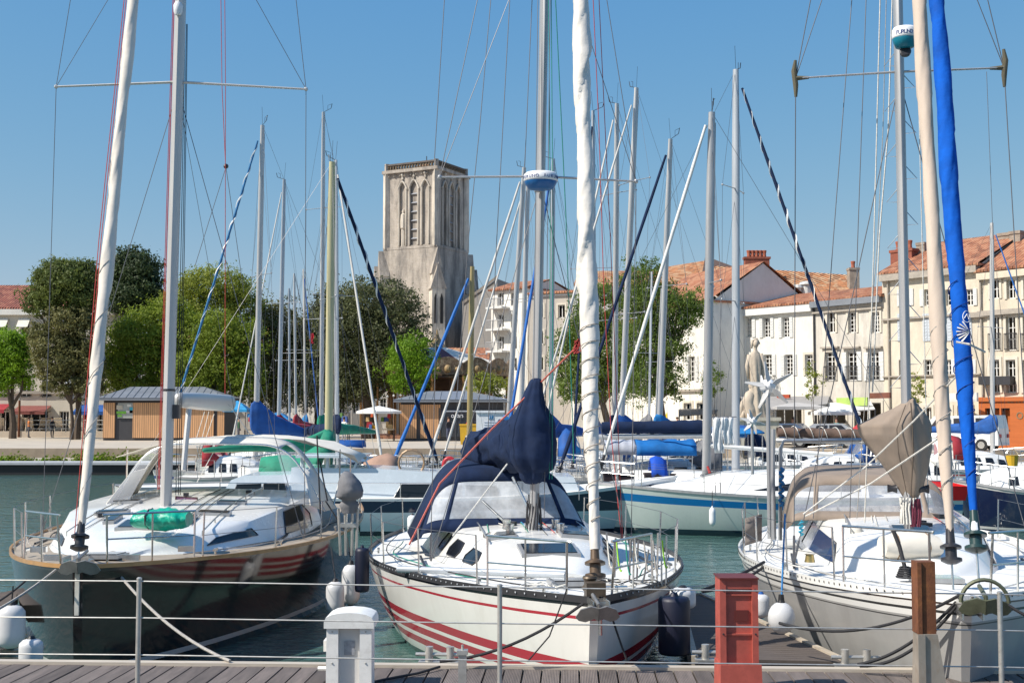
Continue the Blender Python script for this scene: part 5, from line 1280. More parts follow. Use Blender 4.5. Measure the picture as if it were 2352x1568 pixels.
    def mastspar(s,A,B,top,r,m,taper=.75,oval=1.45,name='mast'):
        """A,B local points on the axis; extended to height top"""
        d=(B-A).normalized(); T=A+d*((top-A.z)/d.z); n=10; P=[];R_=[]
        for i in range(n+1): q=i/n; P.append(A.lerp(T,q)); R_.append(r*(1 if q<.8 else lerp(1,taper,(q-.8)/.2)))
        mb=MB(); mb.path(P,[q*oval for q in R_],12,flat=1/oval)
        o=s.b(mb,name,m,True); s.mA,s.mT=A,T
        # track / groove along aft face
        s.b(MB().path([A+Vector((0,r*1.42,.2)),T+Vector((0,r*1.2,-.3))],.009,4),'sail_track',alu,parent=o)
        return o
    def mp(s,z): return s.mA.lerp(s.mT,(z-s.mA.z)/(s.mT.z-s.mA.z))
    def rig(s,spreads,chain,r=.004,lower=True,aft=.25,m=None,sp_r=.02,spm=None,top=None):
        """spreads: (z,halfspan,rise) ; chain=(x,y,z)"""
        top=top or s.mT.z-.1; mm=m or wire
        for sg in (-1,1):
            prev=s.mp(top)+Vector((sg*.05,0,0)); tips=[]
            for z,hs,rise in spreads:
                a=s.mp(z)+Vector((sg*.06,0,0)); tip=s.mp(z)+Vector((sg*hs,aft*(hs/1.0),rise)); tips.append((a,tip))
                s.b(MB().path([a,tip],[sp_r,sp_r*.75],6,flat=.6).ball(tip,.035,5),'spreader',spm or alu)
            cp=Vector((sg*chain[0],chain[1],chain[2])); line=[cp]+[t for a,t in tips]+[prev]
            s.b(MB().path(line,r,4).tube(cp,cp+(line[1]-cp).normalized()*.35,r*2.6,n=5),'shroud',mm)
            if lower and spreads:
                c2=cp+Vector((0,-.12,0)); s.b(MB().path([c2,s.mp(spreads[0][0]-.12)],r,4).tube(c2,c2+(s.mp(spreads[0][0])-c2).normalized()*.3,r*2.4,n=5),'lower_shroud',mm)
                if len(spreads)>0:
                    nxt=spreads[1][0]-.1 if len(spreads)>1 else min(top,spreads[0][0]+4.0)
                    s.b(MB().path([tips[0][1],s.mp(nxt)],r*.9,4),'diagonal_shroud',mm)
    def furl(s,A,B,r0,r1,m,bands=None,drum=True,ext=1.0,twist=5,name='furled_sail',dm=None,n=70,lump=.08,band2=None):
        """rolled sail from A (tack) to B, ext extends beyond B"""
        T=A+(B-A)*ext; Lh=(T-A).length; d=(T-A).normalized(); u=d.orthogonal().normalized(); w=d.cross(u); k=12; P=[]
        rn=random.Random(int(A.x*100)); ph=[rn.uniform(0,6) for _ in range(4)]; k=24 if n>60 else 12; n=n*2 if n>60 else n
        for i in range(n+1):
            q=i/n; l_=q*Lh; rr=interp([(0,r0*.75),(.5/ Lh,r0),(.17,r1),(.8,r1*1.02),(1,r1*.8)],q)*(1+lump*.5*math.sin(l_*1.7+ph[0])+lump*.35*math.sin(l_*4.1+ph[1])); row=[]
            for j in range(k):
                a=2*math.pi*j/k; sp=(a*1-l_*twist/2.0+ph[2])%(2*math.pi)/(2*math.pi)
                sp2=(a*2-l_*twist*1.35+ph[1])%(2*math.pi)/(2*math.pi); r_=rr*(1+lump*1.7*(sp-.5)+lump*.9*(sp2-.5)+lump*.5*mnoise.noise(Vector((math.cos(a)*2,math.sin(a)*2,l_*6)))); row.append(A+d*l_+(u*math.cos(a)+w*math.sin(a))*r_)
            P.append(row)
        mb=MB().grid(P,wrap=True); mb.add(P[0],[tuple(range(k))]); o=s.b(mb,name,m,'all')
        if bands:
            bm,step,hr=bands; mm=MB(); P=[]; q=0; l0=.3
            N=int(Lh*10); 
            for i in range(N):
                l_=l0+i/N*(min(Lh,Lh*.98)-l0); a=l_*2*math.pi/step; rr=interp([(0,r0),(1,r1)],l_/Lh)*(1+lump*1.25)
                P.append(A+d*l_+(u*math.cos(a)+w*math.sin(a))*rr)
                if hr and l_>hr: break
            # resample so the spiral is round
            P=[]; l_=l0; mx=hr or Lh
            while l_<mx:
                a=l_*2*math.pi/step; rr=interp([(0,r0*.75),(.5/Lh,r0),(.17,r1),(.8,r1*1.02),(1,r1*.8)],l_/Lh)*(1+lump*1.05); P.append(A+d*l_+(u*math.cos(a)+w*math.sin(a))*rr); l_+=step/10
            if band2: s.b(MB().path(P,band2,5,flat=.3),'spiral_stripe',bm,parent=o)
            else: s.b(MB().path(P,.006,4),'lashing',bm,parent=o)
        if drum:
            z=A-d*.12; Mx=d.to_track_quat('Z','Y').to_matrix().to_4x4()
            s.b(MB().lathe([(.05,-.30),(.11,-.27),(.11,-.24),(.06,-.235),(.06,-.14),(.11,-.135),(.11,-.11),(.05,-.08),(.04,.12)],A-d*.02,14,M=Mx),'furling_drum',dm or dark,True)
            s.b(MB().path([A-d*.3,A-d*.62],.012,5),'tack_wire',steel)
        return o
    def hood(s,rings,m,wins,wm=None,name='sprayhood',k=.62,n=24,rows=3,taper=0.0,nov=()):
        """rings: (y,hw,zb,zt,xc) from front foot to aft; wins: list of (i0,i1,j0,j1) in subdivided face rows"""
        pts=[]
        for a,b_ in zip(rings,rings[1:]):
            for q in range(rows): pts.append([lerp(a[c],b_[c],q/rows) for c in range(5)])
        pts.append(list(rings[-1])); P=[]
        for (y,hw,zb,zt,xc) in pts:
            row=[]
            for j in range(n+1):
                a=math.pi*j/n; cx=-math.cos(a); sx=math.sin(a)
                row.append(Vector((xc+hw*math.copysign(abs(cx)**k,cx)*(1-taper*(sx**k)*(zt-zb)),y,zb+(zt-zb)*sx**k)))
            P.append(row)
        inw=lambda i,j: any(i0<=i<i1 and j0<=j<j1 for i0,i1,j0,j1 in wins)
        o=s.b(MB().grid(P,skip=inw),name,m,'all')
        mod=o.modifiers.new('thickness','SOLIDIFY'); mod.thickness=.012; mod.offset=0
        for w_ in wins: 
            if w_ in nov: continue
            i0,i1,j0,j1=w_; g=MB().grid([r[j0:j1+1] for r in P[i0:i1+1]]); s.b(g,'vinyl_window',wm or clear,'all',parent=o)
        s.hp=P; return o
    def bag(s,secs,m,name='sail_cover',n=16,parent=None,fold=.04,tw=1.0,seed=1,crump=1.0):
        """secs: (centre local, half width vec, half height vec) closed loft"""
        rn=random.Random(seed); ph=[rn.uniform(0,6) for _ in range(3)]; P=[]; n=max(n,28); secs=[tuple(Vector(v) for v in q) for q in secs]
        def cap(a,b_):
            d=(a[0]-b_[0]).normalized()*min(a[1].length,a[2].length); return [(a[0]+d*k_,a[1]*f_,a[2]*f_) for k_,f_ in ((.3,.92),(.55,.75),(.75,.45),(.82,.08))]
        secs=cap(secs[0],secs[1])[::-1]+secs+cap(secs[-1],secs[-2])
        for i,(c,hv,vv) in enumerate(secs):
            row=[]
            for j in range(n):
                a=2*math.pi*j/n; f=1+fold*math.sin(5*a+ph[0]+i*.35*tw)+fold*.7*math.sin(9*a+ph[1]-i*.5*tw)
                p=Vector(c)+(Vector(hv)*math.cos(a)+Vector(vv)*math.sin(a)); w_=mnoise.noise(p*5)*.12+mnoise.noise(p*11+Vector((3,1,7)))*.07+.05*abs(mnoise.noise(p*3.1+Vector((9,0,0))))
                row.append(Vector(c)+(p-Vector(c))*(f+w_*min(1,fold*16)*crump))
            P.append(row)
        mb=MB().grid(P,wrap=True); mb.add(P[0],[tuple(range(n))[::-1]]); mb.add(P[-1],[tuple(range(n))])
        return s.b(mb,name,m,'all',parent=parent)
def hardware(B,seed,y0,y1,lines):
    rn=random.Random(seed); ct=B.ct; yb=ct[-1][0]
    for sg in (-1,1):       # grab rails on the cabin top
        y_=ct[2][0]
        P=[B.ctop(sg*ct[3][3]*.72,lerp(y_,yb-.4,i/6),.05) for i in range(7)]
        mb=MB().path(P,.012,5)
        for p in P: mb.path([p,p-Vector((0,0,.06))],.012,4)
        B.b(mb,'grab_rail',steel)
        P=[Vector((sg*(B.w(y)-.28-.1*math.sin(y)),y,B.z(y)+.05+.01*i)) for i,y in enumerate([lerp(y0,y1,k/12) for k in range(13)])]
        B.b(MB().path(P,.008,4),'jackline',lines[0])
        P=[Vector((sg*(B.w(y)-.42-.06*math.sin(2*y+sg)),y,B.z(y)+.055)) for y in [lerp(y0+1,y1,k/12) for k in range(13)]]
        B.b(MB().path(P,.009,4),'sheet',lines[1])
        B.b(MB().box((sg*(B.w(4.5)-.5),4.6,B.z(4.5)+.06),(.03,1.6,.03)),'genoa_track',dark)
        for y in (1.9,3.6,6.4): B.b(MB().box((sg*(B.w(y)-.16),y,B.z(y)+.09),(.035,.2,.03)).tube((sg*(B.w(y)-.16),y,B.z(y)+.03),(sg*(B.w(y)-.16),y,B.z(y)+.09),.015),'deck_cleat',steel)
    for k in range(7):
        x=rn.uniform(-.75,.75)*ct[3][3]; ya=rn.uniform(ct[2][0]+.2,ct[3][0]); P=[B.ctop(x*(1-.3*i/5),lerp(ya,yb-.5,i/5),.012) for i in range(6)]
        B.b(MB().path(P,.007,4),'deck_line',lines[k%len(lines)])
    for k in range(5):
        x=rn.uniform(-.7,.7)*ct[3][3]; y=rn.uniform(ct[2][0]+.3,yb-.6); p=B.ctop(x,y,.03); B.b(MB().box(p,(.09,.14,.05),rn.uniform(0,1)),'deck_block',dark)
    for sg in (): p=B.ctop(sg*ct[3][3]*.5,ct[3][0]-.1,0); B.b(MB().lathe([(.06,0),(.06,.05),(.05,.09)],p,12).path([p+Vector((0,0,.05)),p+Vector((0,-.02,.14)),p+Vector((0,-.1,.17))],[.05,.055,.075],10),'cowl_vent',signwhite,True)
def resec(keys,n):
    """subdivide section keys (tuples of vectors) smoothly"""
    out=[]
    for i in range(len(keys)-1):
        for q in range(n):
            t=q/n; t2=t; out.append(tuple(Vector(a).lerp(Vector(b_),t2) for a,b_ in zip(keys[i],keys[i+1])))
    out.append(tuple(Vector(a) for a in keys[-1])); return out
def fender(px,y0,y1,d,label,m,r=None,rope_to=None,name='fender',capm=None,fat=None):
    a,b=Q(px,y0,d),Q(px,y1,d); h=a.z-b.z; r=r or h*.2
    t=thing(name,(a.x,a.y,b.z),label,'fender')
    MB().lathe(([(r*.3,h*.04),(r*.75,h*.1),(r*.98,h*.2),(r,h*.35),(r,h*.68),(r*.97,h*.8),(r*.7,h*.9),(r*.3,h*.95)] if m.name!='fender_navy' else [(r*.5,h*.01),(r*.9,h*.03),(r,h*.08),(r*.99,h*.5),(r,h*.9),(r*.9,h*.96),(r*.4,h*.98)]),(a.x,a.y,b.z),16).build('body',m,t,'all')
    MB().lathe([(r*.1,-.0),(r*.28,h*.02),(r*.4,h*.075)],(a.x,a.y,b.z),10).lathe([(r*.45,h*.9),(r*.34,h*.955),(r*.2,h*1.03),(r*.1,h*1.04)],(a.x,a.y,b.z),10).build('end_cap',capm or black,t,True)
    if rope_to is not None:
        MB().path([(a.x,a.y,b.z+h*1.02),rope_to],.009,5).build('rope',ropeb,t)
    return t
def line(label,pts,r,m,name='mooring_line',cat='rope',group=None):
    return tag(MB().path(pts,r,6).build(name,m,smooth=True),label,cat,group)
def anemometer(s,p,side=1):
    s.b(MB().path([p,p+Vector((side*.35,0,.12))],.01,4).path([p+Vector((side*.35,0,.12)),p+Vector((side*.4,0,.3))],.014,4).path([p+Vector((side*.2,0,.06)),p+Vector((side*.2,0,.25)),p+Vector((side*.35,.05,.3))],.008,4).path([p,p+Vector((-side*.06,0,.7))],.006,4),'wind_vane',dark)

# ================================================================ FRONT BOAT: dark hull
hm1=hullmat('hull_charcoal',(0.014,0.013,0.013),[('z',.10,.17,(0.5,0.5,0.48)),('v',.955,1.2,(0.03,0.03,0.03))],rough=.1,coat=.6,dirt=.2,dcol=(0.04,0.037,0.035,1))
B=Boat('large dark charcoal hulled sailing yacht with cream sprayhood and pale mast at left',(-5.15,15.1),R(-2.2),12.8,
   [(0,.06),(.4,.50),(.9,.88),(1.6,1.27),(2.6,1.7),(4,2.15),(6,2.52),(8.5,2.64),(11,2.5),(12.8,2.3)],[(0,1.36),(3,1.24),(7,1.18),(12.8,1.22)])
b1=B
B.hull(hm1,rake=.12,e0=.22,e1=.085,dk=teak)
B.rail(teakrim,.016,0,None,h=.03)
B.cabin([(1.5,.35,1.34,.2,1.35),(1.9,.72,1.33,.5,1.42),(2.6,1.12,1.30,.85,1.50),(3.6,1.5,1.28,1.3,1.6),(4.9,1.78,1.25,1.6,1.7),(6.4,1.95,1.23,1.76,1.76),(8.2,1.98,1.22,1.78,1.78)],white)
for sg in (-1,1):
    B.cwin([(4.95,.18),(6.9,.12),(7.1,.5),(6.6,.86),(5.3,.88)],sg)
    B.cwin([(2.6,.45),(3.9,.4),(3.8,.72),(2.9,.72)],sg)
for x,y,w,l in ((0,3.0,.62,.6),(-.75,4.2,.5,.2),(.8,4.1,.5,.2),(.85,5.3,.45,.2),(-.85,5.4,.45,.2),(.55,3.5,.16,.5),(-.55,3.5,.16,.5)): B.hatch(x,y,w,l)
B.hatch(0,1.0,.55,.55,deck=True)
# raised open hatch behind the mast
hp=[B.lQ(*q) for q in ((404,1188,20.7),(457,1192,20.7),(452,1143,20.9),(404,1140,20.9))]
hh=B.b(MB().path(hp+[hp[0],hp[1]],.02,4),'open_hatch_frame',mat('hatch_brown',(0.09,0.045,0.04),.4)); B.b(MB().plate(hp,.012),'open_hatch_glass',mat('purple_acrylic',(0.14,0.06,0.1),.1,var=.1,spec=.8),parent=hh)
B.guard([1.5,3.2,5.0,6.9,8.8,10.6],bowp=None); B.pulpit(.25,1.35,open_=True)
mA,mB=B.lQ(380,1182,20.0),B.lQ(415,0,20.1)
mast=B.mastspar(mA,mB,16.6,.088,alup)
for z in (B.l(Q(395,898,20)).z,): B.b(MB().lathe([(.094,0),(.094,.035)],B.mp(z),14,M=Matrix.Diagonal((1,1.4,1,1))),'mast_band',dark,parent=mast)
p=B.mp(B.l(Q(411,14,19.8)).z)+Vector((0,-.16,0)); B.b(MB().lathe([(.05,-.1),(.07,-.05),(.075,.05),(.05,.1)],p,12),'steaming_light',signwhite,True)
p=B.mp(B.l(Q(405,945,20)).z)+Vector((.13,.0,0)); B.b(MB().box(p,(.1,.14,.22)),'winch_box',dark)
zs=B.mp(B.l(Q(409,186,20)).z).z
B.rig([(zs,2.02,-.03),(zs+3.6,1.55,.0)],(2.05,5.0,1.22),r=.0055,aft=.12,sp_r=.035,spm=alup)
B.b(MB().path([B.mp(zs)+Vector((0,.05,-.2)),Vector((0,10.5,2.9))],.004,4),'halyard',wire)
fA,fB=B.lQ(187,1205,15.5),B.lQ(305,0,17.9)
B.furl(fA,fB,.052,.078,mat('sail_cream',(0.66,0.6,0.52),.7,var=.1,scale=1.5,bump=.5,bscale=4),bands=(ropeg,.75,3.6),ext=1.5,twist=4,lump=.13)
for dx,m_ in ((-.07,roper),(-.1,roper)): B.b(MB().path([fA+Vector((dx,.05,-.2)),fA.lerp(fB,.5)+Vector((dx-.02,-.06,0)),fB+Vector((dx-.01,-.05,0)),fA+(fB-fA)*1.4+Vector((dx,0,0))],.006,5),'furling_line',m_)
for k,dx in enumerate((-.1,-.12)): B.b(MB().path([B.mp(2.0)+Vector((dx,-.05,0)),B.mp(8)+Vector((dx*1.05,0,0)),B.mp(15)+Vector((dx,0,0))],.008 if k==0 else .006,5),'red_halyard',roper)
for dx in (.13,.17,.2): B.b(MB().path([B.mp(1.9)+Vector((dx,.1,0)),B.mp(6)+Vector((dx*.75,.1,0)),B.mp(9.5)+Vector((dx*.5,.08,0))],.006,5),'dark_halyard',ropeb)
for k,(x0,x1) in enumerate(((508,520),(516,517))):   # topping lift and running line far behind
    B.b(MB().path([B.lQ(x0-(0 if k else 1),-40,21.5),B.lQ(x0+2,200,21.5),B.lQ(517 if k else 518,380 if not k else 905,21.6)],.006,5),'running_line',roper)
B.b(MB().ball(B.lQ(519,382,21.6),.045,6),'block',dark)
for x in (448,560): B.b(MB().path([B.lQ(519,384,21.6),B.lQ(x,610+ (0 if x<500 else 60),22)],.005,4),'topping_line',wire)
# sprayhood
Yh=lambda d:B.lQ(500,1000,d).y
xc=B.lQ(490,1170,21).x
B.hood([(5.45,1.66,1.70,1.72,xc),(6.2,1.80,1.55,2.68,xc),(7.6,1.85,1.5,2.76,xc)],cream,[(0,3,2,10),(0,3,10,20),(0,3,20,28),(3,5,2,9),(3,5,21,28)],n=30,rows=3,k=.34,taper=.30,nov=((0,3,10,20),(3,5,2,9),(3,5,21,28)))
for r_ in (3,6): B.b(MB().path(B.hp[r_],.018,6),'hood_frame',steel)
# wide awning behind
P=[]
for i in range(7):
    y=7.6+i*.42; row=[]
    for j in range(15):
        x=(j/7-1); wv=.03*math.sin(i*2.1+j*1.9)*(1 if j>9 else .3); row.append(Vector((xc+.1+x*2.2*(1-.06*abs(i-3)/3)*(1.0 if x>-.93 else 1.05),y,2.78-.36*abs(x)**2.6+wv-(.12*max(0,x)**2*math.sin(i*1.3)**2)+.0)))
    P.append(row)
o=B.b(MB().grid(P),'awning',cream,'all'); o.modifiers.new('t','SOLIDIFY').thickness=.01
for y in (7.7,9.9): 
    for sg in (-1,1): B.b(MB().path([(xc+sg*1.75,y-.3,1.25),(xc+sg*1.9,y,2.0),(xc+sg*1.9,y,2.55)],.016,6),'awning_pole',steel)
# boom under awning, in pale park-avenue form to the right of the mast
bA,bE=B.lQ(412,918,20.4),B.lQ(527,926,26)
B.bag([(bA,(.1,0,0),(0,0,.12)),(bA.lerp(bE,.3),(.13,0,0),(0,0,.15)),(bE,(.13,0,0),(0,0,.17))],alup,'boom',n=8,fold=0)
B.b(MB().path([B.lQ(421,1080,20.6),B.lQ(434,940,20.9)],[.045,.05],8),'vang',alup,True)
for a,b_ in (((523,925),(590,1020)),((470,945),(447,1020)),((480,945),(450,1060)),((492,950),(458,1050))): B.b(MB().path([B.lQ(*a,25),B.lQ(*b_,25)],.007,4),'mainsheet',ropew)
# steering, cockpit coaming
B.b(MB().box((-1.3,9.6,1.42),(.25,3.2,.35)).box((1.3,9.6,1.42),(.25,3.2,.35)),'cockpit_coaming',white)
# anchor
def anchor_plough(B,c,s,m,hoop=False):
    c=Vector(c); W=s*.55
    for sg in (-1,1):
        pl=[(0,.28),(.35,.36),(.8,.2),(1,-.15),(.85,-.3),(.55,-.36),(.18,-.2),(0,-.3)]
        P=[c+Vector((sg*x*W,-.25*W*(1-x)-z*W*.35,z*W)) for x,z in pl]
        B.b(MB().plate(P if sg>0 else P[::-1],.022),'anchor_blade',m)
    mb=MB()
    for sg in ():
        P=[]
        for i in range(5):
            q=i/4; row=[]
            for j in range(5):
                a=j/4; row.append(c+Vector((sg*s*(a*(.12+.5*q**.6)*(1-.15*q)), -s*(.12+.3*a*a)*1.0-.02*q, s*(-.45+.62*q+.16*a*a*q))))
            P.append(row)
        mb.grid(P)
    B.b(MB().path([c+Vector((0,-.12*s,.02*s)),c+Vector((0,-.16*s,.22*s)),c+Vector((0,.7*s,.36*s))],[.022,.022,.02],6),'anchor_shank',m)
    if hoop:
        B.b(MB().path([c+Vector((s*.5*math.cos(a)*-1,.0,s*(.08+.5*math.sin(a)))) for a in [math.pi*i/14 for i in range(15)]],.02,6),'anchor_hoop',m)
ac=B.lQ(182,1302,14.8); anchor_plough(B,ac,.44,mat('anchor_grey',(0.26,0.25,0.23),.4,.5,var=.2,scale=8))
B.b(MB().box((0,.05,1.40),(.22,.5,.06)).box((-.1,-.1,1.42),(.02,.3,.16)).box((.1,-.1,1.42),(.02,.3,.16)),'bow_roller',steel)
B.b(MB().box((0,.0,1.05),(.05,.03,.5)),'stem_fitting',cream)
for x_ in (.5,-.45,.95,-.95): B.b(MB().box((x_,.5 if abs(x_)<.6 else 1.5,1.42),(.2,.08,.07)),'deck_cleat',steel)
B.b(MB().plate([B.lQ(262,1350,15.6),B.lQ(274,1352,15.6),B.lQ(274,1361,15.6),B.lQ(262,1359,15.6)],.01),'name_plate',signwhite)
# clear roll-up panel legs visible left
hardware(B,1,1.6,9,[ropeg,ropeb,ropew,ropeb])
# green bundle lying on the fore cabin
gp=[B.lG(x,1212,1.62) for x in (310,345,380,410,434)]
k=[]
for p_,h in zip(gp,(.09,.14,.15,.14,.09)): k.append((p_+Vector((0,0,.12)),(0,.28,0),(0,0,h)))
w_=lambda v:(B.M @ v)
tb=thing('sail_bag',tuple(B.M @ (gp[2]-Vector((0,0,.05)))),'crumpled bright green bag lying on the white cabin top of the dark yacht','bag',rz=B.t.rotation_euler.z)
kk=resec([tuple((Vector(a) for a in q)) for q in k],5); P=[]
off=Vector(gp[2]-Vector((0,0,.05)))
for i,(c_,hv,vv) in enumerate(kk):
    P.append([c_-off+(hv*math.cos(2*math.pi*j/16)+vv*math.sin(2*math.pi*j/16))*(1+.07*math.sin(3*j+i*1.1)+.08*math.sin(7*j-i*.7)+.05*math.sin(5*j+i*2.3)) for j in range(16)])
mb=MB().grid(P,wrap=True); mb.add(P[0],[tuple(range(16))]); mb.add(P[-1],[tuple(range(16))]); mb.build('bag_cloth',mat('bright_green_bag',(0.0,0.33,0.22),.4,var=.3,scale=9,bump=1.0,bscale=12),tb,'all',world=False)
MB().path([P[5][j%16]+Vector((0,0,.004)) for j in range(17)],.012,4).build('strap',dark,tb,world=False)
# outboard motor under grey cover on the stern rail
oc=B.lQ(802,1128,18.9)
om=thing('outboard_motor',tuple(B.M @ oc),'outboard motor under a dark grey cover hanging at the stern rail of the dark yacht','outboard motor')
secs=[((-.04,0,.30),(.03,0,0),(0,.04,0)),((-.03,0,.26),(.09,0,0),(0,.14,0)),((.0,0,.14),(.16,0,0),(0,.22,0)),((.02,0,.0),(.2,0,0),(0,.24,0)),((0,0,-.08),(.19,0,0),(0,.2,0)),((0,0,-.13),(.10,0,0),(0,.12,0)),((0,0,-.2),(.15,0,0),(0,.12,0)),((0,0,-.32),(.1,0,0),(0,.1,0))]
P=[]
for i,(c_,hv,vv) in enumerate(resec(secs,3)): P.append([om.location+c_+(hv*math.cos(2*math.pi*j/16)+vv*math.sin(2*math.pi*j/16))*(1+.06*math.sin(4*j+i*.6)) for j in range(16)])
MB().grid(P,wrap=True).build('cover',greycanvas,om,'all')
oL=om.location
m=MB()
for dx in (-.16,-.06,.05,.13): m.path([oL+Vector((dx,0,-.25)),oL+Vector((dx*.8,.05,-.95))],.022,6)
m.box(oL+Vector((0,.05,-.5)),(.26,.12,.06)); m.build('shaft',galv,om)
# stern posts / dark halyard bunch near stern
for a,b_ in (((735,1060),(752,1150)),((748,1150),(790,1215)),((728,1000),(736,1180))): B.b(MB().path([B.lQ(*a,19.5),B.lQ(*b_,19.4)],.012,5),'backstay_line',ropeb)

# ================================================================ FRONT BOAT: white with red stripes
red=(0.42,0.03,0.045)
hm2=hullmat('hull_white_red',(0.77,0.755,0.71),[('z',.50,.61,red),('z',.35,.45,red),('z',.19,.29,red),('v',.845,.872,red),('v',.955,1.2,(0.02,0.02,0.022)),('z',-1,.08,(0.05,0.05,0.05))],rough=.2,coat=.5,dirt=.3,dcol=(0.52,0.48,0.4,1))
B=Boat('white sailing yacht with red waterline stripes and a navy sprayhood in the middle',(.845,12.96),R(-6.6),10.6,
   [(0,.05),(.5,.40),(1,.72),(2,1.22),(3,1.6),(4,1.92),(5.5,2.22),(7,2.27),(9,2.0),(10.6,1.6)],[(0,1.27),(2.5,1.16),(5.5,1.08),(10.6,1.06)])
b2=B
B.hull(hm2,rake=.42,e0=.42,e1=.17)
B.rail(mat('toe_rail_black',(0.03,0.03,0.033),.5),.012,0,None,h=.05)
m=MB()
for sg in (-1,1):
    for p in B.edge(sg,.4,9.5,66,0,.02): m.box(p+Vector((sg*.013,0,0)),(.006,.05,.014))
B.b(m,'toe_rail_slots',signwhite)
B.cabin([(2.5,.5,1.21,.35,1.22),(3.0,.78,1.2,.55,1.36),(3.9,1.05,1.17,.78,1.47),(5.2,1.3,1.15,1.0,1.55),(7.6,1.42,1.12,1.08,1.6)],white)
for sg in (-1,1):
    for y in (3.75,4.6,5.5): B.cwin([(y,.28),(y+.42,.28),(y+.5,.5),(y+.42,.82),(y+.06,.82),(y-.04,.5)],sg)
B.hatch(0,3.3,.75,.55,tint); B.hatch(-.5,4.3,.4,.3); B.hatch(.5,4.3,.4,.3); B.hatch(0,1.5,.5,.5,deck=True)
B.guard([1.75,3.3,4.9,6.6,8.4,10.2]); B.pulpit(.35,1.55,h=.6)
mA,mB=B.lQ(1226,1225,17.75),B.lQ(1250,0,17.9)
B.mastspar(mA,mB,14.2,.066,alu)
zs=B.mp(B.l(Q(1236,404,17.8)).z).z
B.rig([(zs,1.43,0)],(1.42,4.95,1.15),r=.0055,aft=.15,sp_r=.03,spm=alu)
for px in (1262,1268): B.b(MB().path([B.lQ(px,1100,17.6),B.lQ(px+2,500,17.7),B.lQ(px-2,0,17.8),B.lQ(px-3,-60,17.8)],.006,4),'green_halyard',ropegn)
for px in (1222,1250): B.b(MB().path([B.lQ(px,1190,17.6),B.lQ(px+8,500,17.7),B.lQ(px+14,-50,17.8)],.005,4),'halyard',wire)
for pts in (((1218,1010),(1230,700)),): pass
fA,fB=B.lQ(1366,1262,13.5),B.lQ(1333,0,15.6)
B.furl(fA,fB,.062,.098,mat('sail_white',(0.66,0.62,0.56),.65,var=.08,scale=1.5,bump=.8,bscale=5),bands=(mat('sail_seam',(0.35,0.3,0.25),.8,var=0),.2,2.6),ext=1.5,twist=6,lump=.17,n=160,dm=mat('drum_bronze',(0.12,0.08,0.05),.4,.3))
# navy cover round mast and boom
mz=lambda z:B.mp(z)
bo=Vector((-.26,1,0)).normalized(); sd_=Vector((bo.y,-bo.x,0))
mp_=B.mp(2.8)
def sec(dy,hw,z0,z1): c=mp_+bo*dy; return (Vector((c.x,c.y,(z0+z1)/2)),sd_*hw,Vector((0,0,(z1-z0)/2)))
bgs=[((1215,1018),18.0,.34,.40),((1180,1022),18.6,.32,.36),((1150,1022),19.3,.27,.31),((1118,1028),20.0,.27,.29),((1092,1034),20.6,.25,.27),((1082,1040),21.0,.14,.18)]
B.bag(resec([(B.lQ(*p_,d_),sd_*hw,Vector((0,0,hh))) for p_,d_,hw,hh in bgs],5),navy,n=30,fold=.06,crump=1.9)
c0=mp_+Vector((0,.02,0))
def pxsecs(B,rows,d,dep):
    out=[]
    for y,xl,xr,k_ in rows:
        a,b_=B.lQ(xl,y,d),B.lQ(xr,y,d); c=(a+b_)/2; hw=(b_-a).length/2; out.append((c,Vector((hw,0,0)),Vector((0,dep*k_,0))))
    return out
B.bag(resec(pxsecs(B,[(880,1214,1245,.5),(902,1203,1248,.65),(926,1192,1252,.75),(950,1182,1263,.9),(980,1172,1273,1.0),(1015,1167,1275,1.1),(1050,1170,1275,1.15),(1075,1182,1268,1.0),(1086,1192,1256,.8)],17.75,.3),4),navy,'mast_collar',n=44,fold=.06,tw=.1,crump=.8)
B.b(MB().path([mp_+Vector((0,0,-.32)),B.lQ(1095,1066,21.0)],.05,8),'boom',alu)
# sprayhood
xc=B.lQ(1150,1230,19).x
B.hood([(5.4,1.22,1.42,1.50,xc),(6.0,1.32,1.3,2.36,xc),(7.6,1.34,1.3,2.47,xc)],navy,[(1,4,3,11),(1,4,12,19),(1,4,20,28)],wm=milky,n=31,rows=5,k=.3,taper=.36)
for r_ in (10,): B.b(MB().path(B.hp[r_],.017,6),'hood_frame',steel)
B.b(MB().box((-1.05,8.6,1.25),(.2,2.6,.3)).box((1.05,8.6,1.25),(.2,2.6,.3)),'cockpit_coaming',white)
B.b(MB().tube(B.lQ(1108,1150,18.3),B.lQ(1200,1235,17.9),.02).path([B.lQ(1178,1095,18),B.lQ(1212,1165,17.8)],.022,6),'strut',steel)
# mast foot gear
m=MB()
for i in range(14): a=i*.45; m.path([mA+Vector((math.cos(a)*.12,math.sin(a)*.12,.02)),mA+Vector((math.cos(a+.5)*.09,math.sin(a+.5)*.11,.3+.3*random.random()))],.009,4)
m.box(mA+Vector((0,0,-.02)),(.34,.34,.06)); B.b(m,'mast_foot_gear',dark)
for k,y in enumerate((4.6,5.0)):
    for x in (-.35,.35): B.b(MB().lathe([(.06,0),(.05,.06),(.065,.12),(.03,.13)],B.ctop(x,y,0),12),'winch',steel,True)
for i in range(6): x=-.4+.16*i; B.b(MB().path([mA+Vector((x*.2,.05,.02)),B.ctop(x,mA.y+.6,.015),B.ctop(x*1.1,5.6,.015)],.008,4),'deck_line',[ropew,roper,ropebl,ropew,ropegn,ropew][i])
hardware(B,2,1.2,8,[ropeb,ropegn,ropew,roper,ropebl])
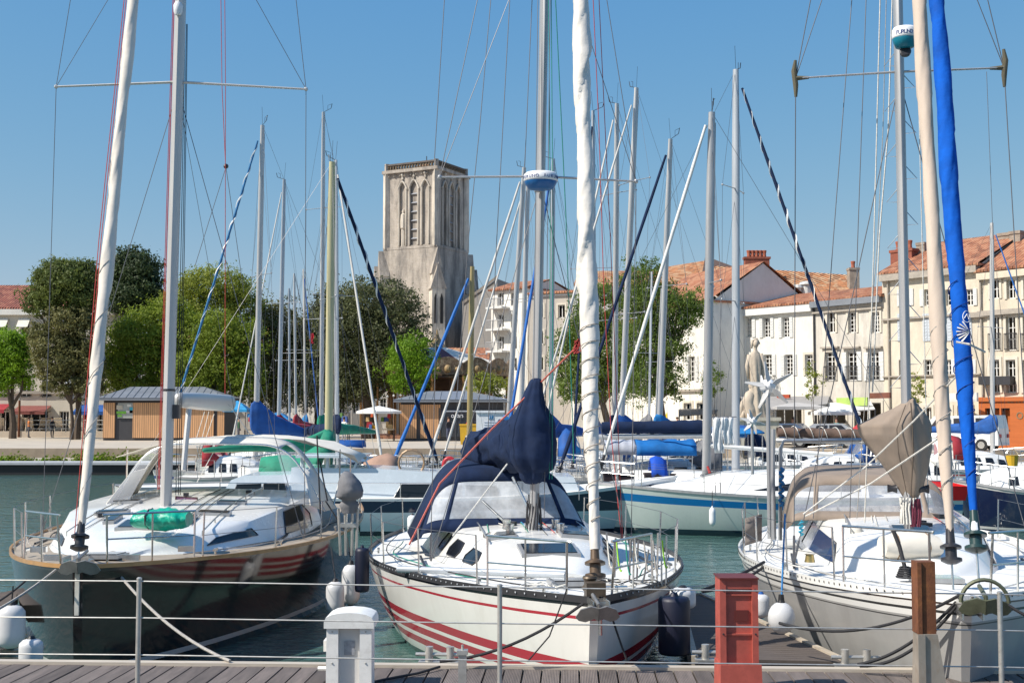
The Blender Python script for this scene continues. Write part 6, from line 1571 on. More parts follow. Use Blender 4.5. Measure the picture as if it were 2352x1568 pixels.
# bow fittings and anchor
ac=B.lQ(1373,1408,12.6); anchor_plough(B,ac,.40,MATS['anchor_grey'])
B.b(MB().box((0,-.02,1.28),(.16,.5,.05)).box((-.08,-.2,1.24),(.014,.3,.16)).box((.08,-.2,1.24),(.014,.3,.16)).tube((0,-.28,1.24),(0,-.28,.98),.02),'bow_roller',steel)
B.b(MB().box((.02,.12,1.36),(.2,.16,.18)).lathe([(.07,0),(.09,.03),(.05,.08),(.08,.13),(.07,.15)],(0,.3,1.34),20),'windlass',mat('windlass_bronze',(0.10,0.075,0.05),.45,.4,var=.3,scale=8),True)
for x,y in ((.4,.9),(-.4,.9)): B.b(MB().tube((x-.12,y,1.29),(x+.12,y,1.29),.015).tube((x,y,1.22),(x,y,1.29),.02),'deck_cleat',steel)
# spinnaker pole on deck
pa,pb=B.lG(915,1306,1.2),B.lG(1300,1320,1.3)
B.b(MB().tube(pa,pb,.045,n=10),'spinnaker_pole',mat('pole_bluegrey',(0.42,0.46,0.5),.35,.3,var=.1),True)
# tackle and ropes heaped on foredeck
for k in range(22):
    m=MB(); x=random.uniform(-.9,.9); y=random.uniform(.5,3.0)
    if abs(x)>B.w(y)-.1: continue
    r_=random.uniform(.06,.14); z=B.z(y)+.06
    m.path([Vector((x+r_*math.cos(a)*1.2,y+r_*math.sin(a),z+.01*math.sin(a*3))) for a in [i*.5 for i in range(14)]],.008,4)
    B.b(m,'rope_coil',[ropew,ropeg,ropeb][k%3])
for (x0,y0,x1,y1,m_) in ((1305,1230,1325,790,roper),(1330,790,1348,1000,roper),): pass
# poles and rods stowed at the starboard pulpit (image right)
rods=[(1520,1345,1519,1242),(1530,1345,1531,1230),(1412,1325,1414,1235),(1446,1335,1448,1230),(1463,1330,1466,1240),(1400,1300,1393,1222),(1478,1335,1490,1262)]
for i,(a,b_,c_,d_) in enumerate(rods): B.b(MB().path([B.lQ(a,b_,14.3),B.lQ(c_,d_,14.3)],.011,5),'pulpit_upright',steel)
for i in range(7):
    a=1395+i*21; B.b(MB().path(sag(B.lQ(a,1240,14.2),B.lQ(a+12,1300+9*(i%3),14.1),.12,6),.009,4),'hanging_line',[ropew,mat('rope_lime',(0.3,0.6,0.05),.8),ropegn,ropew,ropeg,ropeg,mat('rope_lime',(.3,.6,.05))][i])
# radar dome on the mast
def radome(B,px,py,d,wpx,hpx,label,bl,txt):
    c=B.M @ B.lQ(px,py,d); r=wpx/2/FPX*d; h=hpx/FPX*d
    t=B.b(MB().lathe([(r*.93,-.0),(r*1.0,h*.06),(r*1.0,h*.2),(r*.97,h*.42),(r*.86,h*.52),(r*.3,h*.56)],B.l(c),28),'radar_dome',signwhite,'all')
    B.b(MB().lathe([(r*.35,-h*.46),(r*.72,-h*.4),(r*.9,-h*.12),(r*.95,-h*.0),(r*.95,h*.01)],B.l(c),28),'radar_base',bl,'all',parent=t)
    me_m=mat('radar_lettering',(0.02,0.05,0.2),.5)
    for k,ch in enumerate(txt):
        if ch==' ': continue
        a=R(-90+(k-(len(txt)-1)/2)*13.0); p=c+Vector((math.cos(a)*(r*1.005),math.sin(a)*(r*1.005),h*.2)); put_text(ch,h*.27,p,a+R(90),me_m,B.t)
    B.b(MB().box(B.l(c)+Vector((0,r*.7,-h*.3)),(.1,r,.05)),'radar_bracket',alu,parent=t)
radome(b2,1242,418,17.45,80,40,'',mat('radar_blue',(0.01,0.12,0.35),.4),'FURUNO FURUNO')
# red/orange preventer line with knot
fl=[Q(940,1250,16.5),Q(1010,1110,17),Q(1130,985,17.4),Q(1240,880,17.7),Q(1326,795,16.4)]
line('faded red rope rising from the white yacht deck to a knotted furled sail',fl,.013,mat('rope_faded_red',(0.5,0.12,0.09),.8,var=.25,scale=40),'control_line')
m=MB()
for k in range(9): a=k*.8; m.path([fl[-1]+Vector((random.uniform(-.06,.06),-.04,random.uniform(-.1,.1))) for _ in range(4)],.013,5)
tag(m.build('rope_knot',roper),'red rope knot tied round the white furled sail','rope')
line('loose red and white rope hanging from the knot towards the far boats',[Q(1362,-10,20),Q(1376,300,20),Q(1386,640,20),Q(1404,1000,20),Q(1428,1240,19)],.007,roper,'control_line')
line('pale line running from the boom down to the side deck of the white yacht',[Q(1165,1065,17.2),Q(1100,1150,16.9),Q(1040,1230,16.6)],.01,ropew,'control_line')
line('thin teal rope hanging beside the mast of the white yacht',[Q(1276,0,19),Q(1300,500,19),Q(1318,1060,19)],.008,ropegn,'control_line')

for pts in ([(1129,-20),(1103,280),(1076,549),(1050,900)],[(1172,-20),(1141,549),(1120,1010)],[(1375,-20),(1402,549),(1412,800),(1430,1240)],[(1223,-20),(1205,390)],[(1022,-20),(997,380)]):
    B.b(MB().path([B.lQ(x,y,18.2) for x,y in pts],.0055,4),'running_rigging',roper if pts[0][0]==1375 else wire)
# ================================================================ FRONT BOAT: grey hull at right
hm3=hullmat('hull_grey_alloy',(0.33,0.325,0.315),[('v',.86,.905,(0.7,0.69,0.66)),('v',.905,.925,(0.03,0.03,0.03)),('v',.925,.97,(0.7,0.69,0.66)),('v',.97,1.2,(0.12,0.08,0.07)),('v',.835,.845,(0.05,0.05,0.05))],rough=.35,coat=.25,var=.12,dirt=.25,dcol=(0.2,0.18,0.16,1))
B=Boat('grey metal hulled sailing yacht with taupe sprayhood and two furled headsails at right',(4.33,12.15),R(11.2),11.5,
   [(0,.05),(.5,.42),(1,.75),(2,1.22),(3,1.6),(4,1.9),(5.5,2.18),(7.5,2.25),(10,2.0),(11.5,1.6)],[(0,1.38),(2.5,1.24),(5.5,1.15),(11.5,1.1)])
b3=B
B.hull(hm3,rake=.4,e0=.45,e1=.18)
B.rail(white,.014,0,None,h=.06)
m=MB()
for sg in (-1,1):
    for p in B.edge(sg,.4,9.5,80,0,.03): m.box(p+Vector((sg*.016,0,0)),(.005,.035,.022))
B.b(m,'toe_rail_slots',dark)
B.cabin([(3.1,.5,1.25,.35,1.26),(3.7,.9,1.23,.7,1.45),(4.6,1.1,1.2,.9,1.6),(6,1.3,1.18,1.05,1.68),(8,1.4,1.16,1.1,1.7)],white)
bw=mat('window_blue_reflection',(0.02,0.05,0.14),.08,var=.1,spec=.8,coat=.5)  # blue reflection on the cabin windows, painted into their base colour
for sg in (-1,1):
    B.cwin([(4.3,.22),(7.2,.2),(7.2,.8),(4.6,.8)],sg,bw)
B.hatch(.0,2.2,.55,.55,mat('pale_acrylic',(0.35,0.45,0.42),.2),deck=True); B.hatch(0,4.6,.5,.5)
B.guard([1.9,3.2,4.6,6.2,8,9.8],h=.64); B.pulpit(.4,1.7,h=.66)
mA,mB=B.lQ(2088,1226,16.6),B.lQ(2062,0,16.8)
B.mastspar(mA,mB,14.5,.066,alu)
zs=B.mp(B.l(Q(2068,162,16.7)).z).z
B.rig([(zs,1.36,.02)],(1.5,4.5,1.22),r=.0065,aft=.1,sp_r=.026,spm=alu)
boot=mat('spreader_boot',(0.10,0.09,0.06),.9,var=.2)
for sg in (-1,1):
    tip=B.mp(zs)+Vector((sg*1.36,.136,.02)); B.b(MB().path([tip+Vector((0,0,.25)),tip+Vector((sg*.02,0,.1)),tip+Vector((0,0,-.1)),tip+Vector((0,0,-.26))],[.02,.038,.036,.02],8),'leather_boot',boot,True)
    B.b(MB().path([tip+Vector((-sg*.18,0,0)),tip],[.02,.036],6),'leather_boot',boot,True)
for k_,pts in enumerate(([(2036,-20),(2028,300),(2015,560),(1995,800),(1968,1190)],[(2022,-20),(2014,300),(2006,600),(1986,1200)],[(1990,-20),(1970,549),(1952,1190)],[(1958,-20),(1914,549),(1868,1190)],[(2050,-20),(2040,300),(2020,540),(2004,900)],[(2104,-20),(2118,549),(2132,1180)],[(2266,165),(2281,549)],[(2143,540),(2170,1100)])):
    B.b(MB().path([B.lQ(x,y,17.2) for x,y in pts],[.0055,.009,.006,.006,.010,.007,.004,.005][k_],5),'running_rigging',[ropeg,ropew,wire,wire,ropew,ropew,wire,ropebl][k_])
for k in range(9):   # mast steps
    z=2.9+k*.62
    for sg in (-1,1):
        p=B.mp(z+(.31 if sg>0 else 0)); B.b(MB().path([p+Vector((sg*.06,0,.17)),p+Vector((sg*.2,0,0)),p+Vector((sg*.06,0,0))],.006,4),'mast_step',steel)
radome(b3,2078,90,16.3,58,50,'',mat('radar_teal',(0.0,0.17,0.25),.4),'FURUNO  X')
p=B.lQ(2079,122,16.3); B.b(MB().path([p+Vector((0,.1,.1)),p],.03,6).lathe([(.03,-.02),(.07,.0),(.075,.04),(.06,.05)],p,14,M=Matrix.Rotation(R(70),4,'X')),'deck_light',dark)
beige=mat('sail_beige',(0.52,0.43,0.35),.75,var=.08,scale=2,bump=.5,bscale=5,stretch=(1,1,.4))
B.furl(B.lQ(2182,1225,13.5),B.lQ(2112,0,15.2),.06,.082,beige,bands=(ropeg,.35,2.6),ext=1.4,twist=3,lump=.11)
royal=mat('sail_royal_blue',(0.003,0.085,0.42),.85,var=.2,scale=3,bump=.9,bscale=6,spec=.2)
bl_f=B.furl(B.lQ(2238,1195,12.5),B.lQ(2152,0,14.6),.045,.088,royal,bands=(mat('seam_darkblue',(0.0,0.03,0.2),.8,var=0),.3,2.6),ext=1.4,twist=4,lump=.13,dm=mat('drum_green_black',(0.02,0.05,0.05),.3))
B.b(MB().path([B.lQ(2238,1200,12.48),B.lQ(2240,1228,12.4)],.035,8),'swivel',signwhite)
# shell emblem on the blue sail cover (fan of white and cream rays)
fa_,fb_=Q(2238,1195,12.5),Q(2152,0,14.6)
def onsail(px,py):
    q=(1195-py)/1195; ax=fa_.lerp(fb_,q); p=Q(px,py,ax.y); ax=fa_+(fb_-fa_)*((p.z-fa_.z)/(fb_.z-fa_.z)); dx=p.x-ax.x; rr=.101
    dx=max(-rr*.97,min(rr*.97,dx)); return B.l(Vector((ax.x+dx,ax.y-math.sqrt(rr*rr-dx*dx),p.z)))
for i in range(7):
    a=R(128+i*17); P=[onsail(2214+math.cos(a)*l_,764-math.sin(a)*l_) for l_ in (2,9,16,23,29)]
    B.b(MB().path(P,[.004,.007,.010,.013,.015],5,flat=.5),'shell_ray',cream if i%2 else signwhite)
ring=[onsail(2207+10*math.cos(a),730+13*math.sin(a)) for a in [i*math.pi/9 for i in range(19)]]
B.b(MB().path(ring,.004,4).path([onsail(2200,734),onsail(2207,724),onsail(2213,736)],.006,4),'round_emblem',signwhite)
line('pale rope lashed round the blue furled sail and hanging away from it',[Q(2196,785,12.85),Q(2225,790,12.8),Q(2262,808,13.2)],.012,ropew,'control_line')
line('long pale rope crossing in front of the taupe sail cover',[Q(1845,1180,16.5),Q(1990,1070,16.4),Q(2100,965,15.5),Q(2210,850,13.2)],.011,ropew,'control_line')
line('second pale rope crossing below the taupe sail cover',[Q(1850,1185,16.5),Q(2000,1110,16),Q(2150,1010,14.6),Q(2172,985,14)],.011,ropew,'control_line')
# taupe cover
c0=lambda px,py,d=16.9:B.lQ(px,py,d)
S_=[(c0(2090,916,16.6),(.08,0,0),(0,.12,0)),(c0(2088,932,16.6),(.16,0,0),(0,.24,0)),(c0(2064,962,16.7),(.36,0,0),(0,.36,0)),(c0(2048,990,16.7),(.48,0,0),(0,.4,0)),(c0(2055,1030,16.7),(.44,0,0),(0,.38,0)),(c0(2072,1075,16.7),(.33,0,0),(0,.32,0)),(c0(2088,1118,16.6),(.2,0,0),(0,.24,0)),(c0(2092,1146,16.6),(.12,0,0),(0,.16,0))]
def pxsecs(B,rows,d,dep):
    out=[]
    for y,xl,xr,k_ in rows:
        a,b_=B.lQ(xl,y,d),B.lQ(xr,y,d); c=(a+b_)/2; hw=(b_-a).length/2; out.append((c,Vector((hw,0,0)),Vector((0,dep*k_,0))))
    return out
tc_=B.bag(resec(pxsecs(B,[(922,2076,2102,.5),(936,2056,2112,.7),(956,2012,2124,.9),(976,1970,2129,1.0),(1000,1976,2132,1.05),(1040,2006,2133,1.0),(1080,2036,2128,.85),(1115,2058,2119,.7),(1144,2076,2107,.5)],16.7,.34),4),taupe,n=60,fold=.06,seed=4,tw=.06,crump=.3)
for pts in ([(2092,925),(2096,985),(2098,1040),(2094,1100),(2092,1140)],[(2080,930),(2060,985),(2064,1040),(2076,1100),(2084,1140)]):
    B.b(MB().path([B.lQ(x,y,16.29+.1*(y<940)+.1*(y>1090)) for x,y in pts],.008,4),'seam',mat('seam_brown',(0.1,0.075,0.055),.9),parent=tc_)
m=MB()
for k in range(16):
    a=k*.4; p=B.mp(1.75)+Vector((math.cos(a)*.11,math.sin(a)*.13-.02,0)); m.path([p,p+Vector((math.cos(a*2)*.02,0,.2)),p+Vector((0,0,.34))],.014,4)
B.b(m,'halyard_coils',ropew)
m=MB()
for k in range(8): p=B.mp(1.72)+Vector((.02+.1*random.random(),-.14,0)); m.path([p,p+Vector((.02,0,.18)),p+Vector((0,.02,.36))],.018,4)
B.b(m,'maroon_halyard_coil',mat('rope_maroon',(0.12,0.02,0.04),.9,var=.4,scale=60))
for sg in (-1,1): p=B.mp(2.2)+Vector((sg*.2,0,0)); B.b(MB().lathe([(.055,-.06),(.04,0),(.06,.06)],p,12,M=Matrix.Rotation(R(90),4,'Y')),'mast_winch',dark,True)
# sprayhood
xc=B.lQ(1990,1200,19).x
B.hood([(6.0,1.1,1.6,1.66,xc),(6.6,1.2,1.45,2.26,xc),(8.3,1.24,1.4,2.36,xc)],taupe,[(1,4,3,11),(1,4,12,18),(1,4,19,27)],wm=milky2,n=30,rows=5,k=.32,taper=.2)
for r_ in (10,): B.b(MB().path(B.hp[r_],.017,6),'hood_frame',steel)
B.b(MB().box((-1.0,9.2,1.3),(.2,2.6,.3)).box((1.0,9.2,1.3),(.2,2.6,.3)),'cockpit_coaming',white)
hardware(B,3,1.2,9,[ropew,ropeg,roper,ropew])
# cream bag on deck before the mast
q=[B.lG(x,1282,1.42) for x in (2030,2060,2095,2130,2160)]
tb=thing('sail_bag',tuple(B.M @ (q[2])),'long cream sail bag lying on the foredeck of the grey yacht before its mast','bag')
P=[]
for i,(c_,hv,vv) in enumerate(resec([(B.M @ (v+Vector((0,.2,.13))),(0,.22,0),(0,0,h)) for v,h in zip(q,(.12,.17,.18,.17,.12))],4)): P.append([c_+(hv*math.cos(2*math.pi*j/14)+vv*math.sin(2*math.pi*j/14))*(1+.04*math.sin(3*j+i)) for j in range(14)])
mb=MB().grid(P,wrap=True); mb.add(P[0],[tuple(range(14))]); mb.add(P[-1],[tuple(range(14))]); mb.build('bag_cloth',cream,tb,'all')
for k_ in (4,12): MB().path([P[k_][j%14] for j in range(15)],.008,4).build('strap',mat('strap_brown',(0.2,0.12,0.06),.8),tb)
# coiled black rope, roll bar anchor, cowl vents, winch
m=MB(); c_=B.lG(2080,1328,1.32)
for k in range(5): m.path([c_+Vector((.1*math.cos(a)*(1-.1*k),.1*math.sin(a),.02+.025*k)) for a in [i*.5 for i in range(14)]],.012,5)
m.path([c_+Vector((0,0,.1)),c_+Vector((-.05,.1,.35)),c_+Vector((-.12,.15,.55))],.025,6); B.b(m,'black_rope_coil',ropeb)
ac=B.lQ(2262,1392,11.75); anchor_plough(B,ac,.42,mat('anchor_olive',(0.13,0.14,0.09),.5,.4,var=.3,scale=8),hoop=True)
B.b(MB().box((0,-.02,1.39),(.18,.5,.05)).box((-.09,-.2,1.36),(.016,.36,.18)).box((.09,-.2,1.36),(.016,.36,.18)),'bow_roller',steel)
for (x,y) in ((1778,1240),): pass
for px,py,h in ((1926,1280,.14),(1860,1290,.1)): c_=B.lG(px,py,1.25); B.b(MB().lathe([(.07,0),(.06,.04),(.05,.1),(.07,h)],c_,12),'winch',mat('winch_brass',(0.4,0.3,0.12),.3,.7,var=.2),True)
c_=B.lG(1965,1275,1.3); B.b(MB().lathe([(.13,0),(.13,.25),(.09,.36),(.02,.38)],c_,12),'liferaft_canister',cream,True)
B.b(MB().box(c_+Vector((.02,0,-.02)),(.5,.35,.1)),'canister_base',white)
# arch + poles at stern left of image
ar=[B.lQ(1778,1238,19.5),B.lQ(1775,1100,19.5),B.lQ(1776,985,19.5)]
B.b(MB().path(ar,.035,8),'arch_leg',alu); B.b(MB().path([B.lQ(1792,1240,19.6),B.lQ(1793,1030,19.6),B.lQ(1800,1012,19.6),B.lQ(1985,1010,20)],.03,8),'arch_frame',alu)
cl=[B.lQ(1712,1190,18.6),B.lQ(1750,1180,18.8),B.lQ(1750,1240,18.8),B.lQ(1712,1252,18.5)]
o=B.b(MB().grid([[cl[0].lerp(cl[3],j/6)+Vector((0,.03*math.sin(j*2),0)) for j in range(7)],[cl[0].lerp(cl[3],j/6).lerp(cl[1].lerp(cl[2],j/6),.5)+Vector((0,.05*math.sin(j*1.7+1),0)) for j in range(7)],[cl[1].lerp(cl[2],j/6)+Vector((0,.03*math.sin(j*2),0)) for j in range(7)]]),'dodger_cloth',mat('dodger_grey',(0.2,0.17,0.15),.85,var=.1),'all'); o.modifiers.new('t','SOLIDIFY').thickness=.01
# brown rolled sail on a spar
sA,sE=Q(1785,992,22),Q(1985,998,21)
rs=thing('rolled_sail',tuple(sA),'dark brown rolled sail lashed with white cord on a spar behind the taupe cover','sail')
P=[]; 
for i in range(31):
    c_=sA.lerp(sE,i/30); P.append([c_+Vector((0,.09*math.cos(2*math.pi*j/12),.085*math.sin(2*math.pi*j/12)))*(1+.1*math.sin(i*.9+j)) for j in range(12)])
MB().grid(P,wrap=True).build('sail_cloth',mat('brown_sail',(0.1,0.065,0.05),.85,var=.25,scale=6,bump=.6,bscale=8),rs,'all')
MB().path([sA.lerp(sE,i/120)+Vector((0,.11*math.cos(i*.33),.11*math.sin(i*.33))) for i in range(121)],.008,4).build('lashing',ropew,rs); MB().tube(sA+Vector((0,0,-.14)),sE+Vector((0,0,-.12)),.04).build('spar',alu,rs)
# wind generators
def windgen(px,py,d,r,label,ybase,n=6,rot=0):
    c_=Q(px,py,d); t=thing('wind_generator',(c_.x,c_.y,1.0),label,'wind generator')
    b_=Q(px+8,ybase,d); MB().path([(c_.x+.04,c_.y+.25,b_.z),(c_.x+.04,c_.y+.25,c_.z-.05)],.035,8).build('pole',alu,t)
    MB().path([c_+Vector((0,-.05,0)),c_+Vector((.02,.1,0)),c_+Vector((.04,.4,0)),c_+Vector((.05,.55,0))],[.05,.12,.11,.04],12).build('body',signwhite,t,'all')
    MB().plate([c_+Vector((.05,.5,-.02)),c_+Vector((.05,.85,.2)),c_+Vector((.05,.9,-.05))],.02).build('tail_fin',signwhite,t)
    for i in range(n):
        a=rot+2*math.pi*i/n; u=Vector((math.cos(a),0,math.sin(a))); w_=Vector((-u.z,0,u.x))
        P=[c_+u*.06+w_*.02+Vector((0,-.08,0)),c_+u*.15+w_*.042+Vector((0,-.1,0)),c_+u*r+w_*.016+Vector((0,-.08,0)),c_+u*r-w_*.012+Vector((0,-.07,0)),c_+u*.1-w_*.04+Vector((0,-.05,0))]
        MB().plate(P,.014).build('blade',mat('blade_pale',(0.55,0.54,0.52),.4),t)
windgen(1765,886,20.5,.40,'white five bladed wind generator in front of the stone statue',1240,5,R(28))
windgen(1728,968,30,.3,'small wind generator on a lattice of struts left of the larger one',1090,6,R(45))
# ================================================================ SECOND ROW AND FAR BOATS
# motor cruiser
wh=mat('cruiser_white',(0.62,0.68,0.72),.25,var=.04,coat=.5,dirt=.08)
hmc=hullmat('hull_cruiser',(0.50,0.58,0.62),[('z',.62,1.3,(0.01,0.018,0.05)),('z',-1,.12,(0.01,0.02,0.04)),('v',.93,1.2,(0.65,0.68,0.7))],rough=.15,coat=.6)
B=Boat('pale blue and white motor cruiser with a navy hull band between the two front yachts',(4.6,35.2),R(-91.5),11.2,
  [(0,.05),(1,.8),(2.5,1.4),(4,1.65),(9,1.7),(11.2,1.5)],[(0,1.5),(3,1.15),(6,1.0),(11.2,1.0)],cat='motor boat',name='motor_cruiser'); bc=B
B.hull(hmc,rake=.8,e0=.5,e1=.16,dk=deckwhite)
# local frame: Y aft = world -x ; X right = toward +y (away). visible side is X negative
d_=33.6
def cw(px,py,dd=0): return B.lQ(px,py,d_+dd)
def block(pts,m,name,x0=-1.35,x1=1.35,top=.88):
    """side profile polygon in photo px (at near side) extruded across the boat"""
    P=[cw(*p) for p in pts]; n=len(P); zmin=min(p.z for p in P); zmax=max(p.z for p in P)
    k=lambda p:lerp(1,top,(p.z-zmin)/(zmax-zmin))
    vs=[(x0*k(p),p.y,p.z) for p in P]+[(x1*k(p),p.y,p.z) for p in P]
    return B.b(MB().add(vs,[tuple(range(n)),tuple(range(n,2*n))[::-1]]+[(i,i+n,(i+1)%n+n,(i+1)%n) for i in range(n)]),name,m)
block([(508,1152),(512,1130),(530,1102),(556,1092),(700,1090),(700,1152)],wh,'aft_cabin')
block([(660,1150),(668,1074),(860,1076),(1015,1086),(1320,1096),(1340,1150)],wh,'deckhouse')
def pane(pts,par_x=-1.36,m=tint,name='window'):
    P=[cw(*p,-.0) for p in pts]; P=[Vector((par_x+ (0.13*(p.z-1.0)/.9),p.y,p.z)) for p in P]
    f=B.b(MB().plate(P,.04),name,m); B.b(MB().path(P+[P[0],P[1]],.02,4),'window_frame',alu,parent=f)
pane([(533,1140),(545,1112),(600,1110),(600,1140)]); pane([(606,1140),(606,1110),(660,1110),(660,1142)])
pane([(905,1142),(922,1112),(988,1112),(988,1143)]); pane([(993,1143),(993,1112),(1060,1114),(1062,1144)]); pane([(1070,1144),(1070,1114),(1140,1117),(1150,1145)])
B.b(MB().box(cw(770,1045,1.3),(2.6,1.8+.0,.06)),'roof_panel',wh)
for px in (694,752,812): 
    for dx in (0,2.3): B.b(MB().path([cw(px,1078,dx*1.0+.2),cw(px+(14 if px>800 else 0),1046,dx+.2)],.05 if px<760 else .03,6),'roof_post',wh)
B.b(MB().path([cw(850,1078,.3),cw(835,1048,.3),cw(700,1046,.3)],.03,5),'screen_frame',wh)
B.b(MB().box(cw(850,1147,0),(.12,.2,.05)),'deck_fitting',steel)
E=[cw(x,1148,-.05) for x in (505,640,780,920,1060,1200,1330)]
for e in E: B.b(MB().path([e,e+Vector((0,0,.45))],.015,5),'stanchion',steel)
B.b(MB().path([e+Vector((0,0,.45)) for e in E],.012,4),'rail',steel)
m=MB()
for k in range(5): c_=cw(945,1062,1.0+.1*k); m.path([c_+Vector((0,.35*math.cos(a),.35*math.sin(a))) for a in [i*.4 for i in range(17)]],.03,4)
B.b(m,'wheel_frame',mat('brass_brown',(0.3,0.2,0.12),.4,.3))
fender(947,1180,1222,33.1,'short white fender hanging at the bow of the pale blue cruiser',signwhite,r=.13)

# far sailboat with blue stripe
hm4=hullmat('hull_blue_stripe',(0.50,0.57,0.54),[('v',.70,.86,(0.0,0.13,0.36)),('z',-1,.16,(0.01,0.03,0.05))],rough=.2,coat=.6,dirt=.3,dcol=(0.36,0.42,0.39,1))
bx=Q(1368,1230,33.2)
B=Boat('white sailing yacht with a bright blue hull stripe lying broadside behind the finger pontoon',(bx.x,34.6),R(92.5),9.6,
  [(0,.05),(.8,.55),(2,1.1),(4,1.55),(6,1.6),(9.6,1.2)],[(0,1.33),(3,1.12),(6,1.0),(9.6,1.0)]); b4=B
B.hull(hm4,rake=.55,e0=.5,e1=.24); B.rail(alu,.02)
# bow left: local X right = toward -y?  (side facing the camera has X positive)
B.cabin([(1.6,.5,1.2,.3,1.22),(2.6,.95,1.14,.6,1.38),(3.6,1.15,1.1,.75,1.62),(5.2,1.2,1.05,.8,1.68),(7.2,1.2,1.03,.8,1.66)],white)
for sg in (1,-1): B.cwin([(4.2,.28),(7.0,.3),(7.0,.68),(5.4,.66)],sg,frame=False)
B.hatch(0,3.2,.5,.5); B.guard([1.3,2.9,4.6,6.4,8.2]); B.pulpit(.3,1.1)
mA,mB=B.lQ(1622,1118,34.6),B.lQ(1635,258,34.8)
B.mastspar(mA,mB,mB.z,.085,alu); B.rig([(B.mp(6.8).z,.85,0)],(1.35,mA.y+.2,1.05),r=.006,sp_r=.022)
B.furl(B.lQ(1386,1052,34.6),B.lQ(1621,288,34.7),.045,.05,mat('sail_grey_white',(0.66,0.65,0.62),.6,var=.06),lump=.05)
B.b(MB().path([B.mp(2.35),B.mp(2.2)+Vector((0,3.4,-.1))],.06,8),'boom',white)
anemometer(B,B.mT,1)
B.b(MB().path([B.mT,Vector((0,9.4,1.0))],.006,4),'backstay',wire)
cf=B.lQ(1625,1070,34.4); B.b(MB().path([cf,cf+Vector((.05,.1,-.3)),cf+Vector((0,.25,-.5))],[.03,.05,.02],6),'red_halyard_coil',roper)
fender(1636,1163,1200+8,32.9,'long white fender in the middle of the blue striped hull',signwhite,r=.085,rope_to=Q(1636,1125,33),capm=signwhite)
fender(1774,1168,1206,32.9,'white fender further aft on the blue striped hull',signwhite,r=.085,rope_to=Q(1774,1130,33),capm=signwhite)

hmw=[hullmat('hull_white_plain',(0.68,0.67,0.63),[('z',-1,.1,(0.02,0.05,0.15))],coat=.5),
     hullmat('hull_white_bluebands',(0.66,0.66,0.63),[('v',.8,.88,(0.02,0.06,0.25)),('z',-1,.12,(0.2,0.02,0.02))],coat=.5),
     hullmat('hull_navy',(0.012,0.02,0.06),[('v',.93,1.2,(0.6,0.6,0.58)),('z',.05,.12,(0.6,0.6,0.6))],coat=.8),
     hullmat('hull_redline',(0.68,0.66,0.62),[('v',.82,.87,(0.4,0.02,0.03)),('z',.05,.14,(0.3,0.02,0.02))],coat=.5),
     hullmat('hull_pale_blue',(0.35,0.45,0.55),[('z',-1,.1,(0.02,0.03,0.06))],coat=.5)]
wfurl=mat('furl_offwhite',(0.52,0.51,0.48),.65,var=.12,scale=4)
cvs={'navy':navy,'blue':bluecanvas,'green':greencanvas,'red':redcanvas,'sky':skycanvas,'cream':cream,'grey':greycanvas,'white':white,'taupe':taupe}
cream_mast=mat('mast_cream',(0.52,0.47,0.27),.4,var=.12,scale=2,stretch=(3,3,.3))
wood_mast=mat('mast_wood',(0.36,0.28,0.12),.5,var=.2,scale=2,stretch=(4,4,.3))
greyw=mat('mast_greyblue',(0.42,0.45,0.48),.4,.3,var=.1,scale=2,stretch=(4,4,.3))
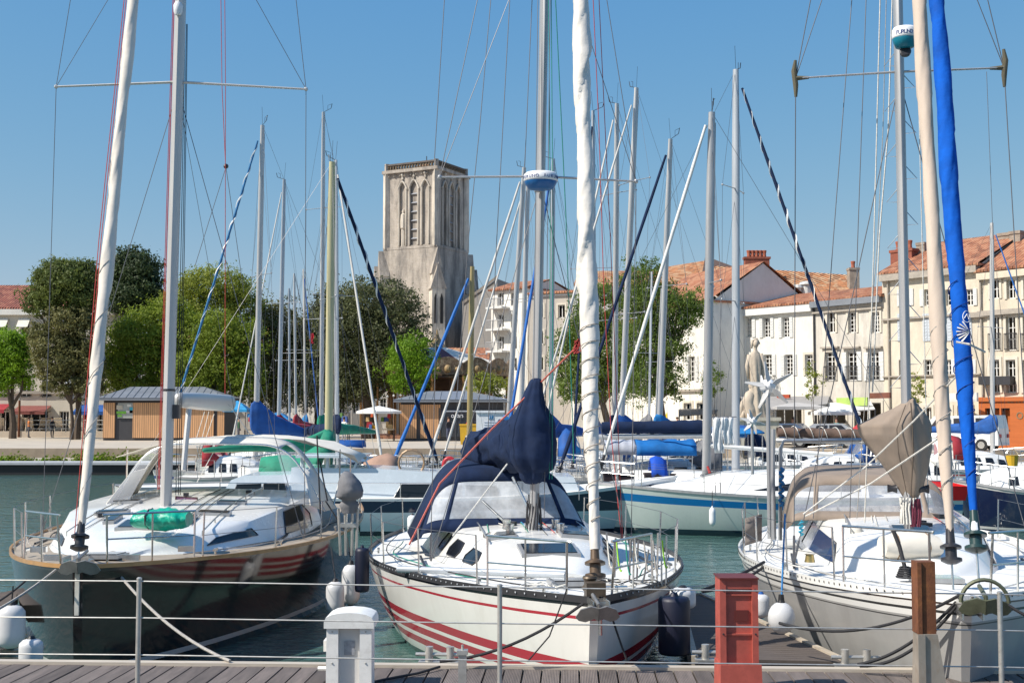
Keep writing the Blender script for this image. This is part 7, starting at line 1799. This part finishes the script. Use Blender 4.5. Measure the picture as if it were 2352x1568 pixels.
def yacht(label,x0,y0,x1,y1,d,bowpx,hull=0,cover=None,mm=None,furlc=None,L=9.5,near=True,rmast=.075,spr=(.55,),vane=1,stripe=None,fr=.055,ftop=.0,boomz=2.5,hood=None,boomlen=None,group='yachts moored beyond the front row',win=True,beam=1.5,coverh=.22,J=None,backstay=True):
    A,T=Q(x0,y0,d),Q(x1,y1,d+.1); s=FPX/d
    xb=(bowpx-CX)/FPX*d; dx=A.x-xb; J=J or max(L*.38,abs(dx)*1.02); dy=math.sqrt(max(0,J*J-dx*dx)); 
    th=math.atan2(dx,dy); 
    if not near: th=math.atan2(dx,-dy)
    aft=Vector((math.sin(th),math.cos(th),0)); base=Vector((A.x,A.y,0)); bow=base-aft*J
    L=max(L,J*2.5)
    B=Boat(label,(bow.x,bow.y),th,L,[(0,.05),(L*.1,beam*.5),(L*.25,beam*.85),(L*.45,beam),(L*.75,beam*.95),(L,beam*.7)],[(0,1.25),(L*.3,1.08),(L*.6,1.0),(L,1.0)],group=group)
    B.hull(hmw[hull],rake=.5,e0=.5,e1=.22,n=14,nz=7); B.rail(alu,.02)
    c0,c1=L*.24,L*.64
    B.cabin([(c0,.35,1.12,.25,1.13),(c0+.7,beam*.5,1.1,beam*.38,1.35),(L*.45,beam*.66,1.06,beam*.5,1.5),(c1,beam*.68,1.03,beam*.5,1.52)],white)
    if win:
        for sg in (-1,1): B.cwin([(L*.36,.3),(L*.6,.28),(L*.6,.75),(L*.4,.75)],sg,frame=False)
    B.guard([L*.16,L*.32,L*.5,L*.68,L*.86],r=.014); B.pulpit(.3,1.2)
    B.hatch(0,L*.3,.45,.45)
    mA=B.l(A); mT=B.l(T); mA=mA+(mT-mA)*((1.1-mA.z)/(mT.z-mA.z))
    B.mastspar(mA,mT,mT.z,rmast,mm or alup)
    H=mT.z
    B.rig([(lerp(1.5,H,q),.8+.1*(1-q),0) for q in spr],(beam*.85,mA.y+.2,1.05),r=.0055,sp_r=.022,aft=.1)
    if backstay: B.b(MB().path([mT,Vector((0,L-.15,1.0))],.0055,4),'backstay',wire)
    if vane: anemometer(B,mT,vane)
    if furlc:
        fT=B.mp(lerp(H,1.5,ftop))+Vector((0,-.08,-.25)); fa=Vector((0,.25,1.75))
        fT=fa.lerp(fT,.97)
        B.furl(fa,fT,fr,fr*.75,wfurl if furlc=='white' else (cvs.get(furlc) or furlc),lump=.06,n=40,bands=(stripe[0],stripe[1],None) if stripe else None,band2=stripe[2] if stripe else None)
    bl=boomlen or L*.38
    bA=B.mp(boomz); bE=bA+Vector((0,bl,-.05))
    B.b(MB().path([bA,bE],.05,6),'boom',mm or alup)
    if cover:
        m_=cvs[cover]; h=coverh
        ks=[(bA+Vector((0,-.18,h*1.6)),(.08,0,0),(0,0,h*1.3)),(bA+Vector((0,.0,h*1.5)),(.15,0,0),(0,0,h*1.9)),(bA+Vector((0,.7,h*.7)),(.17,0,0),(0,0,h*1.1)),(bA+Vector((0,bl*.6,h*.5)),(.14,0,0),(0,0,h*.8)),(bE+Vector((0,0,h*.2)),(.07,0,0),(0,0,h*.35))]
        B.bag(resec(ks,3),m_,n=10,fold=.05,seed=int(x0))
    if hood:
        B.hood([(c1-.9,beam*.55,1.5,1.52,0),(c1-.3,beam*.66,1.35,2.05,0),(c1+.6,beam*.68,1.3,2.12,0)],cvs[hood],[(0,2,2,7),(0,2,9,14)],n=16,rows=2,k=.6)
    B.b(MB().path(sag(bE+Vector((0,-.3,0)),(0,L*.78,1.1),.0,2),.012,4),'mainsheet',ropew)
    return B
nav_st=mat('stripe_white',(0.7,0.7,0.68),.7,var=0)
Y=yacht
Y('yacht with bright blue sail cover and blue striped furled sail behind the awning',588,1000,603,288,46,395,1,'blue',alup,mat('sail_teal_blue',(0.01,0.13,0.3),.7,var=.2,scale=6),vane=1,stripe=(nav_st,.9,.03),L=10,near=True,coverh=.38,boomlen=2.0)
Y('yacht with a slim grey mast and dark red boom cover left of the cream mast',640,1000,653,412,52,560,3,'red',greyw,'white',fr=.035,L=9,vane=-1)
Y('small yacht with a short pale mast behind the dark red boom',680,995,676,628,60,640,0,'red',alup,None,L=7.5,rmast=.055,vane=0)
Y('small yacht with a short grey mast right of its twin',702,995,697,618,62,760,2,'sky',alup,'blue',L=7.5,rmast=.055,vane=0,fr=.04)
Y('small yacht with the lowest slim mast of the left cluster',665,998,664,662,64,625,0,None,greyw,None,L=7,rmast=.05,vane=0)
Y('tall masted yacht standing directly left of the cream mast',738,1000,743,258,49,640,1,'green',alup,None,vane=1,L=10.5,spr=(.4,.72),near=True)
Y('yacht with a cream painted mast and navy spiral striped furled sail',755,1000,763,372,41,1012,0,'green',cream_mast,navy,vane=1,L=10.5,stripe=(nav_st,.95,.035),fr=.075,rmast=.095,coverh=.2,near=False,boomz=2.1)
Y('yacht with a grey mast just right of the cream mast and a white furled sail',774,1000,771,368,45,905,4,'navy',greyw,'white',vane=-1,L=9.5,fr=.055,near=True)
Y('old wooden masted boat with a bright blue furled sail before the right kiosk',1078,1010,1085,612,44,905,2,None,wood_mast,mat('sail_bright_blue',(0.0,0.12,0.42),.65,var=.15),vane=0,L=8.5,fr=.075,rmast=.075,near=True)
Y('yacht with a leaning pale mast and white furled sail behind the notice board',1166,1000,1204,385,45,985,0,'sky',alup,'white',vane=-1,L=10,fr=.06)
Y('yacht with an upright pale mast close beside the leaning one near the radar dome',1196,1000,1213,402,50,1015,3,None,alup,'white',vane=0,L=9.5,fr=.05)
Y('yacht with a grey mast and blue furled sail just right of the radar dome',1265,1000,1271,365,43,1150,1,'blue',greyw,mat('sail_mid_blue',(0.0,0.1,0.38),.65,var=.15),vane=-1,L=9.5,fr=.065)
Y('yacht whose mast top shows just right of the white furled sail',1366,1000,1362,255,44,1300,0,'blue',greyw,'navy',vane=1,L=10,fr=.05)
Y('yacht with a pale grey mast and white furled sail right of the white rolled sail',1412,1000,1417,238,42,1216,1,'navy',alup,'white',vane=-1,L=10,fr=.045,spr=(.4,.75))
Y('yacht with a tall leaning mast crossing its upright neighbour above the blue tent',1426,1000,1462,202,41,1185,0,'blue',alup,'white',vane=-1,L=10.5,fr=.045,spr=(.4,.75))
Y('yacht with a slender mast and dark navy furled sail sloping to the left',1514,1000,1540,320,40,1268,0,'sky',alup,navy,vane=1,L=10,fr=.065,J=4.4)
Y('small yacht with a short slim mast before the ash trees',1490,1000,1497,624,56,1560,0,'grey',greyw,None,vane=0,L=7.5,rmast=.05)
Y('yacht with a white furled sail crossing the ash trees diagonally',1505,1000,1520,662,58,1400,4,None,alup,None,vane=0,L=7,rmast=.045)
P_=Y('yacht with tallest background mast and navy and white striped furled sail',1690,1060,1690,160,37,1975,0,None,greyw,navy,vane=1,L=11.5,stripe=(nav_st,.8,.03),fr=.06,rmast=.085,near=True,boomlen=4.2,boomz=2.6,spr=(.42,.7),J=4.3)
Y('yacht with a slim pale mast and white topped truck near the orange shop',2280,1040,2278,512,52,2400,2,'blue',alup,mat('sail_blue_right',(0.0,0.1,0.35),.65,var=.15),vane=0,L=10,fr=.04,rmast=.07)
# long navy boom cover left of the tallest background mast, spread over the deckhouse boats
a,b_=Q(1382,982,36),Q(1612,980,36)
nb=thing('boom_cover',tuple(a.lerp(b_,.5)),'long navy canvas boom cover on a pale boom above the blue biminis','boom')
P=[]
for i in range(25):
    q=i/24; c_=a.lerp(b_,q); h=lerp(.16,.20,q)*(1+.05*math.sin(i*1.7)); P.append([c_+Vector((0,.14*math.cos(2*math.pi*j/12),h*math.sin(2*math.pi*j/12))) for j in range(12)])
mb=MB().grid(P,wrap=True); mb.add(P[0],[tuple(range(12))]); mb.add(P[-1],[tuple(range(12))]); mb.build('cover',navy,nb,'all'); MB().tube(a+Vector((-.3,0,-.26)),b_+Vector((.2,0,-.26)),.075).build('boom',alup,nb)
# boats seen bow on or broadside among the second row
def deckboat(label,x0,x1,ydeck,d,hull,bow='left',hood=None,bim=None,win=True,L=None,cat='sailboat',beam=1.6,group='yachts moored beyond the front row'):
    z=1.1; A=(x0-CX)/FPX*d; C_=(x1-CX)/FPX*d; L=L or C_-A; bw_=A if bow=='left' else C_; th=R(91 if bow=='left' else -91)
    B=Boat(label,(bw_,d+beam),th,L,[(0,.05),(L*.1,beam*.5),(L*.25,beam*.85),(L*.45,beam),(L*.75,beam*.95),(L,beam*.75)],[(0,1.35),(L*.3,1.15),(L*.6,1.08),(L,1.08)],cat=cat,group=group)
    B.hull(hmw[hull],rake=.6,e0=.5,e1=.22,n=14,nz=7); B.rail(alu,.02)
    B.cabin([(L*.2,.35,1.2,.25,1.22),(L*.27,beam*.55,1.17,beam*.42,1.55),(L*.45,beam*.68,1.12,beam*.5,1.75),(L*.72,beam*.7,1.1,beam*.52,1.78)],white)
    for sg in (-1,1):
        n=4
        for k in range(n): y=L*(.32+.1*k); B.cwin([(y,.3),(y+L*.07,.3),(y+L*.07,.75),(y+L*.01,.75)],sg,frame=False)
    B.guard([L*.12,L*.28,L*.44,L*.6,L*.76,L*.92],r=.015); B.pulpit(.3,1.2)
    if hood: B.hood([(L*.6,beam*.5,1.75,1.77,0),(L*.66,beam*.64,1.5,2.35,0),(L*.75,beam*.66,1.45,2.45,0)],cvs[hood],[(0,2,2,7),(0,2,9,14)],n=16,rows=2,k=.6)
    if bim:
        P=[[Vector((x*beam*.8,L*.76+i*L*.045,2.75-.12*abs(x)**2+.02*math.sin(i+x*3))) for x in (-1,-.6,-.2,.2,.6,1)] for i in range(5)]
        o=B.b(MB().grid(P),'bimini',cvs[bim],'all'); o.modifiers.new('t','SOLIDIFY').thickness=.04
        for sg in (-1,1):
            for y in (L*.77,L*.93): B.b(MB().path([(sg*beam*.78,y,1.1),(sg*beam*.78,y,2.65)],.018,5),'bimini_pole',steel)
    return B
deckboat('white yacht with dark square windows and a grey sprayhood just behind the blue striped boat',1290,1790,1080,39,0,'left','grey','sky',beam=1.7)
deckboat('white yacht under a blue bimini right of the white furled sail',1330,1640,1060,45,1,'right','blue','sky')
deckboat('red lined white yacht with a maroon sprayhood behind the open hatch of the dark yacht',395,640,1110,42,3,'right','red',None)
deckboat('white day sailer lying low beside the black floating pontoon at left',430,720,1090,50,0,'left',None,None,beam=1.4)
deckboat('dark hulled sailing boat behind the roof of the pale blue cruiser',560,850,1060,46,2,'left',None,None)
deckboat('white launch with a blue canopy between the white yacht and its furled sail',1245,1480,1070,50,4,'right','sky',None)
deckboat('navy hulled boat at the right edge with a small yellow bucket on deck',2230,2560,1110,34,2,'left',None,None,beam=1.6)
deckboat('grey blue motor launch seen through the taupe sprayhood gap',1985,2260,1080,40,4,'left','white',None)
deckboat('white yacht with a red dodger right of the beige furled sail',2120,2420,1050,48,3,'right','red',None)
deckboat('white yacht with cluttered deck behind the stern arch of the grey yacht',1800,2090,1070,44,1,'left','blue',None)
deckboat('white yacht partly hidden behind the boom end of the blue striped boat',1660,1960,1060,52,0,'right','navy','blue')
# green tarp over boom of the cream masted boat
def tarp(label,pts,d,m,drop=.5,cat='tarpaulin'):
    P=[Q(x,y,d) for x,y in pts]; rows=[]
    for k in range(7):
        q=k/6*2-1; rows.append([p+Vector((0,.55*q,-drop*abs(q)**1.5+.03*math.sin(i*1.7+k))) for i,p in enumerate(P)])
    o=MB().grid(rows).build('tarpaulin',m,smooth='all'); o.modifiers.new('t','SOLIDIFY').thickness=.02; return tag(o,label,cat)
tarp('green tarpaulin slung over a boom behind the cream awning',[(600,1050),(640,1042),(690,1046),(730,1022),(745,985),(765,990),(768,1040)],39,greencanvas,.7)
tarp('peach brown awning slung over a cockpit behind the cruiser roof',[(835,1062),(860,1046),(890,1040),(915,1052)],38.5,mat('peach_canvas',(0.35,0.22,0.16),.8,var=.2),.8)
tarp('dark red canvas laid along a low boat behind the blue sail cover',[(650,1004),(690,1002),(735,1003)],53,redcanvas,.3)
tarp('blue canvas cover along the low boat beside the green sail cover',[(742,1006),(790,1008),(838,1010)],53,bluecanvas,.3)
tarp('bright blue folded tarpaulin hanging under the blue bimini',[(1492,1052),(1505,1044),(1520,1050),(1530,1060)],37.5,mat('royal_tarp',(0.0,0.06,0.42),.75,var=.3),.55)
def bimini(label,x0,x1,y0,y1,d,m,w=2.0):
    a,b_=Q(x0,y0,d),Q(x1,y0,d); h=(y1-y0)/FPX*d; t=thing('bimini',((a.x+b_.x)/2,d+w/2,1.0),label,'canopy')
    P=[]
    for i in range(13):
        q=i/12; x=lerp(a.x,b_.x,q); dr=.10*math.sin(q*math.pi*3)**2+.02*math.sin(i*2.3)
        P.append([Vector((x,d-.02,a.z-h)),Vector((x,d,a.z-h*.35-dr*.3)),Vector((x,d+w*.2,a.z-dr*.4)),Vector((x,d+w*.5,a.z+.06-dr)),Vector((x,d+w*.8,a.z-dr*.4)),Vector((x,d+w,a.z-h*.4))])
    o=MB().grid(P).build('canopy',m,t,'all'); o.modifiers.new('t','SOLIDIFY').thickness=.02
    for x in (a.x+.15,(a.x+b_.x)/2,b_.x-.15):
        for y in (d+.1,d+w-.1): MB().path([(x,y,1.05),(x+.05,y,a.z-h*.3)],.018,5).build('pole',steel,t)
bimini('long bright blue bimini canopy behind the blue striped yacht',1462,1600,1012,1046,38,mat('bimini_blue',(0.0,0.12,0.38),.8,var=.25,scale=2,bump=.5,bscale=5))
bimini('pale grey end panel of the bimini next to the white furled sail',1388,1460,1012,1044,38,mat('bimini_grey',(0.4,0.42,0.47),.8,var=.2,scale=2,bump=.5,bscale=5))
m_=mat('dark_locker',(0.03,0.018,0.022),.6,var=.2)
for i_,(x_,y_,w_,h_) in enumerate(((1438,1106,36,34),(1502,1106,38,36),(1568,1106,50,34),(1760,1098,30,22),(1400,1108,24,40))):
    a=Q(x_-w_/2,y_+h_/2,37.2); b_=Q(x_+w_/2,y_-h_/2,37.2); t=thing('deck_locker',((a.x+b_.x)/2,37.2,a.z),'dark square deck locker, %s from the white furled sail behind the blue striped yacht'%ORD[[1,2,3,4,0][i_]],'locker',group='dark deck lockers')
    MB().box(((a.x+b_.x)/2,37.4,(a.z+b_.z)/2),(b_.x-a.x,.4,b_.z-a.z),top=(1.06,1.05)).build('box',m_,t); MB().box(((a.x+b_.x)/2,37.4,b_.z),((b_.x-a.x)*1.12,.46,.05)).build('lid',m_,t)
tarp('navy cockpit canopy of a far boat left of the furled white sail',[(1282,1000),(1300,980),(1322,1000)],43,bluecanvas,1.0)
tarp('white folded dinghy cover by the notice board legs',[(1070,1000),(1100,990),(1140,998)],50,white,.35)
# laundry
lA,lB=Q(1634,962,34),Q(1692,962,34)
lt=thing('hanging_towels',tuple((lA+lB)/2),'white towels hanging on a line between two masts','laundry')
for (x0,x1,yb,sd2) in ((1638,1662,1040,1),(1660,1684,1022,2)):
    P=[]
    for i in range(9):
        q=i/8; P.append([Q(lerp(x0,x1,j/6)+3*math.sin(i*.8+sd2)*q,lerp(958,yb,q),34)+Vector((0,.06*math.sin(j*1.9+i*.5+sd2),0)) for j in range(7)])
    o=MB().grid(P).build('towel',signwhite,lt,smooth='all'); o.modifiers.new('t','SOLIDIFY').thickness=.015
MB().path([Q(1634,958,34),Q(1692,957,34)],.012,4).build('clothes_line',wire,lt)
# red flag & fenders
tag(MB().grid([[Q(908+3*math.sin(j),1130,1) for j in range(2)]]*2).build('x',wire),'x') if False else None
fl=thing('flag',tuple(Q(715,770,55)),'small red flag hanging among the left masts','flag')
MB().grid([[Q(712+x*.9+2*math.sin(y*.3),765+y,55)+Vector((0,.03*math.sin(y+x),0)) for x in (0,3,6,9)] for y in (0,8,16,24)]).build('cloth',redpaint,fl); MB().path([Q(712,760,55),Q(713,795,55)],.02,4).build('halyard',wire,fl)
lb=thing('lifebuoy',tuple(Q(1032,1070,36)),'red horseshoe lifebuoy beside the navy sail cover','lifebuoy')
MB().path([Q(1032,1068,36)+Vector((.16*math.cos(a),0,.2*math.sin(a))) for a in [R(-60+i*15) for i in range(21)]],.06,7).build('ring',redpaint,lb,'all')
rb=thing('dinghy_hull',tuple(Q(2205,1122,24)),'bright red rowing boat stern beyond the royal blue furled sail','dinghy')
c_=Q(2200,1135,24)
MB().add([c_+Vector(v) for v in ((-.2,0,.16),(.22,0,.15),(.22,1.0,.18),(-.2,1.0,.2),(-.16,.1,-.12),(.18,.1,-.12),(.18,.9,-.12),(-.16,.9,-.12))],[(0,1,5,4),(1,2,6,5),(2,3,7,6),(3,0,4,7),(4,5,6,7)]).build('body',mat('bright_red_paint',(0.6,0.015,0.015),.35,var=.1),rb); MB().box(c_+Vector((.01,.5,.1)),(.4,.2,.03)).build('thwart',dcm,rb)
bk=thing('bucket',tuple(Q(2325,1068,33)),'small yellow bucket on the navy boat at the right edge','bucket'); MB().lathe([(.13,-.02),(.16,.25),(.17,.26)],bk.location,12).build('body',yellowpaint,bk); MB().path([bk.location+Vector((.16*math.cos(a),0,.25+.16*math.sin(a))) for a in [math.pi*i/8 for i in range(9)]],.01,4).build('handle',steel,bk)

# ================================================================ FENDERS AND MOORING LINES OF THE FRONT ROW
fw=mat('fender_white',(0.6,0.6,0.6),.35,var=.06,dirt=.2,dcol=(0.4,0.38,0.34,1)); fn=mat('fender_navy',(0.006,0.008,0.026),.5,var=.15,dirt=.2,dcol=(0.02,0.02,0.03,1))
P0=Q(30,1345,14.6)
fender(27,1382,1492,14.6,'big white fender with black ends hanging left of the dark yacht bow',fw,r=.155,rope_to=P0)
fender(72,1462,1530,14.2,'pale fender low in the water under the bow of the dark yacht',fw,r=.13)
fender(770,1330,1412,18.6,'white fender, the lower of the pair on the right side of the dark yacht',fw,r=.135,rope_to=Q(760,1255,19))
fender(806,1290,1392,18.9,'white fender, the upper of the pair beside the navy cushion',fw,r=.135,rope_to=Q(798,1235,19.2))
fender(832,1255,1360,17.6,'navy blue fender at the left quarter of the red striped yacht',fn,r=.1,capm=fn)
fender(1548,1365,1505,13.9,'large dark navy cylindrical fender between the red striped yacht and the finger pontoon',fn,r=.175,capm=fn,rope_to=Q(1530,1340,14.2))
tb=fender(1568,1345,1400,14.6,'white ball fender behind the large navy one',fw,r=.15)
bf=thing('buoy_fender',tuple(Q(1795,1450,14.4)),'round white ball fender squeezed between grey yacht and finger pontoon','fender')
MB().ball(Q(1795,1418,14.4),.155,12,sc=(1,1,1.15)).build('body',fw,bf,'all'); MB().lathe([(.06,.12),(.035,.2),(.03,.26)],Q(1795,1418,14.4),10).build('end_cap',black,bf)
MB().path([Q(1795,1376,14.4),Q(1797,1320,14.9),Q(1803,1180,15.6)],.012,5).build('rope',ropebl,bf)
fender(1748,1360,1420,15.2,'white fender with a blue top right of the red bollard',fw,r=.1,capm=bluecanvas)
L_=line
L_('grey mooring rope slanting from the dark yacht bow to the walkway',sag(Q(268,1312,15.6),Q(528,1517,13.1),.13),.017,ropeg)
L_('pale mooring rope from the dark yacht bow out to the left edge',sag(Q(128,1308,15.1),Q(-30,1412,13.8),.03),.015,ropeg)
L_('slim grey rope along the dark yacht side to the left pontoon',sag(Q(62,1330,15),Q(-40,1400,14.5),.03),.012,ropeb)
L_('thick black mooring rope from the white yacht bow to the left cleat',sag(Q(1340,1385,12.9),Q(1010,1518,12.9),.12),.016,ropeb)
L_('thin black rope hanging down the white yacht hull',[Q(1302,1352,12.8),Q(1262,1460,12.8),Q(1212,1518,12.9)],.008,ropeb)
L_('black mooring rope down the shaded side of the white yacht bow',sag(Q(1393,1375,12.9),Q(1440,1515,12.9),.02),.012,ropeb)
L_('long black mooring rope sagging across the grey hull to the ball fender',sag(Q(1790,1430,13.7),Q(2215,1360,12.0),.20,16),.017,ropeb)
L_('pair of heavy black mooring ropes from the twin cleat up behind the rusty post',sag(Q(1970,1525,12.7),Q(2205,1372,12.2),.12,14),.018,ropeb)
L_('second heavy black rope below the first at the right cleat',sag(Q(1975,1528,12.65),Q(2208,1376,12.2),.17,14),.018,ropeb)
L_('black double spring line from the grey yacht quarter to the finger pontoon end',sag(Q(1755,1290,16.5),Q(1612,1355,15),.02),.02,ropeb)
L_('lower black spring line beside its twin at the grey yacht quarter',sag(Q(1756,1300,16.4),Q(1614,1358,14.9),.06),.018,ropeb)
L_('black rope from the grey yacht bow towards the right edge',sag(Q(2310,1385,12),Q(2420,1440,11.8),.02),.016,ropeb)
L_('dark rope lying across the planks from the left cleat',[G(1010,1530,.63),G(960,1545,.62),G(880,1560,.62),G(830,1572,.62)],.013,ropeb)
L_('blue tangled rope bundle tied at the stern arch of the grey yacht',[Q(1795+5*math.sin(i*1.3),1075+i*3.2,19.4)+Vector((0,.03*math.cos(i*2.1),0)) for i in range(28)],.022,ropebl,'rope_bundle')
L_('light blue rope tied round the left shroud foot of the grey yacht',[Q(1840+6*math.sin(i*1.7),1195+i*2.6,16.6) for i in range(14)],.014,mat('rope_teal',(0.03,0.3,0.42),.8),'rope_bundle')
m=MB()
for k in range(16):
    x=1800+random.uniform(-28,40); L0=Q(x,random.uniform(1030,1120),18.5); m.path(sag(L0,L0+Vector((random.uniform(-.1,.1),0,-random.uniform(.3,.8))),0,2),.014,4)
